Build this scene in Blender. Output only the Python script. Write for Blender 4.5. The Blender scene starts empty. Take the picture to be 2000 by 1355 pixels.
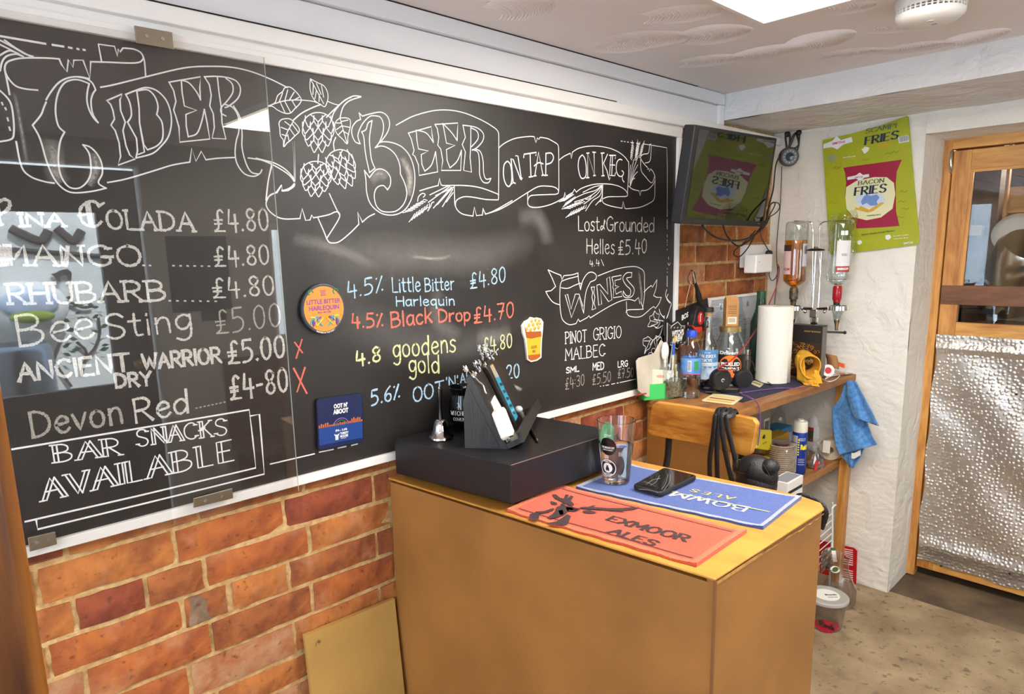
import bpy, math, random
from mathutils import Vector, Matrix
random.seed(7)
V = Vector
SC = bpy.context.scene
COL = SC.collection

# ------------------------------------------------------------------ camera
F_PX, CX, CY = 1313.43, 1000.0, 725.0
CAM = V((0.0, -1.508, 1.543))
RT = V((0.72451125, -0.68896123, -0.02039294))
UP = V((0.13618437, 0.1140827, 0.98409296))
FW = V((0.67567542, 0.71576362, -0.17647995))
cd = bpy.data.cameras.new('camera'); cam = bpy.data.objects.new('camera', cd); COL.objects.link(cam)
m = Matrix((RT, UP, -FW)).transposed().to_4x4(); m.translation = CAM
cam.matrix_world = m
cd.sensor_width = 36; cd.lens = F_PX / 2000 * 36
cd.shift_y = (CY - 677.5) / 2000; cd.clip_start = 0.02
SC.camera = cam

# ------------------------------------------------------------------ light
SC.view_settings.view_transform = 'Standard'; SC.view_settings.look = 'None'
SC.view_settings.gamma = 1; SC.view_settings.use_curve_mapping = False
SC.view_settings.exposure = 0.0
w = bpy.data.worlds.new('sky'); SC.world = w; w.use_nodes = True
bg = w.node_tree.nodes['Background']
bg.inputs[0].default_value = (0.66, 0.82, 1.0, 1); bg.inputs[1].default_value = 13.0
PANEL_POWER = 38.0
def area(name, loc, sx, sy, power, color, rot=(0, 0, 0)):
    l = bpy.data.lights.new(name, 'AREA'); l.shape = 'RECTANGLE'; l.size = sx; l.size_y = sy
    l.energy = power; l.color = color
    o = bpy.data.objects.new(name, l); o.location = loc; o.rotation_euler = rot; COL.objects.link(o)
    return o
area('panel_light', (1.54, -1.17, 2.118), .58, 1.18, PANEL_POWER, (1.0, .95, .88))
area('panel_light', (-.95, -1.6, 2.118), .58, 1.18, PANEL_POWER * .8, (1.0, .95, .88))  # second panel's lamp, added out of view as room fill
sl = bpy.data.lights.new('yard_fill_sun', 'SUN'); sl.energy = 26.0; sl.angle = .02; sl.color = (.86, .93, 1.0)  # sun added to brighten the yard wall mirrored in the sheet
so = bpy.data.objects.new('yard_fill_sun', sl); so.rotation_euler = (math.radians(-38), math.radians(6), 0); COL.objects.link(so)
def point(name, loc, power, color, r=.05):
    l = bpy.data.lights.new(name, 'POINT'); l.energy = power; l.color = color; l.shadow_soft_size = r
    o = bpy.data.objects.new(name, l); o.location = loc; COL.objects.link(o)
point('store_fill', (4.35, -1.0, 1.95), 14, (1, .85, .65))  # unseen lamp added to light the store room behind the door

# ------------------------------------------------------------------ helpers
def ray(x, y): return FW * F_PX + RT * (x - CX) - UP * (y - CY)
def U(x, y, ax, val):
    """the point on the world plane ax=val that the photograph shows at pixel x, y"""
    k = 'xyz'.index(ax); d = ray(x, y); return CAM + d * ((val - CAM[k]) / d[k])
def lin(h):
    h = h.lstrip('#'); o = []
    for i in (0, 2, 4):
        c = int(h[i:i+2], 16) / 255; o.append(c / 12.92 if c <= .04045 else ((c + .055) / 1.055) ** 2.4)
    return (*o, 1)
def mat(name, col, rough=.5, metal=0.0, var=0, vscale=20, bump=0, bscale=60, stretch=(1, 1, 1), col2=None, spec=None,
        trans=0, ior=1.45, emit=None, alpha=1, detail=4, sheen=0, coat=0):
    m = bpy.data.materials.new(name); m.use_nodes = True; nt = m.node_tree; b = nt.nodes['Principled BSDF']
    c = lin(col) if isinstance(col, str) else (*col, 1)
    b.inputs['Base Color'].default_value = c; b.inputs['Roughness'].default_value = rough
    b.inputs['Metallic'].default_value = metal
    if spec is not None: b.inputs['Specular IOR Level'].default_value = spec
    if trans: b.inputs['Transmission Weight'].default_value = trans; b.inputs['IOR'].default_value = ior
    if emit: b.inputs['Emission Color'].default_value = lin(emit[0]); b.inputs['Emission Strength'].default_value = emit[1]
    if alpha < 1: b.inputs['Alpha'].default_value = alpha
    if sheen: b.inputs['Sheen Weight'].default_value = sheen
    if coat: b.inputs['Coat Weight'].default_value = coat
    if var or bump or col2:
        tc = nt.nodes.new('ShaderNodeTexCoord'); mp = nt.nodes.new('ShaderNodeMapping')
        mp.inputs['Scale'].default_value = stretch; nt.links.new(tc.outputs['Object'], mp.inputs['Vector'])
    if var or col2:
        n = nt.nodes.new('ShaderNodeTexNoise'); n.inputs['Scale'].default_value = vscale; n.inputs['Detail'].default_value = detail
        nt.links.new(mp.outputs[0], n.inputs['Vector'])
        r = nt.nodes.new('ShaderNodeValToRGB'); r.color_ramp.elements[0].position = .35; r.color_ramp.elements[1].position = .65
        if col2: a, e = c, lin(col2)
        else: a = tuple(max(0, k * (1 - var)) for k in c[:3]) + (1,); e = tuple(min(1, k * (1 + var)) for k in c[:3]) + (1,)
        r.color_ramp.elements[0].color = a; r.color_ramp.elements[1].color = e
        nt.links.new(n.outputs['Fac'], r.inputs[0]); nt.links.new(r.outputs[0], b.inputs['Base Color'])
    if bump:
        n = nt.nodes.new('ShaderNodeTexNoise'); n.inputs['Scale'].default_value = bscale; n.inputs['Detail'].default_value = 6
        nt.links.new(mp.outputs[0], n.inputs['Vector'])
        bp = nt.nodes.new('ShaderNodeBump'); bp.inputs['Strength'].default_value = bump; bp.inputs['Distance'].default_value = .004
        nt.links.new(n.outputs['Fac'], bp.inputs['Height']); nt.links.new(bp.outputs[0], b.inputs['Normal'])
    return m
def wood(name, light, dark, scale=6, stretch=(1, 8, 8), rough=.45, knots=True, bump=.15):
    m = bpy.data.materials.new(name); m.use_nodes = True; nt = m.node_tree; b = nt.nodes['Principled BSDF']; L = nt.links.new
    tc = nt.nodes.new('ShaderNodeTexCoord'); mp = nt.nodes.new('ShaderNodeMapping'); mp.inputs['Scale'].default_value = stretch
    L(tc.outputs['Object'], mp.inputs['Vector'])
    n = nt.nodes.new('ShaderNodeTexNoise'); n.inputs['Scale'].default_value = scale; n.inputs['Detail'].default_value = 6; n.inputs['Distortion'].default_value = .8
    n2 = nt.nodes.new('ShaderNodeTexNoise'); n2.inputs['Scale'].default_value = scale * 7; n2.inputs['Detail'].default_value = 3
    L(mp.outputs[0], n.inputs['Vector']); L(mp.outputs[0], n2.inputs['Vector'])
    mx = nt.nodes.new('ShaderNodeMath'); mx.operation = 'MULTIPLY_ADD'; mx.inputs[1].default_value = .35
    L(n2.outputs['Fac'], mx.inputs[0]); L(n.outputs['Fac'], mx.inputs[2])
    r = nt.nodes.new('ShaderNodeValToRGB'); r.color_ramp.elements[0].position = .48; r.color_ramp.elements[1].position = .78
    r.color_ramp.elements[0].color = lin(dark); r.color_ramp.elements[1].color = lin(light)
    L(mx.outputs[0], r.inputs[0]); L(r.outputs[0], b.inputs['Base Color']); b.inputs['Roughness'].default_value = rough
    bp = nt.nodes.new('ShaderNodeBump'); bp.inputs['Strength'].default_value = bump; bp.inputs['Distance'].default_value = .002
    L(mx.outputs[0], bp.inputs['Height']); L(bp.outputs[0], b.inputs['Normal'])
    return m
def plaster(name, col, strength=.6, s1=5, s2=28, dist=.012, col2=None):
    m = mat(name, col, .75, col2=col2, vscale=3); nt = m.node_tree; b = nt.nodes['Principled BSDF']; L = nt.links.new
    tc = nt.nodes.new('ShaderNodeTexCoord')
    n1 = nt.nodes.new('ShaderNodeTexNoise'); n1.inputs['Scale'].default_value = s1; n1.inputs['Detail'].default_value = 9; n1.inputs['Distortion'].default_value = .5
    w_ = nt.nodes.new('ShaderNodeTexWave'); w_.inputs['Scale'].default_value = s2 * .35; w_.inputs['Distortion'].default_value = 9; w_.inputs['Detail'].default_value = 3
    w_.inputs['Detail Scale'].default_value = .7; w_.bands_direction = 'Z'
    L(tc.outputs['Object'], n1.inputs['Vector']); L(tc.outputs['Object'], w_.inputs['Vector'])
    a = nt.nodes.new('ShaderNodeMath'); a.operation = 'MULTIPLY_ADD'; a.inputs[1].default_value = .035
    L(w_.outputs['Fac'], a.inputs[0]); L(n1.outputs['Fac'], a.inputs[2])
    bp = nt.nodes.new('ShaderNodeBump'); bp.inputs['Strength'].default_value = strength; bp.inputs['Distance'].default_value = dist
    L(a.outputs[0], bp.inputs['Height']); L(bp.outputs[0], b.inputs['Normal'])
    return m
def thin_glass(name, tint=(1, 1, 1), gain=1.8, rough=0.0, ior=1.5, base=0.0):
    """a thin clear sheet: lets light through, mirrors by Fresnel"""
    m = bpy.data.materials.new(name); m.use_nodes = True; nt = m.node_tree; nt.nodes.clear(); L = nt.links.new
    o = nt.nodes.new('ShaderNodeOutputMaterial'); t = nt.nodes.new('ShaderNodeBsdfTransparent'); t.inputs[0].default_value = (*tint, 1)
    g = nt.nodes.new('ShaderNodeBsdfGlossy'); g.inputs['Roughness'].default_value = rough
    f = nt.nodes.new('ShaderNodeFresnel'); f.inputs[0].default_value = ior
    gm = nt.nodes.new('ShaderNodeNewGeometry'); mr = nt.nodes.new('ShaderNodeMapRange')   # the same sheet seen from either side
    mr.inputs[3].default_value = ior; mr.inputs[4].default_value = 1 / ior; L(gm.outputs['Backfacing'], mr.inputs[0]); L(mr.outputs[0], f.inputs[0])
    k = nt.nodes.new('ShaderNodeMath'); k.operation = 'MULTIPLY_ADD'; k.inputs[1].default_value = gain; k.inputs[2].default_value = base; k.use_clamp = True
    x = nt.nodes.new('ShaderNodeMixShader'); L(f.outputs[0], k.inputs[0]); L(k.outputs[0], x.inputs[0]); L(t.outputs[0], x.inputs[1]); L(g.outputs[0], x.inputs[2]); L(x.outputs[0], o.inputs[0])
    return m
def dust(name, col):
    """chalk dust whose cover fades by the mesh attribute 'a'"""
    m = bpy.data.materials.new(name); m.use_nodes = True; nt = m.node_tree; b = nt.nodes['Principled BSDF']; L = nt.links.new
    b.inputs['Base Color'].default_value = lin(col); b.inputs['Roughness'].default_value = .9
    a = nt.nodes.new('ShaderNodeAttribute'); a.attribute_name = 'a'
    n = nt.nodes.new('ShaderNodeTexNoise'); n.inputs['Scale'].default_value = 160; n.inputs['Detail'].default_value = 3
    tc = nt.nodes.new('ShaderNodeTexCoord'); L(tc.outputs['Object'], n.inputs['Vector'])
    r = nt.nodes.new('ShaderNodeMapRange'); r.inputs[1].default_value = .3; r.inputs[2].default_value = .7; r.inputs[3].default_value = .5; r.inputs[4].default_value = 1
    L(n.outputs['Fac'], r.inputs[0]); k = nt.nodes.new('ShaderNodeMath'); k.operation = 'MULTIPLY'
    L(r.outputs[0], k.inputs[0]); L(a.outputs['Fac'], k.inputs[1]); L(k.outputs[0], b.inputs['Alpha'])
    return m

def tag(o, label=None, cat=None, group=None, kind=None):
    if label: o['label'] = label
    if cat: o['category'] = cat
    if group: o['group'] = group
    if kind: o['kind'] = kind
    return o
def thing(name, label, cat, loc=(0, 0, 0), rz=0, group=None, rot=None):
    o = bpy.data.objects.new(name, None); o.location = loc; o.empty_display_size = .05
    o.rotation_euler = rot if rot else (0, 0, rz); COL.objects.link(o)
    return tag(o, label, cat, group)
def wm(o):
    """world matrix of an object before any depsgraph update"""
    M_ = Matrix.Identity(4)
    while o is not None:
        M_ = Matrix.LocRotScale(o.location, o.rotation_euler, o.scale) @ M_; o = o.parent
    return M_
def smooth_path(P, n=8, closed=False):
    P = [V(p) for p in P]
    if len(P) < 3: return P
    out = []; N = len(P)
    rng = range(N if closed else N - 1)
    for i in rng:
        if closed: a, b, c, d = P[(i-1) % N], P[i], P[(i+1) % N], P[(i+2) % N]
        else: a, b, c, d = P[max(i-1, 0)], P[i], P[i+1], P[min(i+2, N-1)]
        for k in range(n):
            t = k / n
            out.append(.5 * ((2*b) + (c-a)*t + (2*a-5*b+4*c-d)*t*t + (3*b-a-3*c+d)*t*t*t))
    if not closed: out.append(P[-1])
    return out
class MB:
    def __init__(s): s.v = []; s.f = []; s.mi = []; s.a = None; s.m = 0
    def add(s, vs, fs):
        o = len(s.v); s.v += [V(p) for p in vs]; s.f += [tuple(i + o for i in f) for f in fs]; s.mi += [s.m] * len(fs); return s
    def box(s, a, b, M_=None):
        x0, y0, z0 = a; x1, y1, z1 = b
        x0, x1 = min(x0, x1), max(x0, x1); y0, y1 = min(y0, y1), max(y0, y1); z0, z1 = min(z0, z1), max(z0, z1)
        vs = [V((x, y, z)) for z in (z0, z1) for y in (y0, y1) for x in (x0, x1)]
        if M_: vs = [M_ @ p for p in vs]
        return s.add(vs, [(0, 2, 3, 1), (4, 5, 7, 6), (0, 1, 5, 4), (2, 6, 7, 3), (0, 4, 6, 2), (1, 3, 7, 5)])
    def hexa(s, q, z0, z1):
        """prism over the ground polygon q between heights"""
        n = len(q); vs = [V((p[0], p[1], z0)) for p in q] + [V((p[0], p[1], z1)) for p in q]
        return s.add(vs, [tuple(range(n))[::-1], tuple(range(n, 2*n))] + [(i, (i+1) % n, n + (i+1) % n, n + i) for i in range(n)])
    def prism(s, poly, o, u, v, t):
        """2-D outline in the frame (o,u,v), thickness vector t"""
        o, u, v, t = V(o), V(u), V(v), V(t); n = len(poly)
        vs = [o + u*p[0] + v*p[1] for p in poly]; vs += [p + t for p in vs]
        return s.add(vs, [tuple(range(n))[::-1], tuple(range(n, 2*n))] + [(i, (i+1) % n, n + (i+1) % n, n + i) for i in range(n)])
    def tube(s, P, r, n=8, closed=False, caps=True, flat=None):
        P = [V(p) for p in P]; N = len(P); R = r if isinstance(r, (list, tuple)) else [r] * N
        ref = None; vs = []
        for i, p in enumerate(P):
            if closed: t = P[(i+1) % N] - P[i-1]
            else: t = P[min(i+1, N-1)] - P[max(i-1, 0)]
            if t.length < 1e-9: t = V((0, 0, 1))
            t.normalize()
            if ref is None: ref = V((0, 0, 1)) if abs(t.z) < .9 else V((1, 0, 0))
            a = ref - t * ref.dot(t)
            if a.length < 1e-6: a = t.orthogonal()
            a.normalize(); b = t.cross(a); ref = a
            for k in range(n):
                th = 2 * math.pi * k / n
                ca, sa = math.cos(th), math.sin(th)
                if flat: ca *= flat
                vs.append(p + (a * ca + b * sa) * R[i])
        fs = []
        for i in range(N if closed else N - 1):
            for k in range(n):
                fs.append((i*n + k, i*n + (k+1) % n, ((i+1) % N)*n + (k+1) % n, ((i+1) % N)*n + k))
        if caps and not closed: fs += [tuple(range(n))[::-1], tuple(range((N-1)*n, N*n))]
        return s.add(vs, fs)
    def cyl(s, a, b, r0, r1=None, n=24, caps=True): return s.tube([a, b], [r0, r0 if r1 is None else r1], n, caps=caps)
    def lathe(s, prof, c=(0, 0, 0), n=32, M_=None, sx=1, sy=1):
        vs = []; fs = []; c = V(c)
        for r, z in prof:
            for k in range(n):
                th = 2*math.pi*k/n; p = V((r*math.cos(th)*sx, r*math.sin(th)*sy, z)); vs.append((M_ @ p if M_ else p) + c)
        for i in range(len(prof)-1):
            for k in range(n): fs.append((i*n+k, i*n+(k+1) % n, (i+1)*n+(k+1) % n, (i+1)*n+k))
        return s.add(vs, fs)
    def sheet(s, f, nu, nv):
        vs = [V(f(i/nu, j/nv)) for j in range(nv+1) for i in range(nu+1)]
        return s.add(vs, [(j*(nu+1)+i, j*(nu+1)+i+1, (j+1)*(nu+1)+i+1, (j+1)*(nu+1)+i) for j in range(nv) for i in range(nu)])
    def ball(s, c, r, nu=16, nv=10, sc=(1, 1, 1), M_=None):
        c = V(c); vs = []; fs = []
        for j in range(nv+1):
            ph = math.pi * j / nv
            for i in range(nu):
                th = 2*math.pi*i/nu; p = V((r*sc[0]*math.sin(ph)*math.cos(th), r*sc[1]*math.sin(ph)*math.sin(th), -r*sc[2]*math.cos(ph)))
                vs.append((M_ @ p if M_ else p) + c)
        for j in range(nv):
            for i in range(nu): fs.append((j*nu+i, j*nu+(i+1) % nu, (j+1)*nu+(i+1) % nu, (j+1)*nu+i))
        return s.add(vs, fs)
    def build(s, name, m, parent=None, smooth=False, bevel=0, local=False, solid=0, sub=0, seg=2, ang=.7):
        me = bpy.data.meshes.new(name)
        vs = s.v
        if parent is not None and not local:
            inv = wm(parent).inverted(); vs = [inv @ p for p in vs]
        me.from_pydata([tuple(p) for p in vs], [], s.f)
        for k in (m if isinstance(m, (list, tuple)) else [m]): me.materials.append(k)
        if any(s.mi): me.polygons.foreach_set('material_index', s.mi)
        if s.a is not None:
            at = me.attributes.new('a', 'FLOAT', 'POINT'); at.data.foreach_set('value', s.a)
        me.validate(); 
        if smooth:
            me.polygons.foreach_set('use_smooth', [True] * len(me.polygons)); me.set_sharp_from_angle(angle=ang)
        me.update()
        o = bpy.data.objects.new(name, me); COL.objects.link(o)
        if parent is not None: o.parent = parent
        if solid: d = o.modifiers.new('s', 'SOLIDIFY'); d.thickness = solid; d.offset = 0
        if bevel: d = o.modifiers.new('b', 'BEVEL'); d.width = bevel; d.segments = seg; d.limit_method = 'ANGLE'; d.angle_limit = .6
        if sub: d = o.modifiers.new('u', 'SUBSURF'); d.levels = sub; d.render_levels = sub
        return o
def B(name, a, b, m, parent=None, bevel=0, **k): return MB().box(a, b).build(name, m, parent, bevel=bevel, **k)
def copy_tree(o, parent=None):
    c = o.copy(); COL.objects.link(c); c.parent = parent
    for ch in list(o.children): copy_tree(ch, c)
    return c
def roundrect(w_, h, r, n=5, cx=0, cy=0):
    P = []
    for (sx, sy, a0) in ((1, 1, 0), (-1, 1, 90), (-1, -1, 180), (1, -1, 270)):
        for k in range(n+1):
            a = math.radians(a0 + 90*k/n); P.append((cx + sx*(w_/2-r) + r*math.cos(a), cy + sy*(h/2-r) + r*math.sin(a)))
    return P
def circ(r, n=32, cx=0, cy=0, ry=None): return [(cx + r*math.cos(2*math.pi*k/n), cy + (ry or r)*math.sin(2*math.pi*k/n)) for k in range(n)]

# printed lettering, made from Blender's built-in face
_tc = {}
def glyphs(s, bold=0.0, spacing=1.0):
    k = (s, bold, spacing)
    if k in _tc: return _tc[k]
    c = bpy.data.curves.new('t', 'FONT'); c.body = s; c.size = 1; c.offset = bold; c.fill_mode = 'FRONT'; c.resolution_u = 3; c.space_character = spacing
    o = bpy.data.objects.new('t', c); me = o.to_mesh(); vs = [tuple(v.co) for v in me.vertices]; fs = [tuple(p.vertices) for p in me.polygons]
    o.to_mesh_clear(); bpy.data.objects.remove(o); bpy.data.curves.remove(c)
    _tc[k] = (vs, fs); return _tc[k]
def text_into(mb, s, fn, w_=None, h=None, bold=.02, spacing=1.0):
    """s centred at 0; fn maps flat (x,y) metres to a world point; w_ = width and/or h = capital height"""
    vs, fs = glyphs(s, bold, spacing)
    if not vs: return
    xs = [v[0] for v in vs]; x0, x1 = min(xs), max(xs)
    sy = (h or 0) / .7; sx = w_ / (x1 - x0) if w_ else sy
    if not h: sy = sx
    mb.add([fn((v[0] - (x0+x1)/2) * sx, (v[1] - .35) * sy) for v in vs], fs)
def flat(o, r, u, off=None):
    o, r, u = V(o), V(r).normalized(), V(u).normalized(); n = r.cross(u) * (.0006 if off is None else off)
    return lambda x, y: o + r*x + u*y + n
def text(s, name, m, parent, fn, w_=None, h=None, bold=.02, spacing=1.0):
    b = MB(); text_into(b, s, fn, w_, h, bold, spacing); return b.build(name, m, parent)
# ------------------------------------------------------------------ hand lettering: single-stroke letters
FONT = {
'A': (7, '0,0 3.5,10 7,0;1.3,4 5.8,4'), 'B': (6.5, '0.3,0 0.3,10;~0.3,10 3.5,10 5.3,8.5 5,6.3 2.8,5.3 0.6,5.2;~0.6,5.2 4,5.2 6.2,3.8 6,1.5 3.8,0.1 0.3,0'),
'C': (6.5, '~6.2,8.5 4.8,9.9 2.8,9.7 0.8,7.8 0.2,5 0.8,2 2.8,0.3 4.8,0.3 6.3,1.8'), 'D': (7, '0.3,0 0.3,10;~0.3,10 3,9.8 5.8,8 6.7,5 5.8,2 3,0.2 0.3,0'),
'E': (5.5, '5.2,10 0.3,10 0.3,0 5.4,0;0.3,5.2 4.3,5.2'), 'F': (5.2, '5.2,10 0.3,10 0.3,0;0.3,5.2 4.3,5.2'),
'G': (7, '~6.2,8.5 4.8,9.9 2.8,9.7 0.8,7.8 0.2,5 0.8,2 2.8,0.3 4.8,0.3 6.4,1.8 6.5,4.4;6.9,4.4 4,4.4'), 'H': (6.5, '0.3,0 0.3,10;6.2,0 6.2,10;0.3,5.2 6.2,5.2'),
'I': (1, '0.5,0 0.5,10'), 'J': (5, '~4.6,10 4.6,3 3.5,0.4 1.6,0.3 0.3,2'), 'K': (6.3, '0.3,0 0.3,10;5.8,10 0.4,4.6;2,6 6.2,0'),
'L': (5.2, '0.3,10 0.3,0 5.2,0'), 'M': (8, '0.3,0 0.5,10 4,3 7.5,10 7.7,0'), 'N': (6.6, '0.3,0 0.3,10 6.3,0 6.3,10'),
'O': (7.2, '~3.6,10 1.2,8.6 0.2,5 1.2,1.4 3.6,0 6,1.4 7,5 6,8.6 3.6,10'), 'P': (6, '0.3,0 0.3,10;~0.3,10 3.7,9.9 5.7,8.2 5.4,6 3.2,4.8 0.4,4.7'),
'Q': (7.2, '~3.6,10 1.2,8.6 0.2,5 1.2,1.4 3.6,0 6,1.4 7,5 6,8.6 3.6,10;4.4,2.4 7.2,-.6'), 'R': (6.3, '0.3,0 0.3,10;~0.3,10 3.7,9.9 5.5,8.2 5.2,6 3.2,5 0.4,4.9;2.4,5 6.2,0'),
'S': (6, '~5.6,8.6 4,10 1.8,9.8 0.6,8.2 1,6.4 3,5.3 5,4.2 5.7,2.3 4.5,0.4 2.2,0 0.3,1.4'), 'T': (6.4, '0,10 6.4,10;3.2,10 3.2,0'),
'U': (6.4, '~0.3,10 0.3,3 1.6,0.4 3.3,0 5,0.4 6.2,3 6.2,10'), 'V': (6.6, '0,10 3.3,0 6.6,10'), 'W': (9.4, '0,10 2.4,0 4.7,8 7,0 9.4,10'),
'X': (6.2, '0,0 6,10;0,10 6.2,0'), 'Y': (6.2, '0,10 3.2,5 6.4,10;3.2,5 3,0'), 'Z': (6, '0,10 6,10 0,0 6,0'),
'a': (5, '~4.6,5.6 2.8,6.6 0.8,5.4 0.2,3 1.2,0.4 3,0.3 4.5,2.4;4.7,6.4 4.6,2 5.2,0'), 'b': (5, '0.4,10 0.3,0;~0.3,4.6 2,6.2 4.2,5.4 4.7,3 3.6,0.6 1.6,0 0.3,1.2'),
'c': (4.6, '~4.4,5.4 2.8,6.4 0.8,5.2 0.2,3 1.2,0.5 3,0 4.6,1.2'), 'd': (5.2, '~4.6,4.6 3,6.2 0.8,5 0.2,2.8 1.2,0.4 3,0.2 4.6,2;4.9,10 4.7,0'),
'e': (4.8, '~0.4,3.2 4.4,4 3.8,6 2,6.4 0.5,4.6 0.3,2.4 1.6,0.3 3.4,0.1 4.8,1.4'), 'f': (3.6, '~3.8,9 2.6,10 1.5,8.6 1.4,5 1.3,0;0,6.2 3.2,6.2'),
'g': (5, '~4.6,5.4 2.8,6.5 0.7,5.2 0.3,2.8 1.5,0.7 3.4,1 4.5,3;~4.7,6.4 4.8,1 4.3,-2.6 2.4,-4 0.2,-3'), 'h': (4.8, '0.3,10 0.3,0;~0.3,4 1.8,6.2 3.6,6.2 4.4,4.4 4.5,0'),
'i': (1, '0.5,0 0.5,6.2;0.5,8 0.6,8.5'), 'k': (4.8, '0.3,10 0.3,0;4.2,6.6 0.5,2.8;1.8,4 4.6,0'), 'l': (1.2, '0.5,10 0.6,0'),
'm': (7, '0.3,6.4 0.3,0;~0.3,4.4 1.6,6.2 3,6 3.6,4.4 3.6,0;~3.6,4.4 5,6.2 6.4,6 6.9,4.4 6.9,0'), 'n': (4.6, '0.3,6.4 0.3,0;~0.3,4 1.8,6.2 3.4,6.2 4.2,4.4 4.4,0'),
'o': (5, '~2.5,6.5 0.8,5.4 0.2,3.2 0.9,0.8 2.5,0 4.2,0.9 4.8,3.3 4.1,5.6 2.5,6.5'), 'q': (5, '~4.4,5.4 2.8,6.5 0.7,5.2 0.3,2.8 1.5,0.7 3.4,1 4.4,3;4.6,6.4 4.6,-3.6 5.4,-2.6'),
'r': (3.8, '0.3,6.4 0.4,0;~0.4,3.8 1.6,5.8 3.6,6.3'), 's': (4.2, '~4,5.8 2.4,6.6 0.8,5.6 1.2,4 3.4,2.8 3.6,1 2,0 0.1,0.8'),
't': (3.6, '~1.6,9.4 1.5,3 2,0.4 3.6,0.4;0,6.4 3.6,6.4'), 'u': (4.8, '~0.3,6.4 0.4,2 1.6,0.2 3.4,0.6 4.4,2.6;4.5,6.4 4.6,0'), 'v': (4.6, '0,6.4 2.2,0 4.6,6.4'),
'w': (6.4, '0,6.4 1.6,0 3.2,5 4.8,0 6.4,6.4'), 'y': (4.6, '0.2,6.4 2.4,1;4.6,6.4 1,-3.6'), 'p': (5, '0.3,6.4 0.3,-3.6;~0.3,4.6 2,6.4 4.2,5.4 4.7,3 3.6,0.6 1.6,0 0.3,1.2'),
'0': (5.2, '~2.7,10 0.9,8.4 0.3,5 0.9,1.6 2.5,0 4.3,1.6 4.9,5 4.4,8.6 2.7,10'), '1': (2.4, '0.2,8 1.8,10 1.7,0'), '2': (5.2, '~0.4,8 1.8,9.8 4,9.4 4.6,7 3,3.6 0.3,0;0.3,0 5.2,0.4'),
'3': (5, '~0.4,9 2.4,10 4.4,8.6 4,6.2 2,5.4;~2,5.4 4.6,4.4 4.8,1.8 3,0 0.2,0.8'), '4': (5.4, '1.2,10 0.3,3.6 5.4,3.6;4.1,7.5 4,-0.6'), '5': (5.2, '4.9,10 1,10 0.7,5.8;~0.7,5.8 3,6.2 4.8,4.6 4.8,2 3,0.2 0.2,-0.2'),
'6': (5, '~4.4,9.8 1.6,7 0.3,3.4 1.2,0.5 3.2,0 4.7,1.8 4.2,4.4 2.2,4.9 0.7,3.2'), '7': (4.8, '0.2,10 4.8,10 1.8,0;1,5 4.4,5'), '8': (5, '~4.4,8.6 2.6,10 0.8,8.6 1,6.6 2.6,5.2 4.4,3.4 4.4,1.2 2.6,0 0.6,1.2 0.7,3.2 2.6,5.2 4.3,7 4.4,8.6'),
'9': (5, '~4.5,7 2.6,9.8 0.6,8 0.9,5.4 3.4,5.2 4.5,7;4.6,8 4.3,0'), '.': (1.4, '0.6,0.2 0.9,0.5'), ':': (1.4, '.6,6.4 .8,6.8;0.6,3.2 0.9,3.4'), '%': (4.8, '0.4,0 4.2,9.5;0.7,8.5 1,8.8;4,1 4.3,1.3'),
'\u00a3': (5.6, '~5,8.8 3.6,10 2.2,8.8 2.2,5 2,1.8 0.2,0.2;0.2,0.2 5.4,0;0.2,5.2 4.2,5.2;0.4,3.4 4,3.4'), "'": (1.2, '.8,10 .5,8'), '-': (3.6, '.4,4.4 3.2,4.6'), '/': (4, '0,-1 4,10'),
'&': (5, '~4.8,7 3,3 1,0.6 0.2,2 1,3.4 3,3 4,1.4;4,8 3.4,5'), ' ': (3.2, ''), ',': (1.4, '.6,.4 .2,-1.2'), '!': (1, '.5,10 .5,3;.5,.6 .5,.2'),
}
def strokes(s, gap=1.6):
    """[(points, straight?)], total width, in tenths of the capital height"""
    x = 0; out = []
    for ch in s:
        wd, d = FONT[ch]
        for st in d.split(';'):
            if not st: continue
            sm = st[0] == '~'; pts = [tuple(float(k) for k in p.split(',')) for p in st.lstrip('~').split()]
            pts = [V((p[0] + x, p[1], 0)) for p in pts]
            out.append((smooth_path(pts, 4) if sm else pts, not sm))
        x += wd + gap
    return out, x - gap
def serifed(S, tick=.75, double=0.0):
    o = list(S)
    for pts, straight in S:
        for i, e in enumerate((pts[0], pts[-1])):
            q = pts[1] if i == 0 else pts[-2]
            d = (e - q)
            if abs(d.y) > abs(d.x) * .8: o.append(([e + V((-tick, 0, 0)), e + V((tick, 0, 0))], True))
        if double and straight:
            for a, b in zip(pts[:-1], pts[1:]):
                if abs(b.y - a.y) > 6 and abs(b.y - a.y) > 1.2 * abs(b.x - a.x):
                    o.append(([a + V((double, 0, 0)), b + V((double, 0, 0))], True))
    return o

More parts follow.
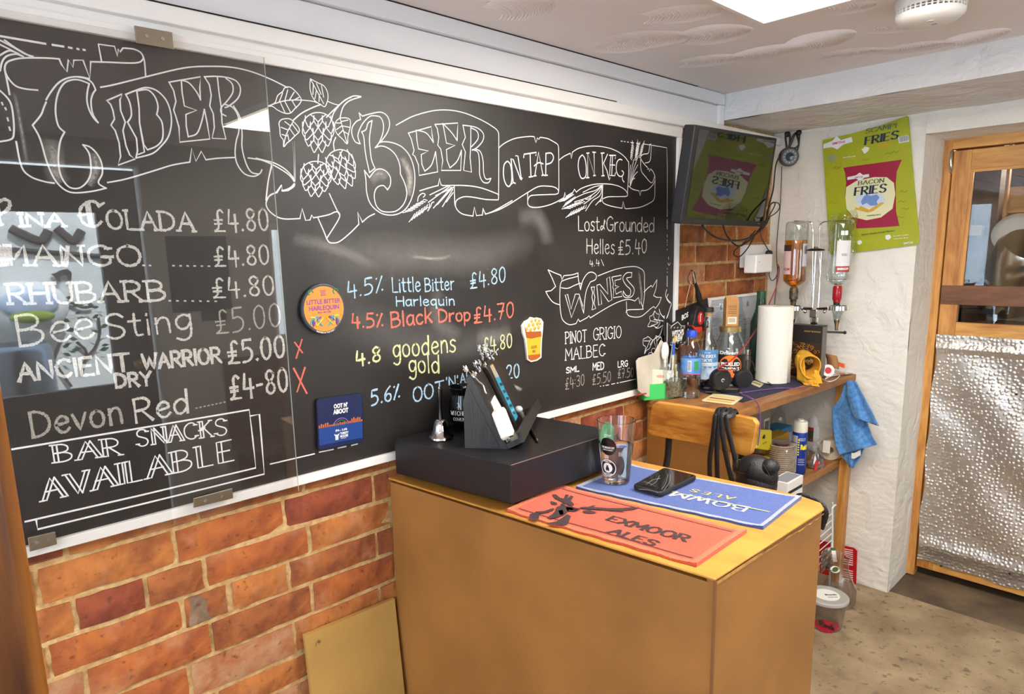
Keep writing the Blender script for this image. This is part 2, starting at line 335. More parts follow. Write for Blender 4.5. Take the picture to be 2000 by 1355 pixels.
# ---- chalk on the board: strokes are read off the photograph and carried onto the board's own plane
YB = -0.016
class Chalk:
    def __init__(s): s.b = MB(); s.n = 0
    def pts(s, P):  # pixels -> board
        return [U(x, y, 'y', YB) for x, y in P]
    def line(s, P, w_=.0032, rough=0.0):
        P = [p for i, p in enumerate(P) if i == 0 or (p - P[i-1]).length > 2e-4]
        if len(P) < 2: return
        w_ *= .86; s.n += 1; y = YB - .0004 - (s.n % 40) * 6e-6; vs = []; n = len(P)
        for i, p in enumerate(P):
            t = (P[min(i+1, n-1)] - P[max(i-1, 0)]); t.y = 0
            if t.length < 1e-9: t = V((1, 0, 0))
            t.normalize(); nn = V((-t.z, 0, t.x)) * (w_ / 2) * (1 + random.uniform(-rough, rough))
            e = t * w_ * .4 * (-1 if i == 0 else 1 if i == n-1 else 0)
            a = p + nn + e; c = p - nn + e; vs += [(a.x, y, a.z), (c.x, y, c.z)]
        s.b.add(vs, [(2*i, 2*i+1, 2*i+3, 2*i+2) for i in range(n-1)])
    def raw(s, data, ox=0, oy=0, sc=1, w_=.0032, smooth=0, rough=0.0):
        for st in data.split(';'):
            st = st.strip()
            if not st: continue
            sm = smooth or st[0] == '~'
            P = [tuple(float(k) for k in p.split(',')) for p in st.lstrip('~').split()]
            P = [V((ox + x / sc, oy + y / sc, 0)) for x, y in P]
            if sm: P = smooth_path(P, 5)
            s.line(s.pts([(p.x, p.y) for p in P]), w_, rough)
    def write(s, txt_, p0, p1, h, w_=.004, style='', gap=1.6, jit=.12, o=(0, 0), sc=1, rough=.35):
        """letters along the baseline p0-p1, capitals h tall (crop pixels)"""
        S, W = strokes(txt_, gap)
        if style: S = serifed(S, .9 if 's' in style else .8, 1.5 if 'd' in style else 0)
        p0 = V((o[0] + p0[0]/sc, o[1] + p0[1]/sc)); p1 = V((o[0] + p1[0]/sc, o[1] + p1[1]/sc)); h = h / sc / 10
        for P, _ in S:
            Q = []
            jx, jy = random.uniform(-jit, jit), random.uniform(-jit, jit)
            for q in P:
                t = (q.x + jx) / W; b = p0 + (p1 - p0) * t
                lean = (1180 - b.x) / (7700 - b.y)
                Q.append((b.x - lean * (q.y + jy) * h, b.y - (q.y + jy) * h))
            R = []
            for a, c in zip(Q[:-1], Q[1:]):
                for k in range(3): R.append((a[0] + (c[0]-a[0])*k/3, a[1] + (c[1]-a[1])*k/3))
            R.append(Q[-1])
            s.line(s.pts(R), w_, rough)
    def done(s, name, m, parent): return tag(s.b.build(name, m, parent), kind='stuff')
class Dust:
    def __init__(s): s.b = MB(); s.b.a = []; s.n = 0
    def smear(s, data, ox, oy, sc, w_, a=.4, ends=True):
        a = min(.85, a*1.35); w_ *= 1.25
        for st in data.split(';'):
            P = [tuple(float(k) for k in p.split(',')) for p in st.split()]
            P = smooth_path([V((ox + x/sc, oy + y/sc, 0)) for x, y in P], 4); P = [U(p.x, p.y, 'y', YB) for p in P]
            n = len(P); vs = []; s.n += 1; y = YB - .0001 - .00001 * (s.n % 20)
            for i, p in enumerate(P):
                t = (P[min(i+1, n-1)] - P[max(i-1, 0)]); t.y = 0; t.normalize(); nn = V((-t.z, 0, t.x)) * (w_/2)
                e = math.sin(math.pi * i / (n-1)) ** .5 if ends else 1
                for k in (-1, 0, 1):
                    q = p + nn * k; vs.append((q.x, y, q.z)); s.b.a.append(a * e if k == 0 else 0.0)
            fs = []
            for i in range(n-1):
                for k in (0, 1): fs.append((3*i+k, 3*i+k+1, 3*i+3+k+1, 3*i+3+k))
            s.b.add(vs, fs)

# ------------------------------------------------------------------ materials
white_paint = mat('white_paint', '#ebe7e4', .45, bump=.25, bscale=14)
cool_paint = mat('cool_paint', '#e4e3e6', .5, bump=.3, bscale=12)
ceil_m = plaster('artex', '#e8dfdd', .22, 3, 10, .006)
wall_m = plaster('rough_plaster', '#e6e0d6', .85, 11, 30, .020)
back_m = plaster('back_plaster', '#b9b2a8', .3, 6, 20, .01)
black_board = mat('board_black', '#292523', .42, var=.25, vscale=3.5, bump=.05, bscale=200)
chalk_w = mat('chalk_white', '#ecebee', .9); chalk_soft = mat('chalk_soft', '#c9c5bf', .95, var=.25, vscale=300)
chalk_r = mat('chalk_red', '#d9705f', .95, var=.15, vscale=300); chalk_b = mat('chalk_blue', '#a4c4dc', .95, var=.15, vscale=300)
chalk_y = mat('chalk_yellow', '#cfd19a', .95, var=.15, vscale=300)
chalk_g = mat('chalk_grey', '#a39d96', .95, var=.25, vscale=300)
dust_m = dust('chalk_dust', '#cfcac4')
glass_sheet = thin_glass("perspex", (.985, .985, .985), 1.35, 0, 1.5, .0)
win_glass = thin_glass('window_glass', (.97, .98, .98), 1.5)
clear_glass = mat('clear_glass', '#ffffff', .02, trans=1, ior=1.45)
steel = mat('steel', '#c8c6c2', .22, 1); chrome = mat('chrome', '#e6e6e6', .08, 1); dull_steel = mat('brushed_steel', '#9c9183', .35, 1)
black_pl = mat('black_plastic', '#141416', .35); black_mt = mat('black_matt', '#1a1918', .6)
mdf = mat('mdf_board', '#946533', .42, var=.12, vscale=5, bump=.12, bscale=250)
mdf2 = mat('mdf_panel', '#b08a4c', .5, var=.12, vscale=4, bump=.05, bscale=120)
counter_top_m = wood('counter_laminate', '#c98f42', '#ad7630', 2.2, (4, 1.2, 1), .33, bump=.05)
pine = wood('pine', '#d79a50', '#a4652c', 3, (5, 5, .7), .42)
pine_h = wood('pine_across', '#dba254', '#ab6c30', 3, (5, .7, 5), .42)
darkwood_h = wood('brown_wood', '#7d4f30', '#4f2e1b', 3, (5, .7, 5), .5)
shelf_wood = wood('shelf_wood', '#a8713c', '#6e4424', 3, (.8, 6, 6), .5)
oak = wood('oak', '#c98b3c', '#9a5c20', 3.5, (6, 1, 6), .35)
post_wood = wood('varnished_pine', '#8f5820', '#4a240c', 2.2, (7, 7, .8), .38)
white_pl = mat('white_plastic', '#e6e3df', .35); paper = mat('paper', '#e8e4da', .8); paper2 = mat('paper_cream', '#ddd3bf', .8)
ink = mat('print_black', '#17171a', .6); ink_w = mat('print_white', '#f2f0ec', .6); ink_g = mat('print_grey', '#8b8f97', .7)

# ------------------------------------------------------------------ the room
def floor_mat():
    m = mat('screed', '#ac9676', .6, col2='#836d52', vscale=5, bump=.3, bscale=30, detail=10); nt = m.node_tree; b = nt.nodes['Principled BSDF']; L = nt.links.new
    src = b.inputs['Base Color'].links[0].from_socket; tc = nt.nodes.new('ShaderNodeTexCoord')
    prev = src
    for sc_, lo, hi, colr, seed in ((26, .60, .68, '#4a3a2a', 0), (9, .60, .78, '#5c4936', 5), (60, .64, .72, '#3d3024', 9)):
        mp = nt.nodes.new('ShaderNodeMapping'); mp.inputs['Location'].default_value = (seed, seed, 0); L(tc.outputs['Object'], mp.inputs[0])
        n = nt.nodes.new('ShaderNodeTexNoise'); n.inputs['Scale'].default_value = sc_; n.inputs['Detail'].default_value = 3; L(mp.outputs[0], n.inputs['Vector'])
        r = nt.nodes.new('ShaderNodeMapRange'); r.inputs[1].default_value = lo; r.inputs[2].default_value = hi; r.inputs[4].default_value = .6; L(n.outputs['Fac'], r.inputs[0])
        x = nt.nodes.new('ShaderNodeMix'); x.data_type = 'RGBA'; L(r.outputs[0], x.inputs[0]); L(prev, x.inputs[6]); x.inputs[7].default_value = lin(colr); prev = x.outputs[2]
    L(prev, b.inputs['Base Color']); return m
XF = 3.122      # far plaster wall
ZC = 2.148      # ceiling
YR = -2.6       # wall behind the camera, with the daylight window
def struct(o): o['kind'] = 'structure'; return o
struct(B('floor', (-2.2, YR - .25, -.12), (XF + .02, .15, 0), floor_mat()))
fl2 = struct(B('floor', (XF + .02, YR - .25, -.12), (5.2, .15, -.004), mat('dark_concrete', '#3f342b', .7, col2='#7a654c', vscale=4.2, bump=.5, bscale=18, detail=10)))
# ceiling with combed plaster arcs
ce = struct(B('ceiling', (-2.2, YR - .25, ZC), (XF + .2, .15, ZC + .1), ceil_m))
cb = MB()
def comb(px0, py0, px1, py1, n, hgt, curve=.5):
    a = U(px0, py0, 'z', ZC); b = U(px1, py1, 'z', ZC); d = b - a; L = d.length; d.normalize(); s_ = V((-d.y, d.x, 0))
    for i in range(n):
        c = a + d * (L * i / (n-1)); P = []
        hh = hgt * (.35 + .65 * math.sin(math.pi * (.12 + .8 * i / n)))
        for k in range(9):
            t = -1 + 2*k/8; P.append(c + s_ * (t*hh) + d * (curve * hh * (1 - t*t)))
        P = [p - V((0, 0, .0004)) for p in P]
        cb.tube(P, .0018, 4, caps=False)
for q in ((1180, 84, 1330, 72, 26, .05), (1330, 76, 1450, 60, 26, .055), (1325, 125, 1440, 112, 22, .04), (1440, 112, 1560, 92, 28, .045), (1550, 92, 1650, 64, 26, .05),
          (1255, 36, 1400, 20, 24, .04), (1600, 110, 1720, 98, 26, .035), (1725, 100, 1850, 84, 28, .035), (1850, 86, 1955, 60, 22, .04), (1600, 22, 1700, 10, 16, .03), (960, 25, 1060, 8, 18, .05), (1160, 96, 1255, 92, 18, .03), (1700, 60, 1790, 54, 16, .02)):
    comb(*q[:5], q[5]*1.8)
tag(cb.build('combed_ridges', ceil_m, ce, smooth=True), kind='stuff')

# left wall: mortar bed with single bricks
wl = struct(B('wall_left', (-2.2, .0035, -.1), (XF + .1, .14, ZC + .02), mat('mortar', '#c9a877', .9, col2='#ac8654', vscale=60, bump=1.0, bscale=90)))
brick_ms = [mat('brick_clay_%s' % n, c, .85, col2=c2, vscale=22, bump=1.0, bscale=50, detail=12) for n, c, c2 in
            (('orange', '#b0632c', '#8f4a26'), ('amber', '#b87236', '#96562a'), ('red', '#93482a', '#71321e'), ('dusty', '#a05c34', '#b08462'), ('brown', '#a46030', '#7c4224'), ('grey', '#6f5e4c', '#85705a'))]
for bmt in brick_ms:
    nt = bmt.node_tree; b_ = nt.nodes['Principled BSDF']; L = nt.links.new; src = b_.inputs['Base Color'].links[0].from_socket; tc = nt.nodes.new('ShaderNodeTexCoord'); oi = nt.nodes.new('ShaderNodeObjectInfo')
    for sc_, lo, hi, colr, amt in ((70, .60, .72, '#4d2616', .7), (9, .56, .74, '#c99a78', .45), (7, .55, .70, '#6e331c', .5)):
        n = nt.nodes.new('ShaderNodeTexNoise'); n.noise_dimensions = '4D'; n.inputs['Scale'].default_value = sc_; n.inputs['Detail'].default_value = 5; L(tc.outputs['Object'], n.inputs['Vector'])
        kk = nt.nodes.new('ShaderNodeMath'); kk.operation = 'MULTIPLY'; kk.inputs[1].default_value = 40 + sc_; L(oi.outputs['Random'], kk.inputs[0]); L(kk.outputs[0], n.inputs['W'])
        r = nt.nodes.new('ShaderNodeMapRange'); r.inputs[1].default_value = lo; r.inputs[2].default_value = hi; r.inputs[4].default_value = amt; L(n.outputs['Fac'], r.inputs[0])
        x = nt.nodes.new('ShaderNodeMix'); x.data_type = 'RGBA'; L(r.outputs[0], x.inputs[0]); L(src, x.inputs[6]); x.inputs[7].default_value = lin(colr); src = x.outputs[2]
    L(src, b_.inputs['Base Color'])
def brick_mesh(L, Hh, seed, mt):
    """rounded, uneven face; local origin at the brick's centre, face towards -y"""
    r = random.Random(seed); nx, nz = 5, 3; vs = []; fs = []
    for j in range(nz+1):
        for i in range(nx+1):
            x = -L/2 + L*i/nx; z = -Hh/2 + Hh*j/nz; e = (i in (0, nx)) or (j in (0, nz)); c = (i in (0, nx)) and (j in (0, nz))
            vs.append((x + r.uniform(-.0018, .0018) * (1 if e else 2) - (.004 * (1 if i else -1) if c and False else 0), (.0015 if e else -.004) + r.uniform(-.0022, .0018) + (.0005 if c else 0), z + r.uniform(-.0016, .0016)))
    g = lambda i, j: j*(nx+1)+i
    fs = [(g(i, j), g(i+1, j), g(i+1, j+1), g(i, j+1)) for j in range(nz) for i in range(nx)]
    n0 = len(vs); rim = [g(i, 0) for i in range(nx+1)] + [g(nx, j) for j in range(1, nz+1)] + [g(i, nz) for i in range(nx-1, -1, -1)] + [g(0, j) for j in range(nz-1, 0, -1)]
    for k in rim: vs.append((vs[k][0], .016, vs[k][2]))
    fs += [(rim[(k+1) % len(rim)], rim[k], n0+k, n0+(k+1) % len(rim)) for k in range(len(rim))]
    me = bpy.data.meshes.new('brick'); me.from_pydata(vs, [], fs); me.materials.append(mt)
    me.polygons.foreach_set('use_smooth', [True]*len(me.polygons)); me.set_sharp_from_angle(angle=.9); me.update(); return me
_bm = {}
def brick(x0, x1, z0, z1, mi, seed):
    L, Hh = x1 - x0, z1 - z0; k = (round(L, 2), round(Hh, 3), seed % 7, mi)
    if k not in _bm: _bm[k] = brick_mesh(k[0], k[1], seed % 7 + mi * 11, brick_ms[mi])
    o = bpy.data.objects.new('brick', _bm[k]); o.location = ((x0+x1)/2, random.uniform(-.002, .001), (z0+z1)/2)
    o.rotation_euler = (random.uniform(-.01, .01), random.uniform(-.006, .006), random.uniform(-.012, .012)); COL.objects.link(o); o.parent = wl
def course(z0, z1, joints, x_lo, x_hi, seed, J=.014):
    js = sorted(joints)
    for i, (a, b) in enumerate(zip(js[:-1], js[1:])):
        if b < x_lo or a > x_hi: continue
        mi = random.Random(seed*31 + i).choice([0, 0, 1, 1, 2, 3, 4, 4, 0, 1, 4, 1])
        brick(a + J/2, b - J/2, z0 + .0055, z1 - .0055, mi, seed + i * 3)
def joints(off, x0=-.6, x1=2.2, p=.25):
    o = []; x = off
    while x > x0: x -= p
    while x < x1 + p: o.append(x); x += p
    return o
LZ = [.0, .085, .165, .245, .325, .405, .475, .55, .642, .725, .803, .881, .965, 1.045]
for i, (a, b) in enumerate(zip(LZ[:-1], LZ[1:])):
    off = (.155, .21)[(i + 1) % 2]
    js = joints(off, -.3, 1.25)
    if abs(a - .725) < .01: js = [j for j in js if j < .45] + [.509, .655, .905, 1.155, 1.4]
    if abs(a - .803) < .01: js = [-.3, -.04, .21, .339, .461, .711, .96, 1.21]
    course(a, b, js, -.35, 1.2, 50 + i)
for i, (a, b) in enumerate(((.725, .803), (.803, .883), (.885, .965), (.965, 1.05))): course(a, b, joints((.25, .12)[i % 2], 1.3, 2.5), 1.25, 2.45, 80 + i)
z = 1.05; i = 0
while z < 2.03:
    t = 1.074 + .08 * i; lo = 2.33
    if t > 2.0: break
    js = joints((2.472, 2.544)[(i+1) % 2] - .0, 2.0, 3.0, .2575); js = [j for j in js if j < 3.03] + [3.10]
    course(t, t + .08, js, 2.2, 3.2, 110 + i); i += 1; z = t
# grey half brick let into the left wall
brick(.415, .467, .731, .797, 5, 3)

# painted timber above the board
def trim(name, a, b, m=cool_paint, bevel=.003): return struct(B(name, a, b, m, bevel=bevel))
tr = trim('trim_1', (-1.6, -.032, 2.104), (2.61, .012, ZC - .0015))
tr = trim('trim_2', (-1.6, -.018, 2.028), (2.59, .012, 2.102))
tr = trim('trim_3', (-1.6, -.034, 1.992), (XF, .012, 2.0265), white_paint)
tr = trim('trim_11', (-1.6, -.016, 1.972), (2.33, .012, 1.993), white_paint, 0)
tr = trim('trim_4', (2.575, -.03, 2.0275), (2.612, .012, 2.103))
gap = mat('dark_gap', '#1c1612', .9)  # dark strips give the open gaps between timbers their shade by colour
tr = trim('gap_shade_1', (-1.6, -.0335, ZC - .0028), (2.4, -.028, ZC - .0005), gap, 0)
tr = trim('gap_shade_2', (-1.0, -.0345, 2.0262), (1.9, -.02, 2.0285), gap, 0)

# far wall: rough plaster, with the opening for the store door
YO = -.622
wf = MB()
def lumpy(f, nu, nv, amp, seed):
    r = random.Random(seed); ph = [(r.uniform(4, 26), r.uniform(4, 26), r.uniform(0, 6), r.uniform(.2, 1)) for _ in range(9)]
    def g(u, v):
        p, n = f(u, v); s_ = sum(a_ * math.sin(p[0]*a + p[1]*b*1.1 + p[2]*b + c) for a, b, c, a_ in ph) / 4
        return V(p) + V(n) * (s_ * amp)
    return g
wf.sheet(lumpy(lambda u, v: ((XF, .02 - u*(.642), v*2.05), (-1, 0, 0)), 30, 80, .004, 1), 30, 80)
wf.sheet(lumpy(lambda u, v: ((XF + u*.26, YO, v*2.05), (0, -1, 0)), 12, 80, .003, 2), 12, 80)
wf.sheet(lumpy(lambda u, v: ((XF + .26 - u*.26, YO - v*1.3, 1.965), (0, 0, -1)), 12, 40, .003, 4), 12, 40)
wf.sheet(lumpy(lambda u, v: ((XF, YO - u*1.3, 1.965 + v*.10), (-1, 0, 0)), 50, 8, .004, 3), 50, 8)
struct(wf.build('wall_far', wall_m, smooth=True))
struct(B('wall_far', (XF + .04, YO - 2.2, 0), (XF + .3, YO - 1.3, ZC), wall_m))
struct(B('wall_far', (XF + .012, YO + .01, -.05), (XF + .24, .12, ZC), wall_m))
struct(B('wall_far', (XF + .012, YO - 1.35, 1.985), (XF + .24, YO + .02, ZC), wall_m))
# dropped beam along the far wall
bmm = MB()
bmm.sheet(lumpy(lambda u, v: ((2.614, .01 - u*2.6, 2.046 + v*.105), (-1, 0, 0)), 90, 8, .004, 7), 90, 8)
bmm.sheet(lumpy(lambda u, v: ((2.614 + (1-u)*.52, .01 - v*2.6, 2.046), (0, 0, -1)), 22, 90, .004, 8), 22, 90)
struct(bmm.build('ceiling_beam', plaster('beam_plaster', '#e0dedd', 1.0, 12, 30, .02), smooth=True))
struct(B('ceiling_beam', (2.63, -2.6, 2.058), (3.3, .05, ZC + .02), wall_m))

# back and right of the room, seen only in reflections
door_m = mat('dark_brown_paint', '#3a2c22', .35)
def wall_back_box(x0, x1, z0, z1, mt=back_m): return struct(B('wall_back', (x0, YR - .12, z0), (x1, YR, z1), mt))
wall_back_box(-2.2, .22, 0, ZC); wall_back_box(1.12, 1.80, 0, ZC); wall_back_box(.22, 1.12, 2.02, ZC)
wall_back_box(1.80, 2.7, 0, 1.0); wall_back_box(1.80, 2.7, 1.75, ZC); wall_back_box(2.7, 5.2, 0, ZC)
for a_, b_ in (((-2.2, YR, 0), (-2.08, .1, .7)), ((-2.2, YR, 2.0), (-2.08, .1, ZC)), ((-2.2, YR, .7), (-2.08, -2.35, 2.0)), ((-2.2, -.35, .7), (-2.08, .1, 2.0))): struct(B('wall_near', a_, b_, back_m))
w3 = struct(thing('fill_window', None, None, (-2.14, -1.35, .7)))  # unseen window added to bring daylight onto the beam and far wall
wf3 = MB()
for a_, b_ in (((-2.16, -2.35, .7), (-2.12, -.35, .76)), ((-2.16, -2.35, 1.94), (-2.12, -.35, 2.0)), ((-2.16, -2.35, .76), (-2.12, -2.29, 1.94)), ((-2.16, -.41, .76), (-2.12, -.35, 1.94)), ((-2.16, -1.38, .76), (-2.12, -1.32, 1.94))): wf3.box(a_, b_)
wf3.build('window_frame', white_paint, w3); B('pane', (-2.145, -2.29, .76), (-2.14, -.41, 1.94), win_glass, w3)
# glazed back door
d2 = struct(thing('door_2', None, None, (.67, YR - .04, 0)))
for a, b in (((.24, YR-.07, .01), (.36, YR-.03, 2.0)), ((.9, YR-.07, .01), (1.1, YR-.03, 2.0)), ((.36, YR-.07, .01), (.9, YR-.03, .88)), ((.36, YR-.07, 1.78), (.9, YR-.03, 2.0))):
    B('door_panel', a, b, door_m, d2, bevel=.004)
B('raised_panel', (.42, YR-.035, .15), (.84, YR-.018, .78), door_m, d2, bevel=.01)
B('door_pane', (.36, YR-.055, .88), (.9, YR-.05, 1.78), win_glass, d2)
MB().cyl((1.0, YR-.03, .98), (1.0, YR+.03, .98), .012).ball((1.0, YR+.04, .98), .026).build('door_knob', mat('brass', '#a8823c', .3, 1), d2, smooth=True)
w2 = struct(thing('window_1', None, None, (2.23, YR - .06, 1.0)))
wfm = MB(); wfm.box((1.80, YR-.09, 1.0), (2.7, YR-.05, 1.05)).box((1.80, YR-.09, 1.7), (2.7, YR-.05, 1.75)).box((1.80, YR-.09, 1.05), (1.84, YR-.05, 1.7)).box((2.65, YR-.09, 1.05), (2.7, YR-.05, 1.7)).box((2.21, YR-.09, 1.05), (2.25, YR-.05, 1.7))
wfm.build('window_frame', white_paint, w2); B('pane', (1.84, YR-.072, 1.05), (2.65, YR-.068, 1.7), win_glass, w2)
# yard outside: rendered wall, kerb
struct(B('yard_wall', (-1.6, -4.5, -.3), (5.0, -4.35, 2.9), plaster('yard_render', '#e8e6e0', .4, 5, 20)))
struct(B('yard_ground', (-3, -4.4, -.35), (6, YR - .2, -.12), mat('paving', '#8c8a86', .8, var=.2)))
# ------------------------------------------------------------------ chalkboard
board = thing('chalkboard', 'long black chalkboard with hand-drawn cider, beer and wine menus in a white frame', 'chalkboard', (.8, 0, 1.02))
B('board', (-.75, YB, 1.012), (2.288, .01, 1.962), black_board, board)
fr = MB().box((-.75, -.026, 1.951), (2.312, .012, 1.9755)).build('frame_rail', white_paint, board, bevel=.002)
fr = MB().box((-.75, -.026, .996), (2.312, .012, 1.018)).build('frame_rail', white_paint, board, bevel=.002)
fr = MB().box((2.288, -.026, 1.018), (2.312, .012, 1.951)).build('frame_stile', white_paint, board, bevel=.002)

k = Chalk(); A = dict(ox=0, oy=0, sc=10/3)
k.raw('0,235 295,285;342,292 412,303;448,309 466,313;503,318 511,320;543,324 552,326', **A, w_=.0042)
k.raw('~0,262 90,310 160,350 215,368;~0,290 60,320 150,368;~30,262 110,318 195,366;~0,460 15,400 45,365 100,352 135,362;~0,360 60,330 120,350', **A)
k.raw('~245,587 160,578 100,558 55,510 32,460 38,415 75,392 150,378 300,378 385,384;385,384 400,420 435,468 445,388 475,438 480,392 540,392 585,512 590,402;~590,402 700,405 880,410 930,385 918,345 870,320 800,313;800,313 780,340 770,318 765,368 745,302 640,288 660,395;~930,365 940,400 948,495;~30,450 48,540 62,615', **A)
k.raw('~0,590 50,640 75,690 88,780 90,860 75,905 0,922;12,668 17,682;34,702 39,714;48,768 53,786;60,828 66,848;~105,922 140,1085 200,1150 290,1182 352,1192', **A)
k.raw('~655,568 740,552 950,500 1200,442 1380,432 1520,440 1640,468 1760,515 1870,570;~700,1188 820,1165 1000,1112 1120,1075 1235,1055;1235,1055 1248,965 1275,1050 1310,985 1340,1040;~1340,1040 1420,1030 1530,1025;~1615,1028 1700,1042 1780,1075 1870,1130 1910,1175 1915,1210 1875,1240;1875,1240 1840,1245 1830,1205 1800,1250;~1800,1250 1755,1275 1732,1300;~1910,925 1915,1050 1915,1190;~1770,1075 1745,1180 1730,1300', **A)
# CIDER
k.raw('~580,512 510,500 440,508 380,540 330,600 300,650;~300,665 285,700 265,750 212,815;~212,815 250,880 275,950 300,1040 340,1140 385,1205 440,1245 500,1255 600,1245 690,1225;~690,1225 640,1190 665,1130 660,1060 630,1000 585,957 540,943;~540,943 578,995 590,1060 590,1130 565,1185 520,1222 470,1225 430,1200 395,1140 380,1060 382,980 395,910 420,860;~420,860 380,820 362,740 365,660 385,590 420,540 470,520 520,522 580,545;~580,545 568,600 566,660 582,720 610,770 638,798;~638,798 603,740 592,660 605,610 622,585;~622,585 600,540 560,512 500,500', **A)
k.raw('695,655 795,612 780,650 785,720 815,795 800,850 820,950 845,1010 880,1035 768,1075 785,1020 775,930 750,850 722,815 745,775 735,720 720,680 695,655', **A)
k.raw('~818,615 880,590 950,570 1020,590 1080,650 1110,730 1115,810 1095,890 1050,950 990,1000 885,1028;885,1028 895,980 888,900 830,795;~830,795 855,750 845,670 818,615;890,590 905,700 908,800 925,900 940,990 900,1005;~900,590 960,585 1005,625 1028,690 1020,745;~1020,745 1055,800 1058,900 1020,950 960,975;960,975 935,940 908,800', **A)
k.raw('1100,535 1305,500 1300,570 1305,650;~1305,650 1280,600 1230,540 1180,522;1180,522 1185,600 1200,690 1280,718 1210,745 1212,820 1225,890;~1225,890 1280,870 1310,800 1330,712;1330,712 1348,800 1365,905 1170,925 1165,830 1145,760 1130,715 1145,660 1130,590 1100,535', **A)
k.raw('~1330,500 1400,497 1480,505 1540,530 1565,580 1548,640 1490,690 1465,700;1415,505 1425,600 1440,700 1445,800 1470,905 1380,900 1395,830 1388,740 1365,690 1375,620 1362,550 1330,500;~1470,510 1510,545 1515,600 1480,655 1440,700 1440,735 1470,755;~1465,680 1515,700 1550,760 1555,850 1537,920 1530,1000 1545,1070 1590,1130 1650,1148 1690,1130 1705,1105;~1520,690 1560,760 1575,860 1575,960 1600,1060 1635,1120 1680,1132', **A)
D = dict(ox=500, oy=100, sc=3.566)
k.raw('~80,383 130,360 150,310 185,280 200,255 235,250 270,275 300,310 315,340 300,370 270,400 240,430 200,432 150,410 115,385 80,383;~80,383 200,345 315,340;160,355 185,290;200,345 220,270;230,343 265,285;260,343 298,322;170,360 200,425;200,350 240,425;250,345 280,395', **D, w_=.0026)
k.raw('~315,340 400,350 450,372;~500,350 545,368 580,375;~378,193 430,220 470,240 495,280 500,330 480,385 450,372 410,345 385,300 375,250 378,193;~378,193 430,290 470,365;398,225 396,300;420,270 410,330;440,300 438,350;420,225 452,300;455,240 470,320', **D, w_=.0026)
k.raw('~730,315 680,312 630,335 580,375 540,430 525,480;~730,318 650,345 605,390 585,460;~490,460 540,410 620,340 660,322;~260,480 320,430 400,390 450,372;~555,600 540,640 545,690;435,720 430,780', **D, w_=.0034)
k.raw('~260,490 295,530 300,560 270,590 240,620 215,640 192,665 190,620 170,590 165,540 160,500 180,475 230,470 260,490;~255,495 210,580 192,660;240,520 200,490;225,550 175,530;215,590 180,580;250,505 290,560;235,540 270,590;220,580 230,625;~585,465 630,465 655,480 655,530 640,590 635,645 600,610 560,570 548,520 560,485 585,465;~585,465 610,560 635,645;590,500 560,500;597,520 560,545;605,550 575,580;590,490 640,480;600,520 650,530;612,560 645,580', **D, w_=.0026)
def hop(cx, cy, rx, ry, rot, rows=5):
    c, s_ = math.cos(rot), math.sin(rot)
    def put(P): k.raw('~' + ' '.join('%.1f,%.1f' % (cx + c*a - s_*b, cy + s_*a + c*b) for a, b in P), **D, w_=.0028)
    for j in range(rows):
        t = j / (rows - 1); y = -ry*.62 + t*ry*1.28; half = rx*(.82, 1.0, 1.0, .84, .46)[j]; n = (3, 4, 3, 3, 2)[j]; wd = half/n; hh = ry*.36
        for i in range(n):
            x = -half + 2*half*(i + .5)/n; q = x/rx*.25*hh
            put([(x-wd, y-hh*.75), (x-wd*1.02, y-hh*.1), (x-wd*.55+q*.5, y+hh*.42), (x+q, y+hh*.85), (x+wd*.55+q*.5, y+hh*.42), (x+wd*1.02, y-hh*.1), (x+wd, y-hh*.75)])
    put([(-rx*.98, -ry*.35), (-rx*.85, -ry*.72), (-rx*.45, -ry*.98), (0, -ry*1.05), (rx*.45, -ry*.98), (rx*.85, -ry*.72), (rx*.98, -ry*.35)])
    put([(-rx*.5, -ry*.95), (-rx*.2, -ry*.75), (0, -ry*.6), (rx*.2, -ry*.75), (rx*.5, -ry*.95)])
hop(432, 572, 108, 138, 0); hop(600, 825, 98, 135, -.35); hop(415, 895, 105, 122, .05)
k.raw('~262,635 268,760 270,880 262,925 230,955 180,972;180,972 180,930 145,985;~145,985 100,1000 75,1040 70,1070 90,1110 140,1150 200,1168 305,1165;305,1165 320,1095 345,1178 375,1175 388,1140 400,1160;~400,1160 500,1140 555,1118 580,1130 572,1175 490,1305;~0,745 60,760 130,780 200,820 250,870 268,905;~110,780 85,900 70,1040;~510,992 550,1080 578,1135;~430,1160 470,1250 500,1320 530,1335 580,1325 650,1270 715,1205;715,1205 708,1120 740,1190;~740,1190 780,1155 825,1132', **D)
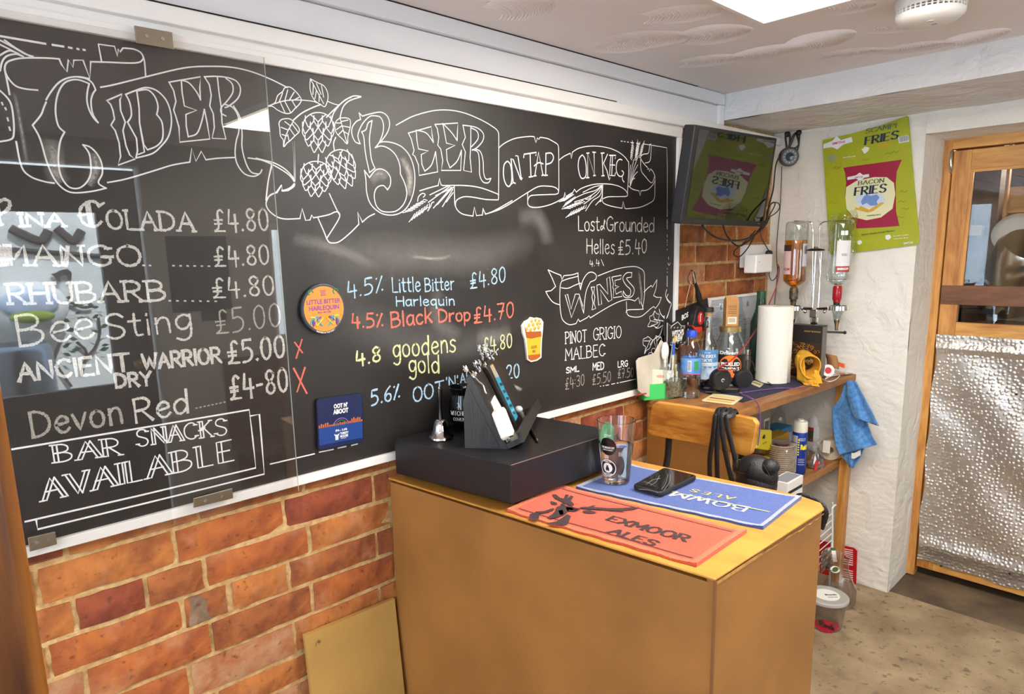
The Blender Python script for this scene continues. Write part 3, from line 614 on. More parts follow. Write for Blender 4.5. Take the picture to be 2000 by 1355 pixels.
# BEER
k.raw('718,430 740,452;~740,452 800,435 870,425 915,455 930,510 912,570 865,635;~860,635 900,630 960,640 1020,670 1070,730 1100,820 1105,920 1085,1020 1040,1100 970,1138 890,1135 830,1100 790,1050 770,980 765,900 755,830;755,830 790,880;~790,880 830,830 870,820 910,840 935,880 935,930 915,965;~915,965 885,935 842,950 823,1000 835,1070 870,1110 920,1120 980,1110 1030,1060 1050,990 1035,920 1005,855;~1005,855 1000,790 970,720 920,675 870,660 830,672;~830,672 860,630 885,560 885,500 865,460 830,450 790,455 745,500 715,560 710,600 725,645;~725,645 690,630 668,580 670,530 698,490 728,475;728,475 718,430', **D)
k.raw('~808,483 780,500 765,545 735,562;~735,562 750,600 760,700 775,780 790,845;790,845 828,815;~828,815 805,760 795,690 790,600 808,483', **D)
k.raw('~975,515 1020,490 1100,450 1230,415 1340,410 1450,430 1560,475 1640,520 1685,560 1690,620;~1690,600 1690,800 1688,1030;~1690,1000 1660,985 1560,950 1450,935 1300,935;1300,935 1288,930 1278,885 1268,935;~1268,935 1210,950 1140,972;~1380,935 1382,1000 1388,1080 1430,1130 1510,1148;1510,1148 1520,1085 1535,1145 1575,1140 1580,1092 1597,1135;~1597,1135 1660,1110 1783,1040;~1685,1035 1600,1032 1500,1015 1440,1015 1395,1040 1388,1078', **D)
k.raw('1060,570 1220,525 1225,580 1235,635;~1235,635 1185,570 1115,550;1115,550 1120,620 1130,680 1200,695 1150,720 1155,790 1175,835;~1175,835 1222,790 1250,700;1250,700 1265,840 1135,865 1130,790 1105,730 1090,720 1100,690 1080,610 1060,570;1245,510 1405,500 1402,560 1400,622;~1400,622 1360,565 1300,503;1300,503 1315,580 1325,640 1385,655 1325,685 1330,760 1350,812;~1350,812 1400,765 1430,690;1430,690 1425,830 1290,830 1300,760 1285,680 1265,655 1272,600 1262,540 1245,510', **D)
k.raw('~1440,515 1530,530 1580,570 1580,620 1545,665 1505,690;1440,515 1457,600 1435,650 1457,700 1445,830 1500,842 1490,740 1495,640 1495,530;~1500,535 1540,560 1545,610 1500,665;~1505,685 1545,705 1555,780 1557,860 1580,910 1618,915 1635,885;~1635,885 1602,890 1585,850 1580,760 1562,700 1530,682', **D)
def wheat(x0, y0, x1, y1, n=6, o=D):
    d = V((x1-x0, y1-y0)); L = d.length; d.normalize(); s_ = V((-d.y, d.x))
    for i in range(n):
        for sg in (-1, 1):
            c = V((x0, y0)) + d * (L * i / n) + s_ * sg * L * .10; a = c + d * L * .24 + s_ * sg * L * .07; e = a + d * L * .35 + s_ * sg * L * .12
            m_ = c + d * L * .12 + s_ * sg * L * .14
            k.raw('~%g,%g %g,%g %g,%g %g,%g;%g,%g %g,%g' % (c.x, c.y, m_.x, m_.y, a.x, a.y, c.x + d.x*L*.1, c.y + d.y*L*.1, a.x, a.y, e.x, e.y), **o, w_=.0022)
k.raw('1340,937 1210,1000;1350,942 1200,1052;1360,947 1235,1092;1365,955 1262,1068;1370,962 1298,1082;1375,948 1250,1005;1372,985 1325,1050;~1125,1045 1132,1012 1158,990 1178,998 1165,1016;~1238,1050 1225,1055 1215,1080 1195,1112', **D, w_=.003)
wheat(1200, 1050, 1090, 1125)
E_ = dict(ox=940, oy=200, sc=4.84)
k.raw('~165,430 220,385 320,340 450,322 500,325;500,325 515,380 530,335 542,350 555,330;~555,330 620,340 680,370 722,400 730,440;~730,430 732,700 730,835 712,865 640,870 520,875 460,885 438,925;~732,835 700,805 640,792 540,795 440,850 360,900 250,970 150,1020 40,1055;40,1055 20,1012 8,1066;437,850 437,930;~437,920 440,965 470,988 530,992 620,975 700,945 780,900;780,900 790,850 800,890 830,870 865,850 880,820 897,848;~897,848 950,810 1060,775 1180,770 1280,785 1350,820 1382,860;~1382,850 1375,885 1300,890 1200,892 1150,910', **E_)
k.raw('~735,545 780,510 840,480;840,480 850,530 860,470;~860,470 930,430 1050,412 1180,425 1280,460 1350,510 1392,565;~1392,560 1392,640 1385,790 1380,860;~1148,780 1145,860 1145,935 1180,965 1250,985 1330,1000;1330,1000 1340,935 1355,1000 1370,1005;~1370,1005 1500,990 1600,945 1635,905 1640,800 1640,700 1620,650;1620,650 1600,628 1590,650 1580,622 1570,632;~1570,615 1530,570 1505,520 1530,490 1578,478 1590,400;~1590,400 1605,402 1600,520 1585,562 1548,572;~1505,540 1510,640 1550,700 1610,760 1640,690;~1390,790 1430,820 1490,835;1490,835 1500,880 1510,835;~1510,835 1570,825 1620,780 1640,740', **E_)
k.raw('1320,365 1333,368;1350,370 1360,371;1380,374 1390,375;1413,378 1440,381;1465,385 1500,390;1530,393 1603,402;1612,405 1752,428 1757,600 1757,800 1757,962;1757,1000 1757,1080;1757,1105 1757,1140;1757,1165 1757,1197;1757,1250 1757,1275;1757,1297 1757,1303;1757,1320 1757,1326', **E_, w_=.003)
k.raw('~245,555 215,590 208,680 225,760 258,795 285,750 285,650 270,580 245,555;283,770 300,760 280,530 300,540 370,725 385,715;325,505 345,505 378,730;300,755 320,765;400,520 402,490 520,472 514,500;460,482 468,700;450,705 485,700;505,692 540,470 582,688;~500,600 540,570 582,580;495,695 518,692;572,690 592,686;608,688 610,482;~610,482 660,480 682,520 660,568 612,585;598,690 625,688', **E_, w_=.0044)
k.raw('~955,495 925,530 915,610 935,700 962,718 988,690 990,600 978,530 955,495;1005,712 1005,480 1070,690 1065,470;995,480 1018,478;1052,470 1080,472;992,712 1018,710;1060,692 1078,690;1150,692 1140,480;1130,480 1160,478;1138,694 1162,692;1192,490 1155,575 1185,640 1210,735 1218,712;1210,500 1272,500 1265,530;1225,502 1215,590 1260,592;1217,590 1212,690 1262,692 1268,665;1240,502 1232,690;~1330,545 1305,538 1280,570 1275,640 1295,690 1328,698 1345,665 1328,645;~1330,690 1335,730 1348,752', **E_, w_=.0044)
k.raw('1405,790 1420,640 1440,540;1405,785 1440,620 1485,500;1408,790 1450,640 1478,590;~1410,785 1440,700 1475,655;~1405,780 1430,730 1450,715;1400,760 1405,640 1412,590', **E_, w_=.0026); wheat(1435, 545, 1455, 420, 6, E_); wheat(1478, 520, 1500, 405, 6, E_)
k.raw('~1140,780 1080,830 980,860 880,905;~1140,785 1090,840 1000,900 880,940;~1140,790 1100,860 1010,930 970,960;~1142,795 1120,880 1050,930 985,1025;~1142,800 1135,900 1080,970;~1130,785 1060,800 960,850;~1040,880 1020,910 985,915;~1120,930 1130,920 1132,935 1118,935', **E_, w_=.0028); wheat(880, 880, 790, 940, 6, E_); wheat(985, 955, 840, 1020, 6, E_)
F_ = dict(ox=1020, oy=400, sc=3.3875)
k.raw('170,430 215,450 255,466;255,466 262,495 275,468;~275,468 330,462 368,450;~368,450 372,500 385,560;170,430 195,480 220,540;220,540 190,568 155,573;~155,573 175,610 205,645 245,660;~260,505 250,540 248,640 255,720 270,765 310,792 355,785;355,785 370,755 380,772;380,772 430,745 440,733 450,747;~450,747 560,680 640,640 700,625 745,635;745,635 768,612 778,655 785,640 800,690;~800,690 760,692 700,695 685,712;~260,505 300,490 370,472;~258,548 300,552 350,530 385,518;385,560 390,520;~385,560 400,500 430,455 460,445 487,462 485,492 450,510;~450,510 420,580 405,715;405,715 375,610 325,745 283,595 300,592 322,690 350,590 375,590 400,670', **F_)
k.raw('~500,470 620,425 720,408 770,415 805,445 808,520 808,600 795,690;~688,700 700,730 740,742 790,735 850,685;850,685 870,672 880,685;~880,685 905,650 920,612;920,612 890,612 868,600;~868,600 885,550 890,495;890,495 860,545 852,532;~852,535 830,550 805,577;~688,640 690,700', **F_)
k.raw('455,545 478,542 472,580 480,610 474,650 485,685 460,695 468,650 460,610 465,580 455,545;492,532 505,665 525,655 515,560 570,640 592,628 577,475 558,488 566,590 512,525 492,532;592,478 655,465 652,490 612,500 615,535 640,540 614,555 620,590 655,572 660,605 602,615 605,560 598,545 603,525 592,478', **F_)
k.raw('~725,448 690,450 665,485 685,530 715,560 712,598 688,600 668,570;~668,570 668,600 690,614 728,602 740,555 705,510 690,485 722,478;722,478 725,448', **F_)
# grape vine
k.raw('958,470 958,540;~955,560 948,600 965,630 985,655 975,690 960,740 930,800 910,860 870,890 845,925;~965,590 955,620 975,650;~985,660 965,720 950,760;~940,750 915,720 905,690;~930,740 940,735 938,750;~930,795 900,815 880,812;~940,770 890,760 870,760;~915,870 890,900', **F_, w_=.0034)
k.raw('~875,700 890,720 905,725 902,760 910,780 890,810 870,800 850,805 830,802 845,770 842,740 860,730 875,700;~900,780 870,740 875,702;900,780 845,765;895,785 850,800;~830,870 850,885 862,900 850,930 840,950 820,965 808,985 815,940 800,925 800,890 818,880 830,870;848,890 810,975;845,900 805,900;~885,865 905,875 920,880 920,910 905,940 890,965 880,930 872,900 885,865;888,870 892,955', **F_, w_=.0024)
for gx, gy, gr in ((868, 965, 17), (848, 995, 19), (878, 1000, 16), (835, 1020, 18), (862, 1028, 17), (888, 980, 14)):
    k.raw('~' + ' '.join('%.1f,%.1f' % (gx + gr*.8*math.cos(t*math.pi/5), gy + gr*math.sin(t*math.pi/5)) for t in range(11)), **F_, w_=.0026)
k.raw('958,0 958,75;958,105 958,160;958,197 958,210;958,232 958,240;958,262 958,268;958,292 958,298;967,345 967,360;~963,385 970,400 978,385;958,420 958,426;958,442 958,448;645,1175 750,1152;590,1186 612,1181;552,1194 572,1190;535,1197 540,1196;515,1200 520,1199;625,1179 636,1177', **F_, w_=.003)
Cc = dict(ox=0, oy=740, sc=10/3)
k.raw('80,457 850,330 1622,200 1645,390 1665,578 900,760 165,928;1632,240 1688,230 1705,430 1720,618 980,800 245,978 235,915', **Cc, w_=.0042)
k.raw('640,530 1070,430;1118,414 1255,386;1300,374 1378,358;1432,348 1490,333', ox=400, oy=800, sc=5, w_=.0036)
def wr(c, t, p0, p1, h, oo, w_=.0045, style='', **q): c.write(t, p0, p1, h, w_, style, o=(oo['ox'], oo['oy']), sc=oo['sc'], **q)
wr(k, 'BAR', (350, 545), (790, 492), 112, Cc, .0032, 'sd', jit=.05, rough=.1); wr(k, 'SNACKS', (895, 440), (1480, 360), 105, Cc, .0032, 'sd', jit=.05, rough=.1)
wr(k, 'AVAILABLE', (275, 795), (1525, 528), 135, Cc, .0034, 'sd', jit=.05, rough=.1)
wr(k, 'PINOT', (285, 918), (425, 903), 75, F_, .0034, 's'); wr(k, 'GRIGIO', (470, 895), (655, 878), 78, F_, .0034, 's')
wr(k, 'MALBEC', (285, 1027), (545, 998), 78, F_, .0034, 's')
wr(k, 'SML', (290, 1113), (375, 1100), 36, F_, .0045); wr(k, 'MED', (466, 1092), (540, 1088), 48, F_, .0045); wr(k, 'LRG', (632, 1075), (698, 1066), 38, F_, .0045)
k.done('banner_drawing', chalk_w, board)
k = Chalk(); Bc = dict(ox=0, oy=380, sc=10/3)
wr(k, 'P', (0, 200), (85, 165), 150, Bc, .006, 's'); wr(k, 'INA', (135, 205), (420, 205), 82, Bc, .006, 's')
wr(k, 'C', (530, 215), (670, 205), 165, Bc, .006, ''); k.raw('560,60 590,200;575,60 600,205;510,135 560,130;640,75 675,55', **Bc, w_=.006, rough=.4)
wr(k, 'OLADA', (700, 220), (1265, 238), 120, Bc, .0055, 's')
wr(k, '\u00a34.80', (1400, 240), (1750, 232), 140, Bc, .005); wr(k, 'MANGO', (10, 460), (925, 462), 130, Bc, .006, 's'); k.raw('30,330 25,455;45,330 50,455;60,330 75,455;440,340 430,450', **Bc, w_=.007, rough=.4)
wr(k, '\u00a34.80', (1400, 468), (1755, 450), 125, Bc, .005); wr(k, 'RHUBARB', (60, 712), (1080, 688), 128, Bc, .006, 's'); wr(k, '\u00a34.80', (1390, 672), (1785, 652), 125, Bc, .005)
for x0, y0, dx, n in ((930, 460, 42, 2), (1125, 462, 46, 7), (1100, 690, 50, 7)):
    for i in range(n): k.raw('%g,%g %g,%g' % (x0 + dx*i, y0 + i*.6, x0 + dx*i + 9, y0 + i*.6 + 1), **Bc, w_=.0035)
wr(k, 'Bee', (125, 985), (620, 925), 190, Bc, .0052, jit=.2); wr(k, 'Sting', (690, 940), (1250, 880), 155, Bc, .0052, jit=.2)
wr(k, 'ANCIENT', (125, 1215), (850, 1145), 112, Bc, .007); wr(k, 'WARRIOR', (935, 1140), (1440, 1092), 98, Bc, .007); wr(k, 'DRY', (755, 1255), (985, 1238), 85, Bc, .007)
wr(k, '\u00a35.00', (1490, 1100), (1855, 1055), 140, Bc, .0065); wr(k, '\u00a34-80', (1505, 1335), (1875, 1275), 150, Bc, .0065)
wr(k, 'Red', (885, 285), (1230, 215), 150, Cc, .006); wr(k, 'Lost&Grounded', (370, 170), (872, 180), 95, F_, .0042, gap=1.2)
wr(k, 'Helles', (425, 320), (610, 325), 95, F_, .0042); wr(k, '\u00a35.40', (635, 330), (822, 318), 92, F_, .0048); wr(k, '4.4', (445, 408), (510, 400), 42, F_, .003); k.raw('522,362 538,402', **F_, w_=.003)
k.done('chalk_writing', chalk_soft, board)
k = Chalk(); wr(k, 'Devon', (210, 380), (800, 285), 160, Cc, .006)
wr(k, '\u00a34:30', (285, 1222), (410, 1190), 72, F_, .003); wr(k, '\u00a35.50', (464, 1190), (585, 1165), 66, F_, .003); wr(k, '\u00a37.50', (632, 1145), (735, 1135), 58, F_, .003)
wr(k, '\u00a35.00', (1410, 905), (1830, 855), 150, Bc, .0042)
for i in range(8): k.raw('%g,%g %g,%g' % (1275 + 26*i, 190 - 5.5*i, 1283 + 26*i, 188 - 5.5*i), **Cc, w_=.0035)
k.done('chalk_writing', chalk_g, board)
G_ = dict(ox=560, oy=480, sc=3.388)
k = Chalk(); wr(k, '4.5%', (405, 345), (640, 300), 105, G_, .0045); wr(k, 'Little', (700, 308), (885, 300), 95, G_, .0042); wr(k, 'Bitter', (915, 302), (1108, 288), 85, G_, .0042)
wr(k, 'Harlequin', (725, 398), (1110, 392), 62, G_, .0042); wr(k, '\u00a34.80', (1215, 285), (1448, 235), 100, G_, .0045)
wr(k, '5.6%', (560, 1055), (750, 1005), 95, G_, .0055); wr(k, 'OOT', (838, 1035), (1040, 985), 95, G_, .0055); wr(k, "'N'", (1055, 940), (1135, 925), 68, G_, .0045); wr(k, 'Ab', (1148, 920), (1215, 905), 75, G_, .005)
wr(k, '-', (1390, 830), (1425, 825), 60, G_, .0045); wr(k, '20', (1455, 882), (1540, 868), 90, G_, .0055)
k.done('chalk_writing', chalk_b, board)
k = Chalk(); wr(k, '4.5%', (432, 540), (640, 535), 90, G_, .006); wr(k, 'Black', (690, 540), (962, 505), 98, G_, .006); wr(k, 'Drop', (1005, 505), (1215, 492), 82, G_, .006); wr(k, '\u00a34.70', (1240, 512), (1502, 470), 100, G_, .0055)
k.raw('52,638 103,706;100,620 62,742;45,810 132,975;120,805 68,965', **G_, w_=.0045, rough=.3)
k.done('chalk_writing', chalk_r, board)
k = Chalk(); wr(k, '4.8', (460, 795), (622, 760), 95, G_, .006); wr(k, 'goodens', (705, 740), (1120, 700), 122, G_, .0055); wr(k, 'gold', (810, 835), (1010, 840), 118, G_, .0055); wr(k, '\u00a34.80', (1300, 705), (1490, 670), 92, G_, .0048)
k.done('chalk_writing', chalk_y, board)
d = Dust()
d.smear('325,900 350,1000 360,1120 400,1200', 0, 0, 10/3, .030, .5); d.smear('610,990 625,1080 600,1160 575,1210', 0, 0, 10/3, .016, .75); d.smear('830,850 810,1010;905,760 915,985;1075,830 1075,900;1175,800 1190,900;1250,880 1330,880;1410,700 1420,880;1540,960 1570,1060', 0, 0, 10/3, .012, .5)
d.smear('95,590 140,850 180,1090', 0, 0, 10/3, .006, .4); d.smear('1900,930 1895,1120', 0, 0, 10/3, .018, .3)
d.smear('1010,730 1070,860 1060,1010', 500, 100, 3.566, .022, .6); d.smear('790,900 860,850 910,890', 500, 100, 3.566, .03, .35); d.smear('1665,560 1668,960', 500, 100, 3.566, .014, .6); d.smear('1110,700 1140,840;1290,680 1310,820;1470,600 1480,820;905,480 905,590;1395,960 1410,1010;1340,970 1310,1060;780,640 800,800', 500, 100, 3.566, .014, .45)
d.smear('710,1000 760,1090;945,600 1010,560', 500, 100, 3.566, .02, .3); d.smear('240,650 235,780;510,1000 560,1110;460,1180 500,1280', 500, 100, 3.566, .02, .25)
d.smear('710,420 715,780;1360,560 1370,820;1165,790 1165,880;1560,520 1590,480;1520,600 1600,720;1625,780 1620,900;470,830 460,880', 940, 200, 4.84, .012, .45)
d.smear('770,430 790,600 780,650;270,580 270,740;300,620 330,700;710,650 770,660;870,560 900,620;420,470 440,560;170,480 200,640', 1020, 400, 3.3875, .016, .35)
# wiped areas and smears on the empty part of the board
d.smear('570,465 620,475 690,500 730,520', 0, 0, 1, .03, .22); d.smear('600,470 700,490 900,500 1050,470', 0, 0, 1, .10, .10); d.smear('620,590 760,650 900,680 1000,640', 0, 0, 1, .12, .09); d.smear('1010,430 1040,420 1060,440 1070,480', 0, 0, 1, .06, .16)
d.smear('620,560 800,500 1000,520', 0, 0, 1, .14, .08); d.smear('985,750 1005,755 1020,762', 0, 0, 1, .012, .6); d.smear('800,500 850,505 880,500', 0, 0, 1, .01, .4); d.smear('1130,520 1125,560;1230,610 1240,680', 0, 0, 1, .012, .25); d.smear('860,560 850,620 900,660', 0, 0, 1, .05, .15); d.smear('930,655 960,660 1000,650', 0, 0, 1, .05, .2)
tag(d.b.build('chalk_dust', dust_m, board), kind='stuff')

# sliding clear sheet in front of the left of the board with its steel clips
YG = -.040
XE = U(548, 515, 'y', YG).x
pane = thing('sliding_glass_pane', 'clear sliding sheet over the cider half of the board, held by steel clips', 'glass pane', (.2, YG, 1.0))
B('glass', (-.7, YG, .988), (XE, YG + .004, 1.96), glass_sheet, pane)
B('polished_edge', (XE, YG, .988), (XE + .0008, YG + .004, 1.96), mat('sheet_edge', '#b9bcb8', .3, alpha=.6), pane)
def clip(p, y=YG - .003):
    q = [U(px, py, 'y', y) for px, py in p]; b = MB(); b.add(q + [v + V((0, .003, 0)) for v in q], [(3, 2, 1, 0), (4, 5, 6, 7), (0, 1, 5, 4), (1, 2, 6, 5), (2, 3, 7, 6), (3, 0, 4, 7)])
    o = b.build('clip', dull_steel, pane, bevel=.0015)
    c0, c1 = (q[0]+q[3])/2, (q[1]+q[2])/2
    for t in (.28, .7):
        c = c0.lerp(c1, t); MB().cyl(c + V((0, 0, 0)), c + V((0, -.003, 0)), .0035, n=12).cyl(c + V((0, -.003, 0)), c + V((0, -.0034, 0)), .0015, n=6).build('screw', steel, o)
clip([(262, 49), (337, 63), (341, 97), (266, 84)]); clip([(378, 973), (454, 953), (456, 973), (378, 992)]); clip([(54, 1050), (108, 1038), (112, 1063), (58, 1078)])

# clips of beers hung on the board
pc = thing('pump_clip', 'round orange beer badge with purple lettering on the chalkboard', 'pump clip', U(633, 603, 'y', YB) + V((0, 0, 0)), group='beer badges on the board')
c = U(633, 603, 'y', YB - .012); RX = (U(676, 598, 'y', YB) - U(591, 606, 'y', YB)).length / 2; RZ = RX * 1.04
navy = mat('badge_slate', '#3c3f4a', .4); oran = mat('badge_orange', '#f0923a', .5); purp = mat('badge_purple', '#7a3fa0', .5); teal = mat('badge_teal', '#4aa7ae', .5); yel = mat('badge_yellow', '#e5c83c', .5)
MB().prism(circ(RX, 48, ry=RZ), c, (1, 0, 0), (0, 0, 1), (0, .010, 0)).build('backing', navy, pc, bevel=.002)
MB().prism(circ(RX*.9, 48, ry=RZ*.9), c + V((0, -.0006, 0)), (1, 0, 0), (0, 0, 1), (0, .0005, 0)).build('face', oran, pc)
fn = lambda cx_, cz_: (lambda x, y: c + V((cx_ + x, -.0012, cz_ + y)))
b = MB(); text_into(b, 'LITTLE BITTER', fn(0, .018), w_=.088, h=.0105, bold=.015); text_into(b, 'HARLEQUIN', fn(0, .003), w_=.078, h=.0105, bold=.015); text_into(b, 'BEST BITTER', fn(0, -.008), w_=.035, h=.0035)
text_into(b, 'ELEC', fn(0, .043), w_=.014, h=.003); text_into(b, 'TRIC', fn(0, .038), w_=.014, h=.003); text_into(b, 'BEAR', fn(0, .033), w_=.014, h=.003); b.build('lettering', purp, pc)
for mt, sg, ph in ((teal, -1, 0), (teal, 1, 0), (purp, -1, 1), (purp, 1, 1), (yel, -1, 2), (yel, 1, 2)):
    b = MB(); r = random.Random(ph)
    P = [c + V((sg * (.008 + .028 * t + .004*math.sin(9*t + ph*2)), -.0013, -.040 + .022 * abs(math.sin(3*t + ph)) )) for t in [i/14 for i in range(15)]]
    b.tube(P, .0022, 5, flat=1); b.build('scroll', mt, pc)
for sg in (-1, 1): MB().tube([c + V((sg*.032 + math.cos(t)*.006, -.0013, .040 + math.sin(t)*.006)) for t in [i*.6 for i in range(8)]], .0016, 5).build('scroll', mat('badge_green', '#3e8f5c', .5), pc)
text('BREWED IN THE WEST', 'lettering', ink_w, pc, lambda x, y: c + V((math.sin(x/(RX*.95))*RX*.95*.99, -.0014, -math.cos(x/(RX*.95))*RZ*.95 + y)), w_=.05, h=.0035)

pc = thing('pump_clip', 'square navy beer badge with a lit bridge over water, lowest on the board', 'pump clip', U(665, 825, 'y', YB), group='beer badges on the board')
q = [U(x, y, 'y', YB - .010) for x, y in ((616, 779), (706, 767), (713, 862), (623, 880))]
o0 = (q[0]+q[1]+q[2]+q[3])/4; u_ = ((q[1]-q[0])+(q[2]-q[3]))/2; W_ = u_.length; u_.normalize(); v_ = V((0, 0, 1)); H_ = ((q[0]-q[3]).length + (q[1]-q[2]).length)/2
u_ = V((u_.x, 0, u_.z)).normalized(); v_ = V((-u_.z, 0, u_.x))
MB().prism(roundrect(W_, H_, .009), o0, u_, v_, (0, .008, 0)).build('backing', mat('badge_edge', '#0d1226', .4), pc)
sq = lambda x, y, w2, h2, mt, nm, n=.0007: MB().prism([(x-w2/2, y-h2/2), (x+w2/2, y-h2/2), (x+w2/2, y+h2/2), (x-w2/2, y+h2/2)], o0 + V((0, -n, 0)), u_, v_, (0, .0003, 0)).build(nm, mt, pc)
MB().prism(roundrect(W_*.96, H_*.97, .008), o0 + V((0, -.0004, 0)), u_, v_, (0, .0003, 0)).build('face', mat('badge_navy', '#16224e', .35), pc)
sq(0, -.030, W_*.94, H_*.34, mat('badge_water', '#1c3f86', .35), 'water'); 
b = MB(); r = random.Random(3)
for i in range(22):
    x = -W_*.46 + W_*.92*i/21; hh = .004 + .006*r.random() * (1.8 if abs(x) > .025 else .5)
    b.prism([(x-.0018, -.009), (x+.0018, -.009), (x+.0018, -.009+hh), (x-.0018, -.009+hh)], o0 + V((0, -.0011, 0)), u_, v_, (0, .0003, 0))
b.build('lit_buildings', mat('badge_amber', '#c76a34', .4), pc)
for rr, mt in ((.020, mat('badge_violet', '#b67ad0', .4)), (.0145, mat('badge_leaf', '#3f8f4c', .4))):
    MB().tube([o0 + u_*(math.cos(math.pi*i/14)*rr) + v_*(-.009 + math.sin(math.pi*i/14)*rr*.85) + V((0, -.0014, 0)) for i in range(15)], .0007, 5).build('arch', mt, pc)
fn2 = lambda cx_, cz_: (lambda x, y: o0 + u_*(cx_+x) + v_*(cz_+y) + V((0, -.0015, 0)))
b = MB(); text_into(b, "OOT N'", fn2(.0, .040), w_=.038, h=.010, bold=.05); text_into(b, 'ABOOT', fn2(.0, .026), w_=.042, h=.011, bold=.05); text_into(b, 'IPA - 5.6%', fn2(0, -.022), w_=.032, h=.0052, bold=.03)
text_into(b, 'THIRSTY', fn2(.008, -.031), w_=.024, h=.0055, bold=.04); text_into(b, 'MOOSE', fn2(.007, -.0385), w_=.022, h=.0055, bold=.04); text_into(b, 'BREWING CO.', fn2(.006, -.044), w_=.015, h=.0018)
for sx in (-.016, -.013, -.010): b.prism([(sx-.0009, -.046), (sx+.0009, -.046), (sx+.0012, -.034), (sx-.0012, -.034)], o0 + V((0, -.0015, 0)), u_, v_, (0, .0002, 0))
b.prism([(-.020, -.029), (-.017, -.032), (-.013, -.0325), (-.009, -.032), (-.006, -.029), (-.007, -.0345), (-.019, -.0345)], o0 + V((0, -.0015, 0)), u_, v_, (0, .0002, 0))
b.build('lettering', ink_w, pc)

pc = thing('pump_clip', 'beer badge shaped like a full pint with orange fruit froth, right of the prices', 'pump clip', U(1042, 665, 'y', YB), group='beer badges on the board')
def px(P, y): return [U(1020 + a/3.3875, 400 + b_/3.3875, 'y', y) for a, b_ in P]
def plate(P, y, t, mt, nm):
    q = px(P, y); b = MB(); n = len(q); b.add(q + [v + V((0, t, 0)) for v in q], [tuple(range(n)), tuple(range(n, 2*n))[::-1]] + [(i, n+i, n+(i+1) % n, (i+1) % n) for i in range(n)]); return b.build(nm, mt, pc)
plate([(5, 850), (0, 800), (20, 770), (45, 758), (60, 742), (85, 750), (100, 745), (125, 752), (140, 775), (137, 830), (130, 900), (127, 1010), (100, 1030), (60, 1040), (35, 1025), (28, 960), (20, 890)], YB - .008, .007, mat('sticker_white', '#f0ead8', .5), 'backing')
plate([(28, 862), (60, 850), (128, 845), (122, 920), (120, 1005), (95, 1022), (60, 1030), (42, 1018), (35, 950)], YB - .0088, .0006, mat('beer_gold', '#e8b02c', .4), 'beer')
plate([(15, 800), (30, 840), (60, 838), (125, 835), (128, 870), (60, 885), (28, 880)], YB - .0092, .0005, mat('beer_brown', '#a8541c', .4), 'beer_band')
plate([(38, 995), (120, 985), (119, 1005), (95, 1022), (60, 1030), (42, 1018)], YB - .0092, .0005, mat('beer_brown2', '#b05a20', .4), 'beer_band')
b = MB()
for x, y, r_ in ((30, 820, 16), (55, 825, 18), (82, 818, 18), (108, 810, 17), (45, 795, 17), (72, 790, 18), (100, 785, 17), (62, 768, 15), (88, 762, 15), (118, 785, 14), (112, 765, 12)):
    q = px([(x, y)], YB - .009)[0]; b.ball(q, r_/3.3875 * 1.7/1313, 10, 6, sc=(1, .25, 1))
b.build('fruit', mat('fruit_orange', '#f0a23a', .4, var=.15, vscale=60), pc, smooth=True)
cc = px([(78, 940)], YB - .0095)[0]; text('GOLDIES', 'lettering', mat('print_ochre', '#8a6a1c', .6), pc, lambda x, y: cc + V((x, 0, y)), w_=.026, h=.009)
cc2 = px([(78, 968)], YB - .0095)[0]; text('BEER', 'lettering', bpy.data.materials['print_ochre'], pc, lambda x, y: cc2 + V((x, 0, y)), w_=.013, h=.008)
# ------------------------------------------------------------------ more helpers
def UPl(x, y, p0, n):
    """the point of the plane (p0, n) seen at pixel x, y"""
    d = ray(x, y); n = V(n); return CAM + d * ((V(p0) - CAM).dot(n) / d.dot(n))
def mpp(P): return (V(P) - CAM).dot(FW) / F_PX
def roman_into(mb, s, fn, w_, h, thick=1.5, thin=.5, serif=.9, gap=1.8):
    """capitals with thick stems, thin bars and serifs"""
    S, W = strokes(s, gap)
    if serif: S = serifed(S, serif)
    S = [(sg, st) for P, st in S for sg in ([P] if not st else [P[i:i+2] for i in range(len(P)-1)])]
    sx = w_ / W; sy = h / 10
    for P, _ in S:
        n = len(P); vs = []
        for i, p in enumerate(P):
            t = P[min(i+1, n-1)] - P[max(i-1, 0)]
            t = V((t.x, t.y, 0)); t = t.normalized() if t.length > 1e-9 else V((1, 0, 0))
            hw = (thin + (thick - thin) * abs(t.y)) / 2; nn = V((-t.y, t.x, 0)) * hw
            e = t * (thin/2) * (-1 if i == 0 else 1 if i == n-1 else 0)
            for q in (p + nn + e, p - nn + e): vs.append(fn((q.x - W/2) * sx, (q.y - 5) * sy))
        mb.add(vs, [(2*i, 2*i+1, 2*i+3, 2*i+2) for i in range(n-1)])
def roman(s, name, m, parent, fn, w_, h, **k):
    b = MB(); roman_into(b, s, fn, w_, h, **k); return b.build(name, m, parent)
def round_fn(c, r, a0, z0, lift=.0006):
    """print wrapped round an upright cylinder, centred on the heading a0"""
    return lambda x, y: V((c[0] + (r + lift) * math.cos(a0 + x / r), c[1] + (r + lift) * math.sin(a0 + x / r), z0 + y))
def face_angle(c): return math.atan2(CAM.y - c[1], CAM.x - c[0])
def wrap(c, r, a0, half, z0, z1, n=14, lift=.0004):
    b = MB(); b.sheet(lambda u, v: (c[0] + (r+lift) * math.cos(a0 - half + 2*half*u), c[1] + (r+lift) * math.sin(a0 - half + 2*half*u), z0 + (z1-z0)*v), n, 1); return b

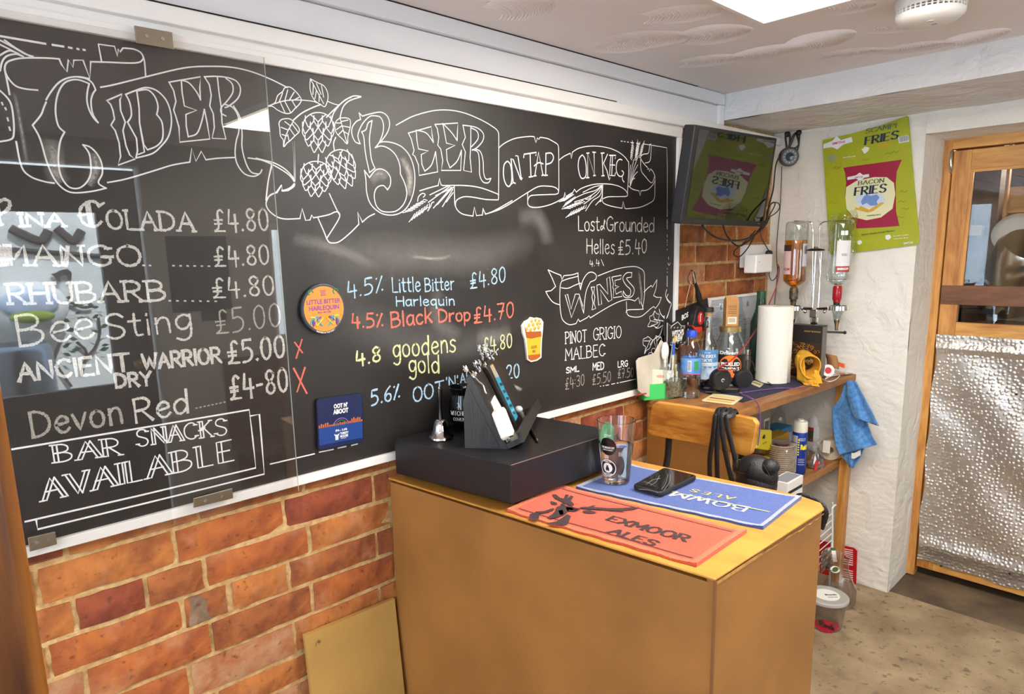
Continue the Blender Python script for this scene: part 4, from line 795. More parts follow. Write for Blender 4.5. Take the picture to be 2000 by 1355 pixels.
# ------------------------------------------------------------------ counter
ZT = .949
ct = thing('bar_counter', 'tall brown board bar counter with a yellow laminate top, in the middle of the room', 'counter', (1.25, -.45, 0))
Pc = [(.943, -.014), (1.042, -.931), (1.512, -.936), (1.543, -.915), (1.557, -.857), (1.47, -.014)]
MB().hexa([(.949, -.014), (1.047, -.925), (1.062, -.925), (.966, -.014)], 0, ZT-.014).build('side_panel', mdf, ct)
MB().hexa([(1.047, -.929), (1.512, -.931), (1.538, -.912), (1.53, -.90), (1.507, -.913), (1.047, -.911)], 0, ZT-.006).build('end_panel', mdf, ct)
MB().hexa([(1.53, -.9), (1.548, -.857), (1.462, -.014), (1.45, -.014), (1.53, -.84)], 0, ZT-.006).build('side_panel', mdf, ct)
MB().hexa(Pc, ZT-.0055, ZT).build('top', counter_top_m, ct, bevel=.002)
# chipped front edge of the laminate
b = MB(); r = random.Random(5); N = 26; top = []; bot = []
for i in range(N+1):
    t = i/N; p = V((1.045 + (1.512-1.045)*t, -.9315 - .004*t, 0)); top.append(p + V((0, 0, ZT-.014))); bot.append(p + V((0, -.0006, ZT - .006 - (.003 + .012*t) * (.3 + .7*r.random()) * (t > .35))))
b.add(top + bot, [(i, N+1+i, N+2+i, i+1) for i in range(N)]); b.build('worn_edge', mat('worn_edge', '#bf8c48', .6, var=.2, vscale=60), ct)
MB().hexa([(1.0415, -.9322), (1.0462, -.9325), (1.0468, -.9275), (1.0418, -.927)], 0, ZT-.006).build('corner_strip', mat('corner_strip', '#7d5230', .5), ct)

# board leaning on the bricks
lb = MB(); q = [U(600, 1246, 'y', -.035), U(766, 1180, 'y', -.02)]
x0 = q[0].x; lb.add([(x0, -.075, .0), (.938, -.075, 0), (.938, -.022, q[0].z - .004), (x0, -.022, q[0].z), (x0, -.060, 0), (.938, -.06, 0), (.938, -.010, q[0].z - .004), (x0, -.010, q[0].z)], [(0, 1, 2, 3), (7, 6, 5, 4), (0, 4, 5, 1), (1, 5, 6, 2), (2, 6, 7, 3), (3, 7, 4, 0)])
o = lb.build('leaning_board', mdf2, None); tag(o, 'plain tan board leaning against the brick wall left of the counter', 'board')
s_ = U(622, 1252, 'y', -.03); MB().cyl(s_, s_ + V((0, -.004, 0)), .004, n=12).build('screw', steel, o, smooth=True)

# ------------------------------------------------------------------ cash drawer
ZTT = 1.060
cdw = thing('cash_drawer', 'flat black metal cash drawer standing on the counter by the chalkboard', 'cash drawer', (1.18, -.24, ZT))
q = [U(770, 857, 'z', ZTT), U(998, 908, 'z', ZTT), U(1209, 841, 'z', ZTT), U(990, 803, 'z', ZTT)]
blk = mat('till_black', '#17161a', .42, bump=.12, bscale=500)
MB().hexa([(p.x, p.y) for p in q], ZT + .016, ZTT).build('body', blk, cdw, bevel=.0022)
for t, u_ in ((.1, .12), (.1, .88), (.9, .12), (.9, .88)):
    a = q[0].lerp(q[1], t); c_ = q[3].lerp(q[2], t); p = a.lerp(c_, u_); MB().cyl((p.x, p.y, ZT), (p.x, p.y, ZT+.018), .012, .014, 16).build('foot', black_mt, cdw, smooth=True)
b = MB(); e0, e1 = q[1], q[2]
b.tube([e0 + V((0, 0, -.001)), e1 + V((0, 0, -.001))], .0012, 5); b.build('bare_edge', mat('bare_edge', '#6b5a54', .4, .6), cdw)

# hand bell
P = U(862, 856, 'z', ZTT); P = V((P.x, P.y, ZTT)); s = mpp(P)
bell = thing('hand_bell', 'chrome hand bell with a black wooden handle on the cash drawer', 'bell', P)
MB().lathe([(0, .002), (23*s, 0), (24.5*s, 2*s), (24*s, 5*s), (19*s, 9*s), (15.5*s, 18*s), (14*s, 27*s), (12*s, 34*s), (8*s, 38*s), (0, 39*s)], P, 36).build('bell_cup', chrome, bell, smooth=True)
MB().lathe([(0, 37*s), (6*s, 38*s), (5*s, 44*s), (3.6*s, 55*s), (4.5*s, 80*s), (5.6*s, 95*s), (4.6*s, 99*s), (0, 100*s)], P, 20).build('handle', mat('ebony', '#120f0f', .25), bell, smooth=True)
MB().lathe([(0, 98*s), (3*s, 99*s), (3*s, 103*s), (0, 104*s)], P, 14).build('finial', steel, bell, smooth=True)

# cauldron mug
P = U(905, 838, 'z', ZTT) ; s = mpp(P) ; P = V((P.x+.02, P.y + .02, ZTT))
mug = thing('cauldron_mug', 'glossy black cauldron-shaped mug with white print behind the sloping stand', 'mug', P)
gl_blk = mat('gloss_black', '#0b0b0d', .08)
MB().lathe([(0, 4*s), (19*s, 5*s), (27*s, 14*s), (30*s, 30*s), (28*s, 52*s), (24*s, 66*s), (24*s, 70*s), (30*s, 79*s), (30*s, 82*s), (28*s, 82*s), (22*s, 70*s), (25*s, 50*s), (24*s, 12*s), (0, 8*s)], P, 40).build('body', gl_blk, mug, smooth=True)
for a in (.3, 2.4, 4.5): MB().ball(P + V((17*s*math.cos(a), 17*s*math.sin(a), 5*s)), 5*s, 10, 8).build('foot', gl_blk, mug, smooth=True)
a = face_angle(P) + 1.9; MB().tube(smooth_path([P + V((math.cos(a)*r_*s, math.sin(a)*r_*s, z_*s)) for r_, z_ in ((27, 62), (42, 64), (48, 48), (42, 28), (28, 24))], 6), 4*s, 10).build('handle', gl_blk, mug, smooth=True)
a0 = face_angle(P) - .35
b = MB(); roman_into(b, 'WITCHES', round_fn(P, 30.4*s, a0, P.z + 34*s), 36*s, 8*s); roman_into(b, 'COVEN', round_fn(P, 29.8*s, a0, P.z + 22*s), 24*s, 6*s); roman_into(b, '3', round_fn(P, 29.6*s, a0, P.z + 50*s), 5*s, 9*s); b.build('lettering', ink_w, mug)

# sloping stand
BL = V((U(993, 877, 'z', ZTT).x, U(993, 877, 'z', ZTT).y, ZTT)); BR = U(1035, 800, 'z', ZTT)
d_ = (BR - BL).normalized(); n_ = V((d_.y, -d_.x, 0)); TL = UPl(920, 733, BL, d_); TR = UPl(961, 697, BR, d_); BR = BL + (BR - BL)*.9; TR = TL + (BR - BL)
up_ = (TL - BL).normalized(); nf = d_.cross(up_).normalized()
if nf.dot(n_) < 0: nf = -nf
st = thing('display_stand', 'black-stained wooden sloping stand on the cash drawer', 'stand', BL.lerp(BR, .5))
bw = wood('black_stained', '#2c2622', '#131110', 5, (8, 8, 1), .4, bump=.5)
H_ = (TL - BL).length; Wd = (BR - BL).length
fr = lambda a, b_, c_=0: BL + d_*a + up_*b_ + nf*c_
def slab(b, a0, a1, b0, b1, c0, c1):
    vs = [fr(a, b_, c_) for c_ in (c0, c1) for b_ in (b0, b1) for a in (a0, a1)]
    return b.add(vs, [(0, 2, 3, 1), (4, 5, 7, 6), (0, 1, 5, 4), (2, 6, 7, 3), (0, 4, 6, 2), (1, 3, 7, 5)])
slab(MB(), 0, Wd, 0, H_, -.018, 0).build('back_board', bw, st, bevel=.001)
slab(MB(), 0, Wd, 0, .014, 0, .045).build('ledge', bw, st, bevel=.001)
slab(MB(), 0, Wd, .012, .030, .037, .046).build('lip', bw, st, bevel=.001)
bk = V((BL.x, BL.y, ZTT)) - n_*.11
for t in (0, Wd - .014):
    o_ = d_*t; a = BL + o_ - n_*.02; c_ = bk + o_; e = fr(t, H_*.93, -.018)
    MB().add([a, c_, V((c_.x, c_.y, ZTT+.12)), e, a + d_*.014, c_ + d_*.014, V((c_.x, c_.y, ZTT+.12)) + d_*.014, e + d_*.014], [(0, 1, 2, 3), (7, 6, 5, 4), (0, 4, 5, 1), (1, 5, 6, 2), (2, 6, 7, 3), (3, 7, 4, 0)]).build('side_support', bw, st)
def onst(px_, py_, c_): return UPl(px_, py_, fr(0, 0, c_), nf)
def slab_px(P, c0, c1, nm, mt, par, bev=.002):
    q = [onst(860 + x/5.645, 660 + y/5.645, c1) for x, y in P]; n = len(q); vs = q + [p - nf*(c1-c0) for p in q]
    return MB().add(vs, [tuple(range(n)), tuple(range(n, 2*n))[::-1]] + [(i, n+i, n+(i+1) % n, (i+1) % n) for i in range(n)]).build(nm, mt, par, bevel=bev)
t_ = thing('tablet', 'slim phone in a black case showing a blue screen on the sloping stand', 'phone', onst(985, 770, .001))
slab_px([(512, 315), (575, 272), (862, 862), (838, 940)], .001, .013, 'case', black_pl, t_)
slab_px([(548, 305), (578, 285), (650, 425), (608, 438)], .013, .0136, 'photo', mat('screen_photo', '#b09a5c', .2, col2='#8f97b5', vscale=30), t_, 0)
slab_px([(610, 440), (650, 427), (855, 862), (832, 915)], .013, .0138, 'screen', mat('screen_blue', '#2a86a4', .15, emit=('#2a86a4', .25)), t_, 0)
for i in range(5): slab_px([(650+i*36, 500+i*78), (676+i*36, 490+i*78), (690+i*36, 520+i*78), (663+i*36, 530+i*78)], .0138, .0142, 'screen_text', mat('screen_dark', '#123845', .3), t_, 0)
o = slab_px([(600, 628), (562, 705), (748, 1165), (868, 1115)], .0005, .0025, 'leaflet', paper, None, 0); tag(o, 'white printed leaflet lying on the sloping stand under the card reader', 'leaflet')
for i in range(6):
    y = 690 + i*22; slab_px([(585+i*9, y), (612+i*9, y-12), (614+i*9, y-8), (587+i*9, y+4)], .0026, .0028, 'print_line', ink_g, o, 0)
cr = thing('card_reader', 'small white card reader on the sloping stand', 'card reader', onst(985, 820, .003))
slab_px([(640, 800), (655, 770), (700, 752), (722, 775), (822, 1030), (812, 1075), (770, 1098), (748, 1075)], .003, .024, 'body', mat('reader_white', '#ece5de', .3), cr, .004)
slab_px([(752, 1085), (770, 1098), (808, 1082), (800, 1068)], .0235, .0242, 'slot', black_mt, cr, 0)
# silver paper skulls and flowers along the stand's top
silv = mat('silver_foil', '#c9c9cc', .3, .6, bump=.5, bscale=150)
def blossom(px_, py_, r_, off, seed, nm='silver_flower'):
    c = onst(px_, py_, off); b = MB(); rr = random.Random(seed); s = mpp(c) * r_
    for i in range(7):
        a = i/7*6.28 + rr.random(); t = rr.uniform(-.2, .8); dv = (d_*math.cos(a) + up_*math.sin(a)).normalized(); tip = c + dv*s + nf*s*t; side = dv.cross(nf)*s*.38
        m1 = c + dv*s*.5 + nf*s*(t*.7+.25); b.add([c, m1+side, tip, m1-side, c+nf*.001], [(0, 1, 2, 3)])
    b.ball(c + nf*s*.2, s*.28, 8, 6)
    return b
sp = thing('silver_spray', 'spray of crumpled silver foil flowers along the stand top', 'ornament', onst(945, 705, 0))
for i, (x, y, r_) in enumerate(((907, 722, 9), (925, 731, 8), (926, 713, 8), (935, 722, 7), (936, 708, 7), (945, 715, 8), (950, 697, 8), (955, 686, 9), (944, 684, 8), (934, 681, 8), (938, 690, 6), (960, 700, 6), (966, 690, 6), (949, 676, 6), (922, 735, 5), (930, 708, 6), (941, 699, 7))):
    blossom(x, y, r_, .006, i).build('flower', silv, sp, solid=.0008)
MB().tube(smooth_path([onst(x, y, .006) for x, y in ((926, 735), (935, 745), (943, 752), (948, 766), (950, 768))], 5), .0022, 6).build('stem', silv, sp, smooth=True)
MB().tube(smooth_path([onst(x, y, .006) for x, y in ((905, 722), (914, 724), (922, 732))], 5), .0012, 6).build('stem', mat('gold_wire', '#c9a24c', .35, .7), sp)
MB().tube(smooth_path([onst(x, y, .006) for x, y in ((960, 695), (967, 688), (971, 683))], 5), .0016, 6).build('stem', silv, sp)
c = onst(1013, 799, .02); s = mpp(c); kn = thing('grey_pebble_weight', 'small pale grey knob at the right end of the sloping stand', 'ornament', c)
MB().ball(c, 8*s, 18, 12, (1, 1, .85)).build('knob', mat('pale_stone', '#b9bdc2', .4, var=.15, vscale=90), kn, smooth=True); MB().cyl(c - up_*.03, c, .006, .009).build('neck', mat('grey_stone', '#56544f', .4, var=.3), kn, smooth=True)
pen = thing('pen', 'black ballpoint pen lying on the cash drawer beside the stand', 'pen', U(1042, 846, 'z', ZTT + .004))
a, c_ = U(1034, 833, 'z', ZTT+.0045), U(1050, 861, 'z', ZTT+.0045); dd = (c_-a)
MB().tube([a, a+dd*.04, a+dd*.5, a+dd*.93], [.002, .0042, .0045, .0042], 14).build('barrel', black_pl, pen, smooth=True)
MB().tube([a+dd*.93, c_, c_+dd*.04], [.004, .003, .001], 12).build('tip', chrome, pen, smooth=True)
MB().tube([a+dd*.3+V((.004, .002, .002)), a+dd*.75+V((.005, .002, .002))], .0012, 6).build('pocket_clip', steel, pen)

# ------------------------------------------------------------------ bar towels
def towel_mat(n, c): return mat(n, c, .95, var=.12, vscale=350, bump=1.0, bscale=420, sheen=.3)
def towel(name, lab, q, z, m, mh, amp=.0016, seed=1, hem=.06):
    t = thing(name, lab, 'bar towel', (sum(p.x for p in q)/4, sum(p.y for p in q)/4, z), group='towels on the counter')
    r = random.Random(seed); ph = [(r.uniform(3, 11), r.uniform(3, 11), r.uniform(0, 6)) for _ in range(5)]
    def f(u, v, lift=0):
        a = q[0].lerp(q[3], u); c_ = q[1].lerp(q[2], u); p = a.lerp(c_, v)
        e = .0014 * math.sin(u*40) * (1 if v in (0, 1) else 0); h = sum(math.sin(u*x+v*y+c) for x, y, c in ph)/5
        curl = .004 * max(0, (abs(u-.5)*2)**14) 
        return V((p.x + e, p.y, z + .003 + lift + amp*(h+1) + curl))
    up = MB().sheet(lambda u, v: f(u, v), 60, 30); n = len(up.v)
    # underside and rim give it body
    lo = [V((p.x, p.y, z + .0002)) for p in up.v]; up.v += lo; up.mi += [0]*0
    F2 = [tuple(i+n for i in fc)[::-1] for fc in list(up.f)]; rim = [i for i in range(61)] + [60 + 61*j for j in range(1, 31)] + [30*61 + i for i in range(59, -1, -1)] + [61*j for j in range(29, 0, -1)]
    F2 += [(rim[(i+1) % len(rim)], rim[i], rim[i]+n, rim[(i+1) % len(rim)]+n) for i in range(len(rim))]; up.f += F2; up.mi += [0]*len(F2)
    up.build('cloth', m, t, smooth=True, ang=1.2)
    hb = MB()
    for (u0, u1, v0, v1) in ((0, 1, 0, hem), (0, 1, 1-hem, 1), (0, hem*.5, 0, 1), (1-hem*.5, 1, 0, 1)):
        hb.sheet(lambda u, v: f(u0+(u1-u0)*u, v0+(v1-v0)*v, .0006), 60 if u1-u0 > .5 else 3, 3 if u1-u0 > .5 else 30)
    hb.build('hem', mh, t, smooth=True)
    return t, f
qr = [U(x, y, 'z', ZT) for x, y in ((990, 1000), (1097, 951), (1458, 1041), (1360, 1108))]
qb = [U(x, y, 'z', ZT) for x, y in ((1125, 955), (1230, 911), (1565, 975), (1490, 1035))]
red, fr_ = towel('bar_towel', 'red terry bar towel with a dark stag print, nearest the counter edge', qr, ZT, towel_mat('terry_red', '#d2481e'), towel_mat('terry_coral', '#dd6838'), seed=2)
blu, fb_ = towel('bar_towel', 'blue terry bar towel with pale grey hems under the pint glass', qb, ZT, towel_mat('terry_blue', '#34509a'), towel_mat('terry_grey', '#9aa0b4'), seed=5, hem=.045)
char = mat('woven_charcoal', '#3a2b2e', .95)
def towel_fn(f, q, cx_, cy_, flip=False):
    L = ((q[3]-q[0]).length + (q[2]-q[1]).length)/2; Wd_ = ((q[1]-q[0]).length + (q[2]-q[3]).length)/2
    c = U(cx_, cy_, 'z', ZT + .004)
    # invert the bilinear map by a few steps
    u, v = .5, .5
    for _ in range(12):
        p = f(u, v); du = (f(u+.01, v) - p)/.01; dv = (f(u, v+.01) - p)/.01; e = c - p
        det = du.x*dv.y - du.y*dv.x; u += (e.x*dv.y - e.y*dv.x)/det; v += (du.x*e.y - du.y*e.x)/det
    sg = -1 if flip else 1
    return lambda x, y: f(u + sg*x/L, v + sg*y/Wd_, .0014)
b = MB(); roman_into(b, 'EXMOOR', towel_fn(fr_, qr, 1265, 1032), .185, .030, 2.2, 1.1, .9); roman_into(b, 'ALES', towel_fn(fr_, qr, 1237, 1050), .105, .028, 2.2, 1.1, .9); b.build('lettering', char, red)
b = MB()
for v0 in (.10, .88): b.sheet(lambda u, v: fr_(.04+.92*u, v0 + .012*v, .0012), 60, 1)
b.build('woven_line', char, red)
stag = '''395,530 415,528 440,548 460,552 470,528 488,532 480,552 500,535 515,540 500,565 520,585 505,592 470,580 440,565 410,550;
545,600 600,598 625,590 640,592 625,600 700,605 790,605 850,600 885,602 850,612 790,618 820,625 780,622 700,615 640,612 560,608;
385,565 420,575 425,585 395,585;420,600 450,588 500,595 540,610 530,620 490,615 470,640 430,655 385,665 370,655 395,640 410,625;
470,600 540,605 555,612 520,625 480,622;565,620 600,615 650,630 610,635 575,632;270,640 310,625 325,645 320,665 295,675 270,660;300,625 350,622 400,605 410,612 370,630 320,635;
360,690 420,680 480,640 500,650 485,690 470,700 430,700;430,620 455,615 460,640 440,645;440,585 455,575 470,585 455,592'''
b = MB()
for pg in stag.split(';'):
    P = [tuple(float(k) for k in p.split(',')) for p in pg.split()]; q = [U(940 + x/2.857, 780 + y/2.857, 'z', ZT+.0075) for x, y in P]; b.add(q, [tuple(range(len(q)))])
b.build('stag_print', char, red)
ylw = mat('woven_yellow', '#d9c05a', .9); crm = mat('woven_cream', '#b7bcc4', .9)
roman('BOWMAN', 'lettering', crm, blu, towel_fn(fb_, qb, 1350, 973, True), .26, .036, thick=1.4, thin=.5, serif=.6)
b = MB(); roman_into(b, 'ALES', towel_fn(fb_, qb, 1391, 966, True), .105, .020, 1.4, .8, .7, gap=4); f = towel_fn(fb_, qb, 1400, 980, True)
b.add([f(-.12, -.0015), f(.12, -.0015), f(.12, .0015), f(-.12, .0015)], [(0, 1, 2, 3)]); b.build('lettering', ylw, blu)

# pint glass of water
P = U(1203, 938, 'z', ZT + .0075); s = mpp(P); H_g = 122*s; H_=H_g
gl = thing('pint_glass', 'stickered pint glass of water standing on the blue bar towel', 'glass', P)
R0, R1 = 26.5*s, 37.5*s
MB().lathe([(0, 0), (R0*.96, 0), (R0, .002), (R1, H_), (R1-.0012, H_+.0006), (R1-.0024, H_), (R0-.001, .012), (0, .010)], P, 56).build('glass', clear_glass, gl, smooth=True)
lv = .62; rw = R0 + (R1-R0)*lv - .0012
MB().lathe([(0, .0096), (R0-.0004, .0124), (rw, H_*lv), (0, H_*lv)], P, 56).build('water', mat('water', '#ffffff', .0, trans=1, ior=1.33), gl, smooth=True)
a0 = face_angle(P)
def on_glass(hz, da, rr, mt, nm, poly=None, lift=.0006):
    rad = R0 + (R1-R0)*(hz/H_) + lift
    pts = poly or circ(1, 32); b = MB(); vs = []
    for x, y in pts:
        z_ = hz + y*rr; rd = R0 + (R1-R0)*(z_/H_) + lift; a = a0 + da + x*rr/rd; vs.append(P + V((rd*math.cos(a), rd*math.sin(a), z_)))
    cz = P + V((rad*math.cos(a0+da), rad*math.sin(a0+da), hz)); n = len(vs)
    b.add([cz] + vs, [(0, 1+i, 1+(i+1) % n) for i in range(n)]); return b.build(nm, mt, gl)
stk = mat('sticker_black', '#121316', .4)
on_glass(77*s, -.50, 17.5*s, stk, 'sticker'); on_glass(34*s, -.55, 18*s, stk, 'sticker'); on_glass(34*s, -.55, 17*s, ink_w, 'sticker_ring', lift=.0009); on_glass(34*s, -.55, 15.5*s, stk, 'sticker_ring', lift=.0011); on_glass(34*s, -.55, 10*s, ink_w, 'sticker_disc', lift=.0013)
cat_ = [(-.5, -.9), (.5, -.9), (.45, 0), (.2, .3), (.3, .9), (.05, .65), (-.15, .65), (-.35, .95), (-.35, .3), (-.6, -.2)]
on_glass(34*s, -.55, 7*s, stk, 'cat_figure', cat_, lift=.0015)
gfn = lambda hz, da: (lambda x, y: P + V(((R0+(R1-R0)*((hz+y)/H_)+.0014)*math.cos(a0+da+x/R1), (R0+(R1-R0)*((hz+y)/H_)+.0014)*math.sin(a0+da+x/R1), hz+y)))
b = MB(); text_into(b, 'THE SMILING CAT', gfn(75*s, -.5), w_=30*s, h=3.6*s, bold=.03); text_into(b, 'BREWING COMPANY', gfn(70*s, -.5), w_=24*s, h=2*s); text_into(b, 'PALE', gfn(100*s, -.45), w_=13*s, h=3*s)
for i, ch in enumerate('ALE HOUSE'):
    a = -2.3 + i*.19
    pass
text_into(b, 'ALE HOUSE', gfn(21.5*s, -.55), w_=22*s, h=3.2*s, bold=.03); text_into(b, 'SMILING CAT', gfn(47*s, -.55), w_=22*s, h=3.2*s, bold=.03); b.build('lettering', ink_w, gl)
grn = mat('sticker_green', '#5fae7c', .4)
on_glass(72*s, math.pi + .62, 20*s, grn, 'green_sticker', [(-.9, 1.3), (-.3, 1.9), (.5, 1.6), (.9, .8), (1, -.4), (.6, -1.6), (.1, -1.5), (-.4, -.9), (-.8, .2)])

# phone
q = [U(x, y, 'z', ZT+.0085) for x, y in ((1235, 955), (1290, 971), (1362, 936), (1297, 920))]
ph = thing('mobile_phone', 'black mobile phone lying face up on the blue bar towel', 'phone', sum(q, V())/4)
def quad_round(q, r_, n=5):
    o = []
    for i in range(4):
        a, c_, e = q[i-1], q[i], q[(i+1) % 4]; u1 = (a-c_).normalized()*r_; u2 = (e-c_).normalized()*r_
        for k_ in range(n+1):
            t = k_/n; o.append((c_+u1)*(1-t)**2 + c_*2*t*(1-t) + (c_+u2)*t*t)
    return o
def lay(q, z0, z1, m, nm, par, bev=0):
    return MB().hexa([(p.x, p.y) for p in q], z0, z1).build(nm, m, par, bevel=bev)
cq = sum(q, V())/4; shrink = lambda k_: [cq + (p-cq)*k_ for p in q]
lay(quad_round(q, .012), ZT+.008, ZT+.020, mat('phone_case', '#17171a', .5), 'case', ph, .003)
lay(quad_round(shrink(.92), .008), ZT+.0198, ZT+.0206, mat('phone_glass', '#1d1b1a', .06), 'screen', ph)
b = MB(); rr = random.Random(4)
for (x0_, y0_, x1_, y1_, x2_, y2_) in ((1262, 946, 1275, 937, 1290, 934), (1270, 948, 1282, 940, 1288, 928), (1247, 955, 1268, 957, 1285, 962), (1292, 955, 1300, 944, 1305, 926), (1258, 940, 1272, 945, 1280, 950), (1296, 958, 1308, 940, 1309, 926)):
    b.tube(smooth_path([U(x0_, y0_, 'z', ZT+.0207), U(x1_, y1_, 'z', ZT+.0207), U(x2_, y2_, 'z', ZT+.0207)], 6), .0004, 4)
b.build('scratch', mat('scratch', '#8a8784', .4), ph)
# ------------------------------------------------------------------ chair behind the counter
XC = 1.85
ch = thing('bar_chair', 'wooden-backed chair on black metal legs behind the counter', 'chair', (1.68, -.45, 0))
q = [U(x, y, 'x', XC) for x, y in ((1275, 785), (1481, 821), (1474, 886), (1265, 851))]
def plank_fn(u, v):
    a = q[0].lerp(q[1], u); c_ = q[3].lerp(q[2], u); p = a.lerp(c_, v); return p
W_ = (q[1]-q[0]).length; Hh = (q[0]-q[3]).length
o0 = sum(q, V())/4; uu = (q[1]-q[0]).normalized(); vv = (q[0]-q[3]).normalized()
P = roundrect(W_, Hh, .014); b = MB()
vs = [];
for lay_ in (0, 1):
    for x, y in P: vs.append(o0 + uu*x + vv*y + V((lay_*.022 - .000 + .10*(x/W_)**2*.25, 0, 0)))
# closed plank, split along its length so that it can bow
def plank(u, v, back):
    x = (u-.5)*W_; e = min(1, min(u, 1-u)*W_/.014); hh = Hh/2 - (.014 * (1 - math.sqrt(max(0, 1-(1-e)**2))) if e < 1 else 0)
    return o0 + uu*x + vv*((v-.5)*2*hh) + V((back*.022 - .05*(x/W_*2)**2*.4 + .01, 0, 0))
pb = MB(); NU = 24
pb.sheet(lambda u, v: plank(1-u, v, 0), NU, 2); pb.sheet(lambda u, v: plank(u, v, 1), NU, 2)
n1 = 3*(NU+1)
for i in range(NU):
    pb.f.append((i, n1+NU-i, n1+NU-i-1, i+1)[::1]); pb.mi.append(0); k0 = 2*(NU+1); pb.f.append((k0+i, k0+i+1, n1+k0+NU-i-1, n1+k0+NU-i)); pb.mi.append(0)
for j in range(2):
    a = j*(NU+1); pb.f.append((a, a+NU+1, n1+a+NU+NU+1, n1+a+NU)); pb.mi.append(0); pb.f.append((a+NU, n1+a, n1+a+NU+1, a+2*NU+1)); pb.mi.append(0)
pb.build('backrest', oak, ch, bevel=.004, seg=3)
yl, yr = q[0].y - .055, q[1].y + .055
for y_ in (yl, yr):
    MB().tube(smooth_path([V((XC+.016, y_, o0.z+.02)), V((XC+.012, y_, o0.z-.12)), V((XC-.03, y_, .72)), V((XC-.03, y_-.0, .70))], 6), .011, 12).build('back_post', black_pl, ch, smooth=True)
for x_, y_, dx, dy in ((XC-.03, yl, .06, .03), (XC-.03, yr, .06, -.03), (XC-.20, yl, -.03, .03), (XC-.20, yr, -.03, -.03)):
    MB().tube([V((x_, y_, .70)), V((x_+dx, y_+dy, .0))], [.011, .010], 12).build('leg', black_pl, ch, smooth=True)
B('seat', (XC-.24, yr-.03, .70), (XC+.01, yl+.03, .722), oak, ch, bevel=.008)
MB().tube([V((XC-.215, yl+.01, .3)), V((XC-.215, yr-.01, .3))], .008, 8).build('foot_rail', black_pl, ch)

# handbag with long straps over the chair back
leather = mat('black_leather', '#151417', .32, bump=.5, bscale=350)
hb = thing('handbag', 'small black leather animal-shaped bag hung by its straps over the chair back', 'bag', U(1450, 940, 'x', XC - .05))
def on(px_, py_, x_): return U(px_, py_, 'x', x_)
for k_, (tp, pts) in enumerate((
    ((1402, 803), ((1388, 960), (1386, 900), (1393, 850), (1397, 815))),
    ((1412, 803), ((1402, 960), (1400, 880), (1403, 830), (1405, 812))),
    ((1424, 806), ((1436, 965), (1420, 900), (1410, 840), (1409, 812))),
    ((1432, 808), ((1447, 950), (1434, 890), (1422, 840), (1419, 815))))):
    top = on(tp[0], tp[1], XC-.005); P = [on(x, y, XC - .035) for x, y in pts] + [on(tp[0]-2, tp[1]+3, XC-.022), top + V((.004, 0, .007)), top + V((.024, 0, .002)), top + V((.032, 0, -.05)), top + V((.03, -.01, -.13))]
    MB().tube(smooth_path(P, 8), .0085, 8, flat=.35).build('strap', leather, hb, smooth=True)
c = on(1478, 925, XC-.06); s = mpp(c)
MB().ball(c, 1, 28, 18, (.045, 42*s, 38*s)).ball(c + V((0, 0, -.03)), 1, 28, 18, (.05, 40*s, 40*s)).build('body', leather, hb, smooth=True)
def ear(px_, py_, r_, tx, ty):
    a = on(px_, py_, XC-.065); e = on(tx, ty, XC-.07); return MB().tube([a, a.lerp(e, .35), a.lerp(e, .7), e, e + (e-a)*.12], [r_*s*.75, r_*s, r_*s*.98, r_*s*.7, r_*s*.2], 20)
ear(1490, 922, 17, 1514, 906).build('ear', leather, hb, smooth=True)
ear(1452, 922, 15, 1440, 905).build('ear', leather, hb, smooth=True)
for P in (((1455, 950), (1457, 925), (1466, 905)), ((1489, 905), (1497, 918), (1503, 928)), ((1441, 922), (1452, 925), (1457, 925)), ((1478, 958), (1474, 950), (1476, 946))):
    MB().tube(smooth_path([on(x, y, XC - .106) for x, y in P], 6), .0011, 6).build('seam', mat('seam', '#050505', .6) if 'seam' not in bpy.data.materials else bpy.data.materials['seam'], hb)
MB().tube([on(1444 + 5*math.cos(t), 905 + 8*math.sin(t), XC-.07) for t in [i*.55 for i in range(12)]], .0013, 6, closed=True).build('ring', chrome, hb, smooth=True)

# ------------------------------------------------------------------ shelf unit in the corner
ZS, ZL, XS = .975, .585, 2.10
su = thing('shelf_unit', 'rough wooden two-tier shelf unit fitted into the far corner', 'shelf unit', (2.6, -.2, 0))
B('side_panel', (XS, -.385, 0), (XS+.018, -.036, ZS-.03), mdf, su, bevel=.001)
r = random.Random(9); front = []
for i in range(25):
    t = i/24; front.append((XS-.008 + (XF-.012-XS+.008)*t, -.392 - .03*t + r.uniform(-.0025, .0025) - (.006 if t > .93 else 0)))
MB().hexa([(XS-.008, -.036)] + front + [(XF-.012, -.036)], ZS-.030, ZS).build('top_board', shelf_wood, su, bevel=.002)
MB().hexa([(XS+.018, -.036), (XS+.018, -.388), (XF-.02, -.40), (XF-.02, -.036)], ZL-.032, ZL).build('lower_board', shelf_wood, su, bevel=.002)
B('post', (XF-.062, -.436, 0), (XF-.018, -.4015, ZL+.0), pine, su, bevel=.002); B('post', (XF-.05, -.395, ZL), (XF-.02, -.36, ZS-.03), pine, su, bevel=.002)
B('batten', (XF-.055, -.36, ZL-.07), (XF-.02, -.04, ZL-.033), pine_h, su)
# dark blue cloth mat
m_ = MB(); Q = [U(x, y, 'z', ZS+.001) for x, y in ((1372, 742), (1362, 764), (1450, 786), (1592, 745), (1500, 730))]
m_.hexa([(p.x, p.y) for p in Q], ZS+.0003, ZS+.0022); tag(m_.build('cloth_mat', mat('navy_cloth', '#2a2c46', .9, var=.15, vscale=200), None), 'dark navy cloth mat spread on the top shelf under the headphones', 'mat')

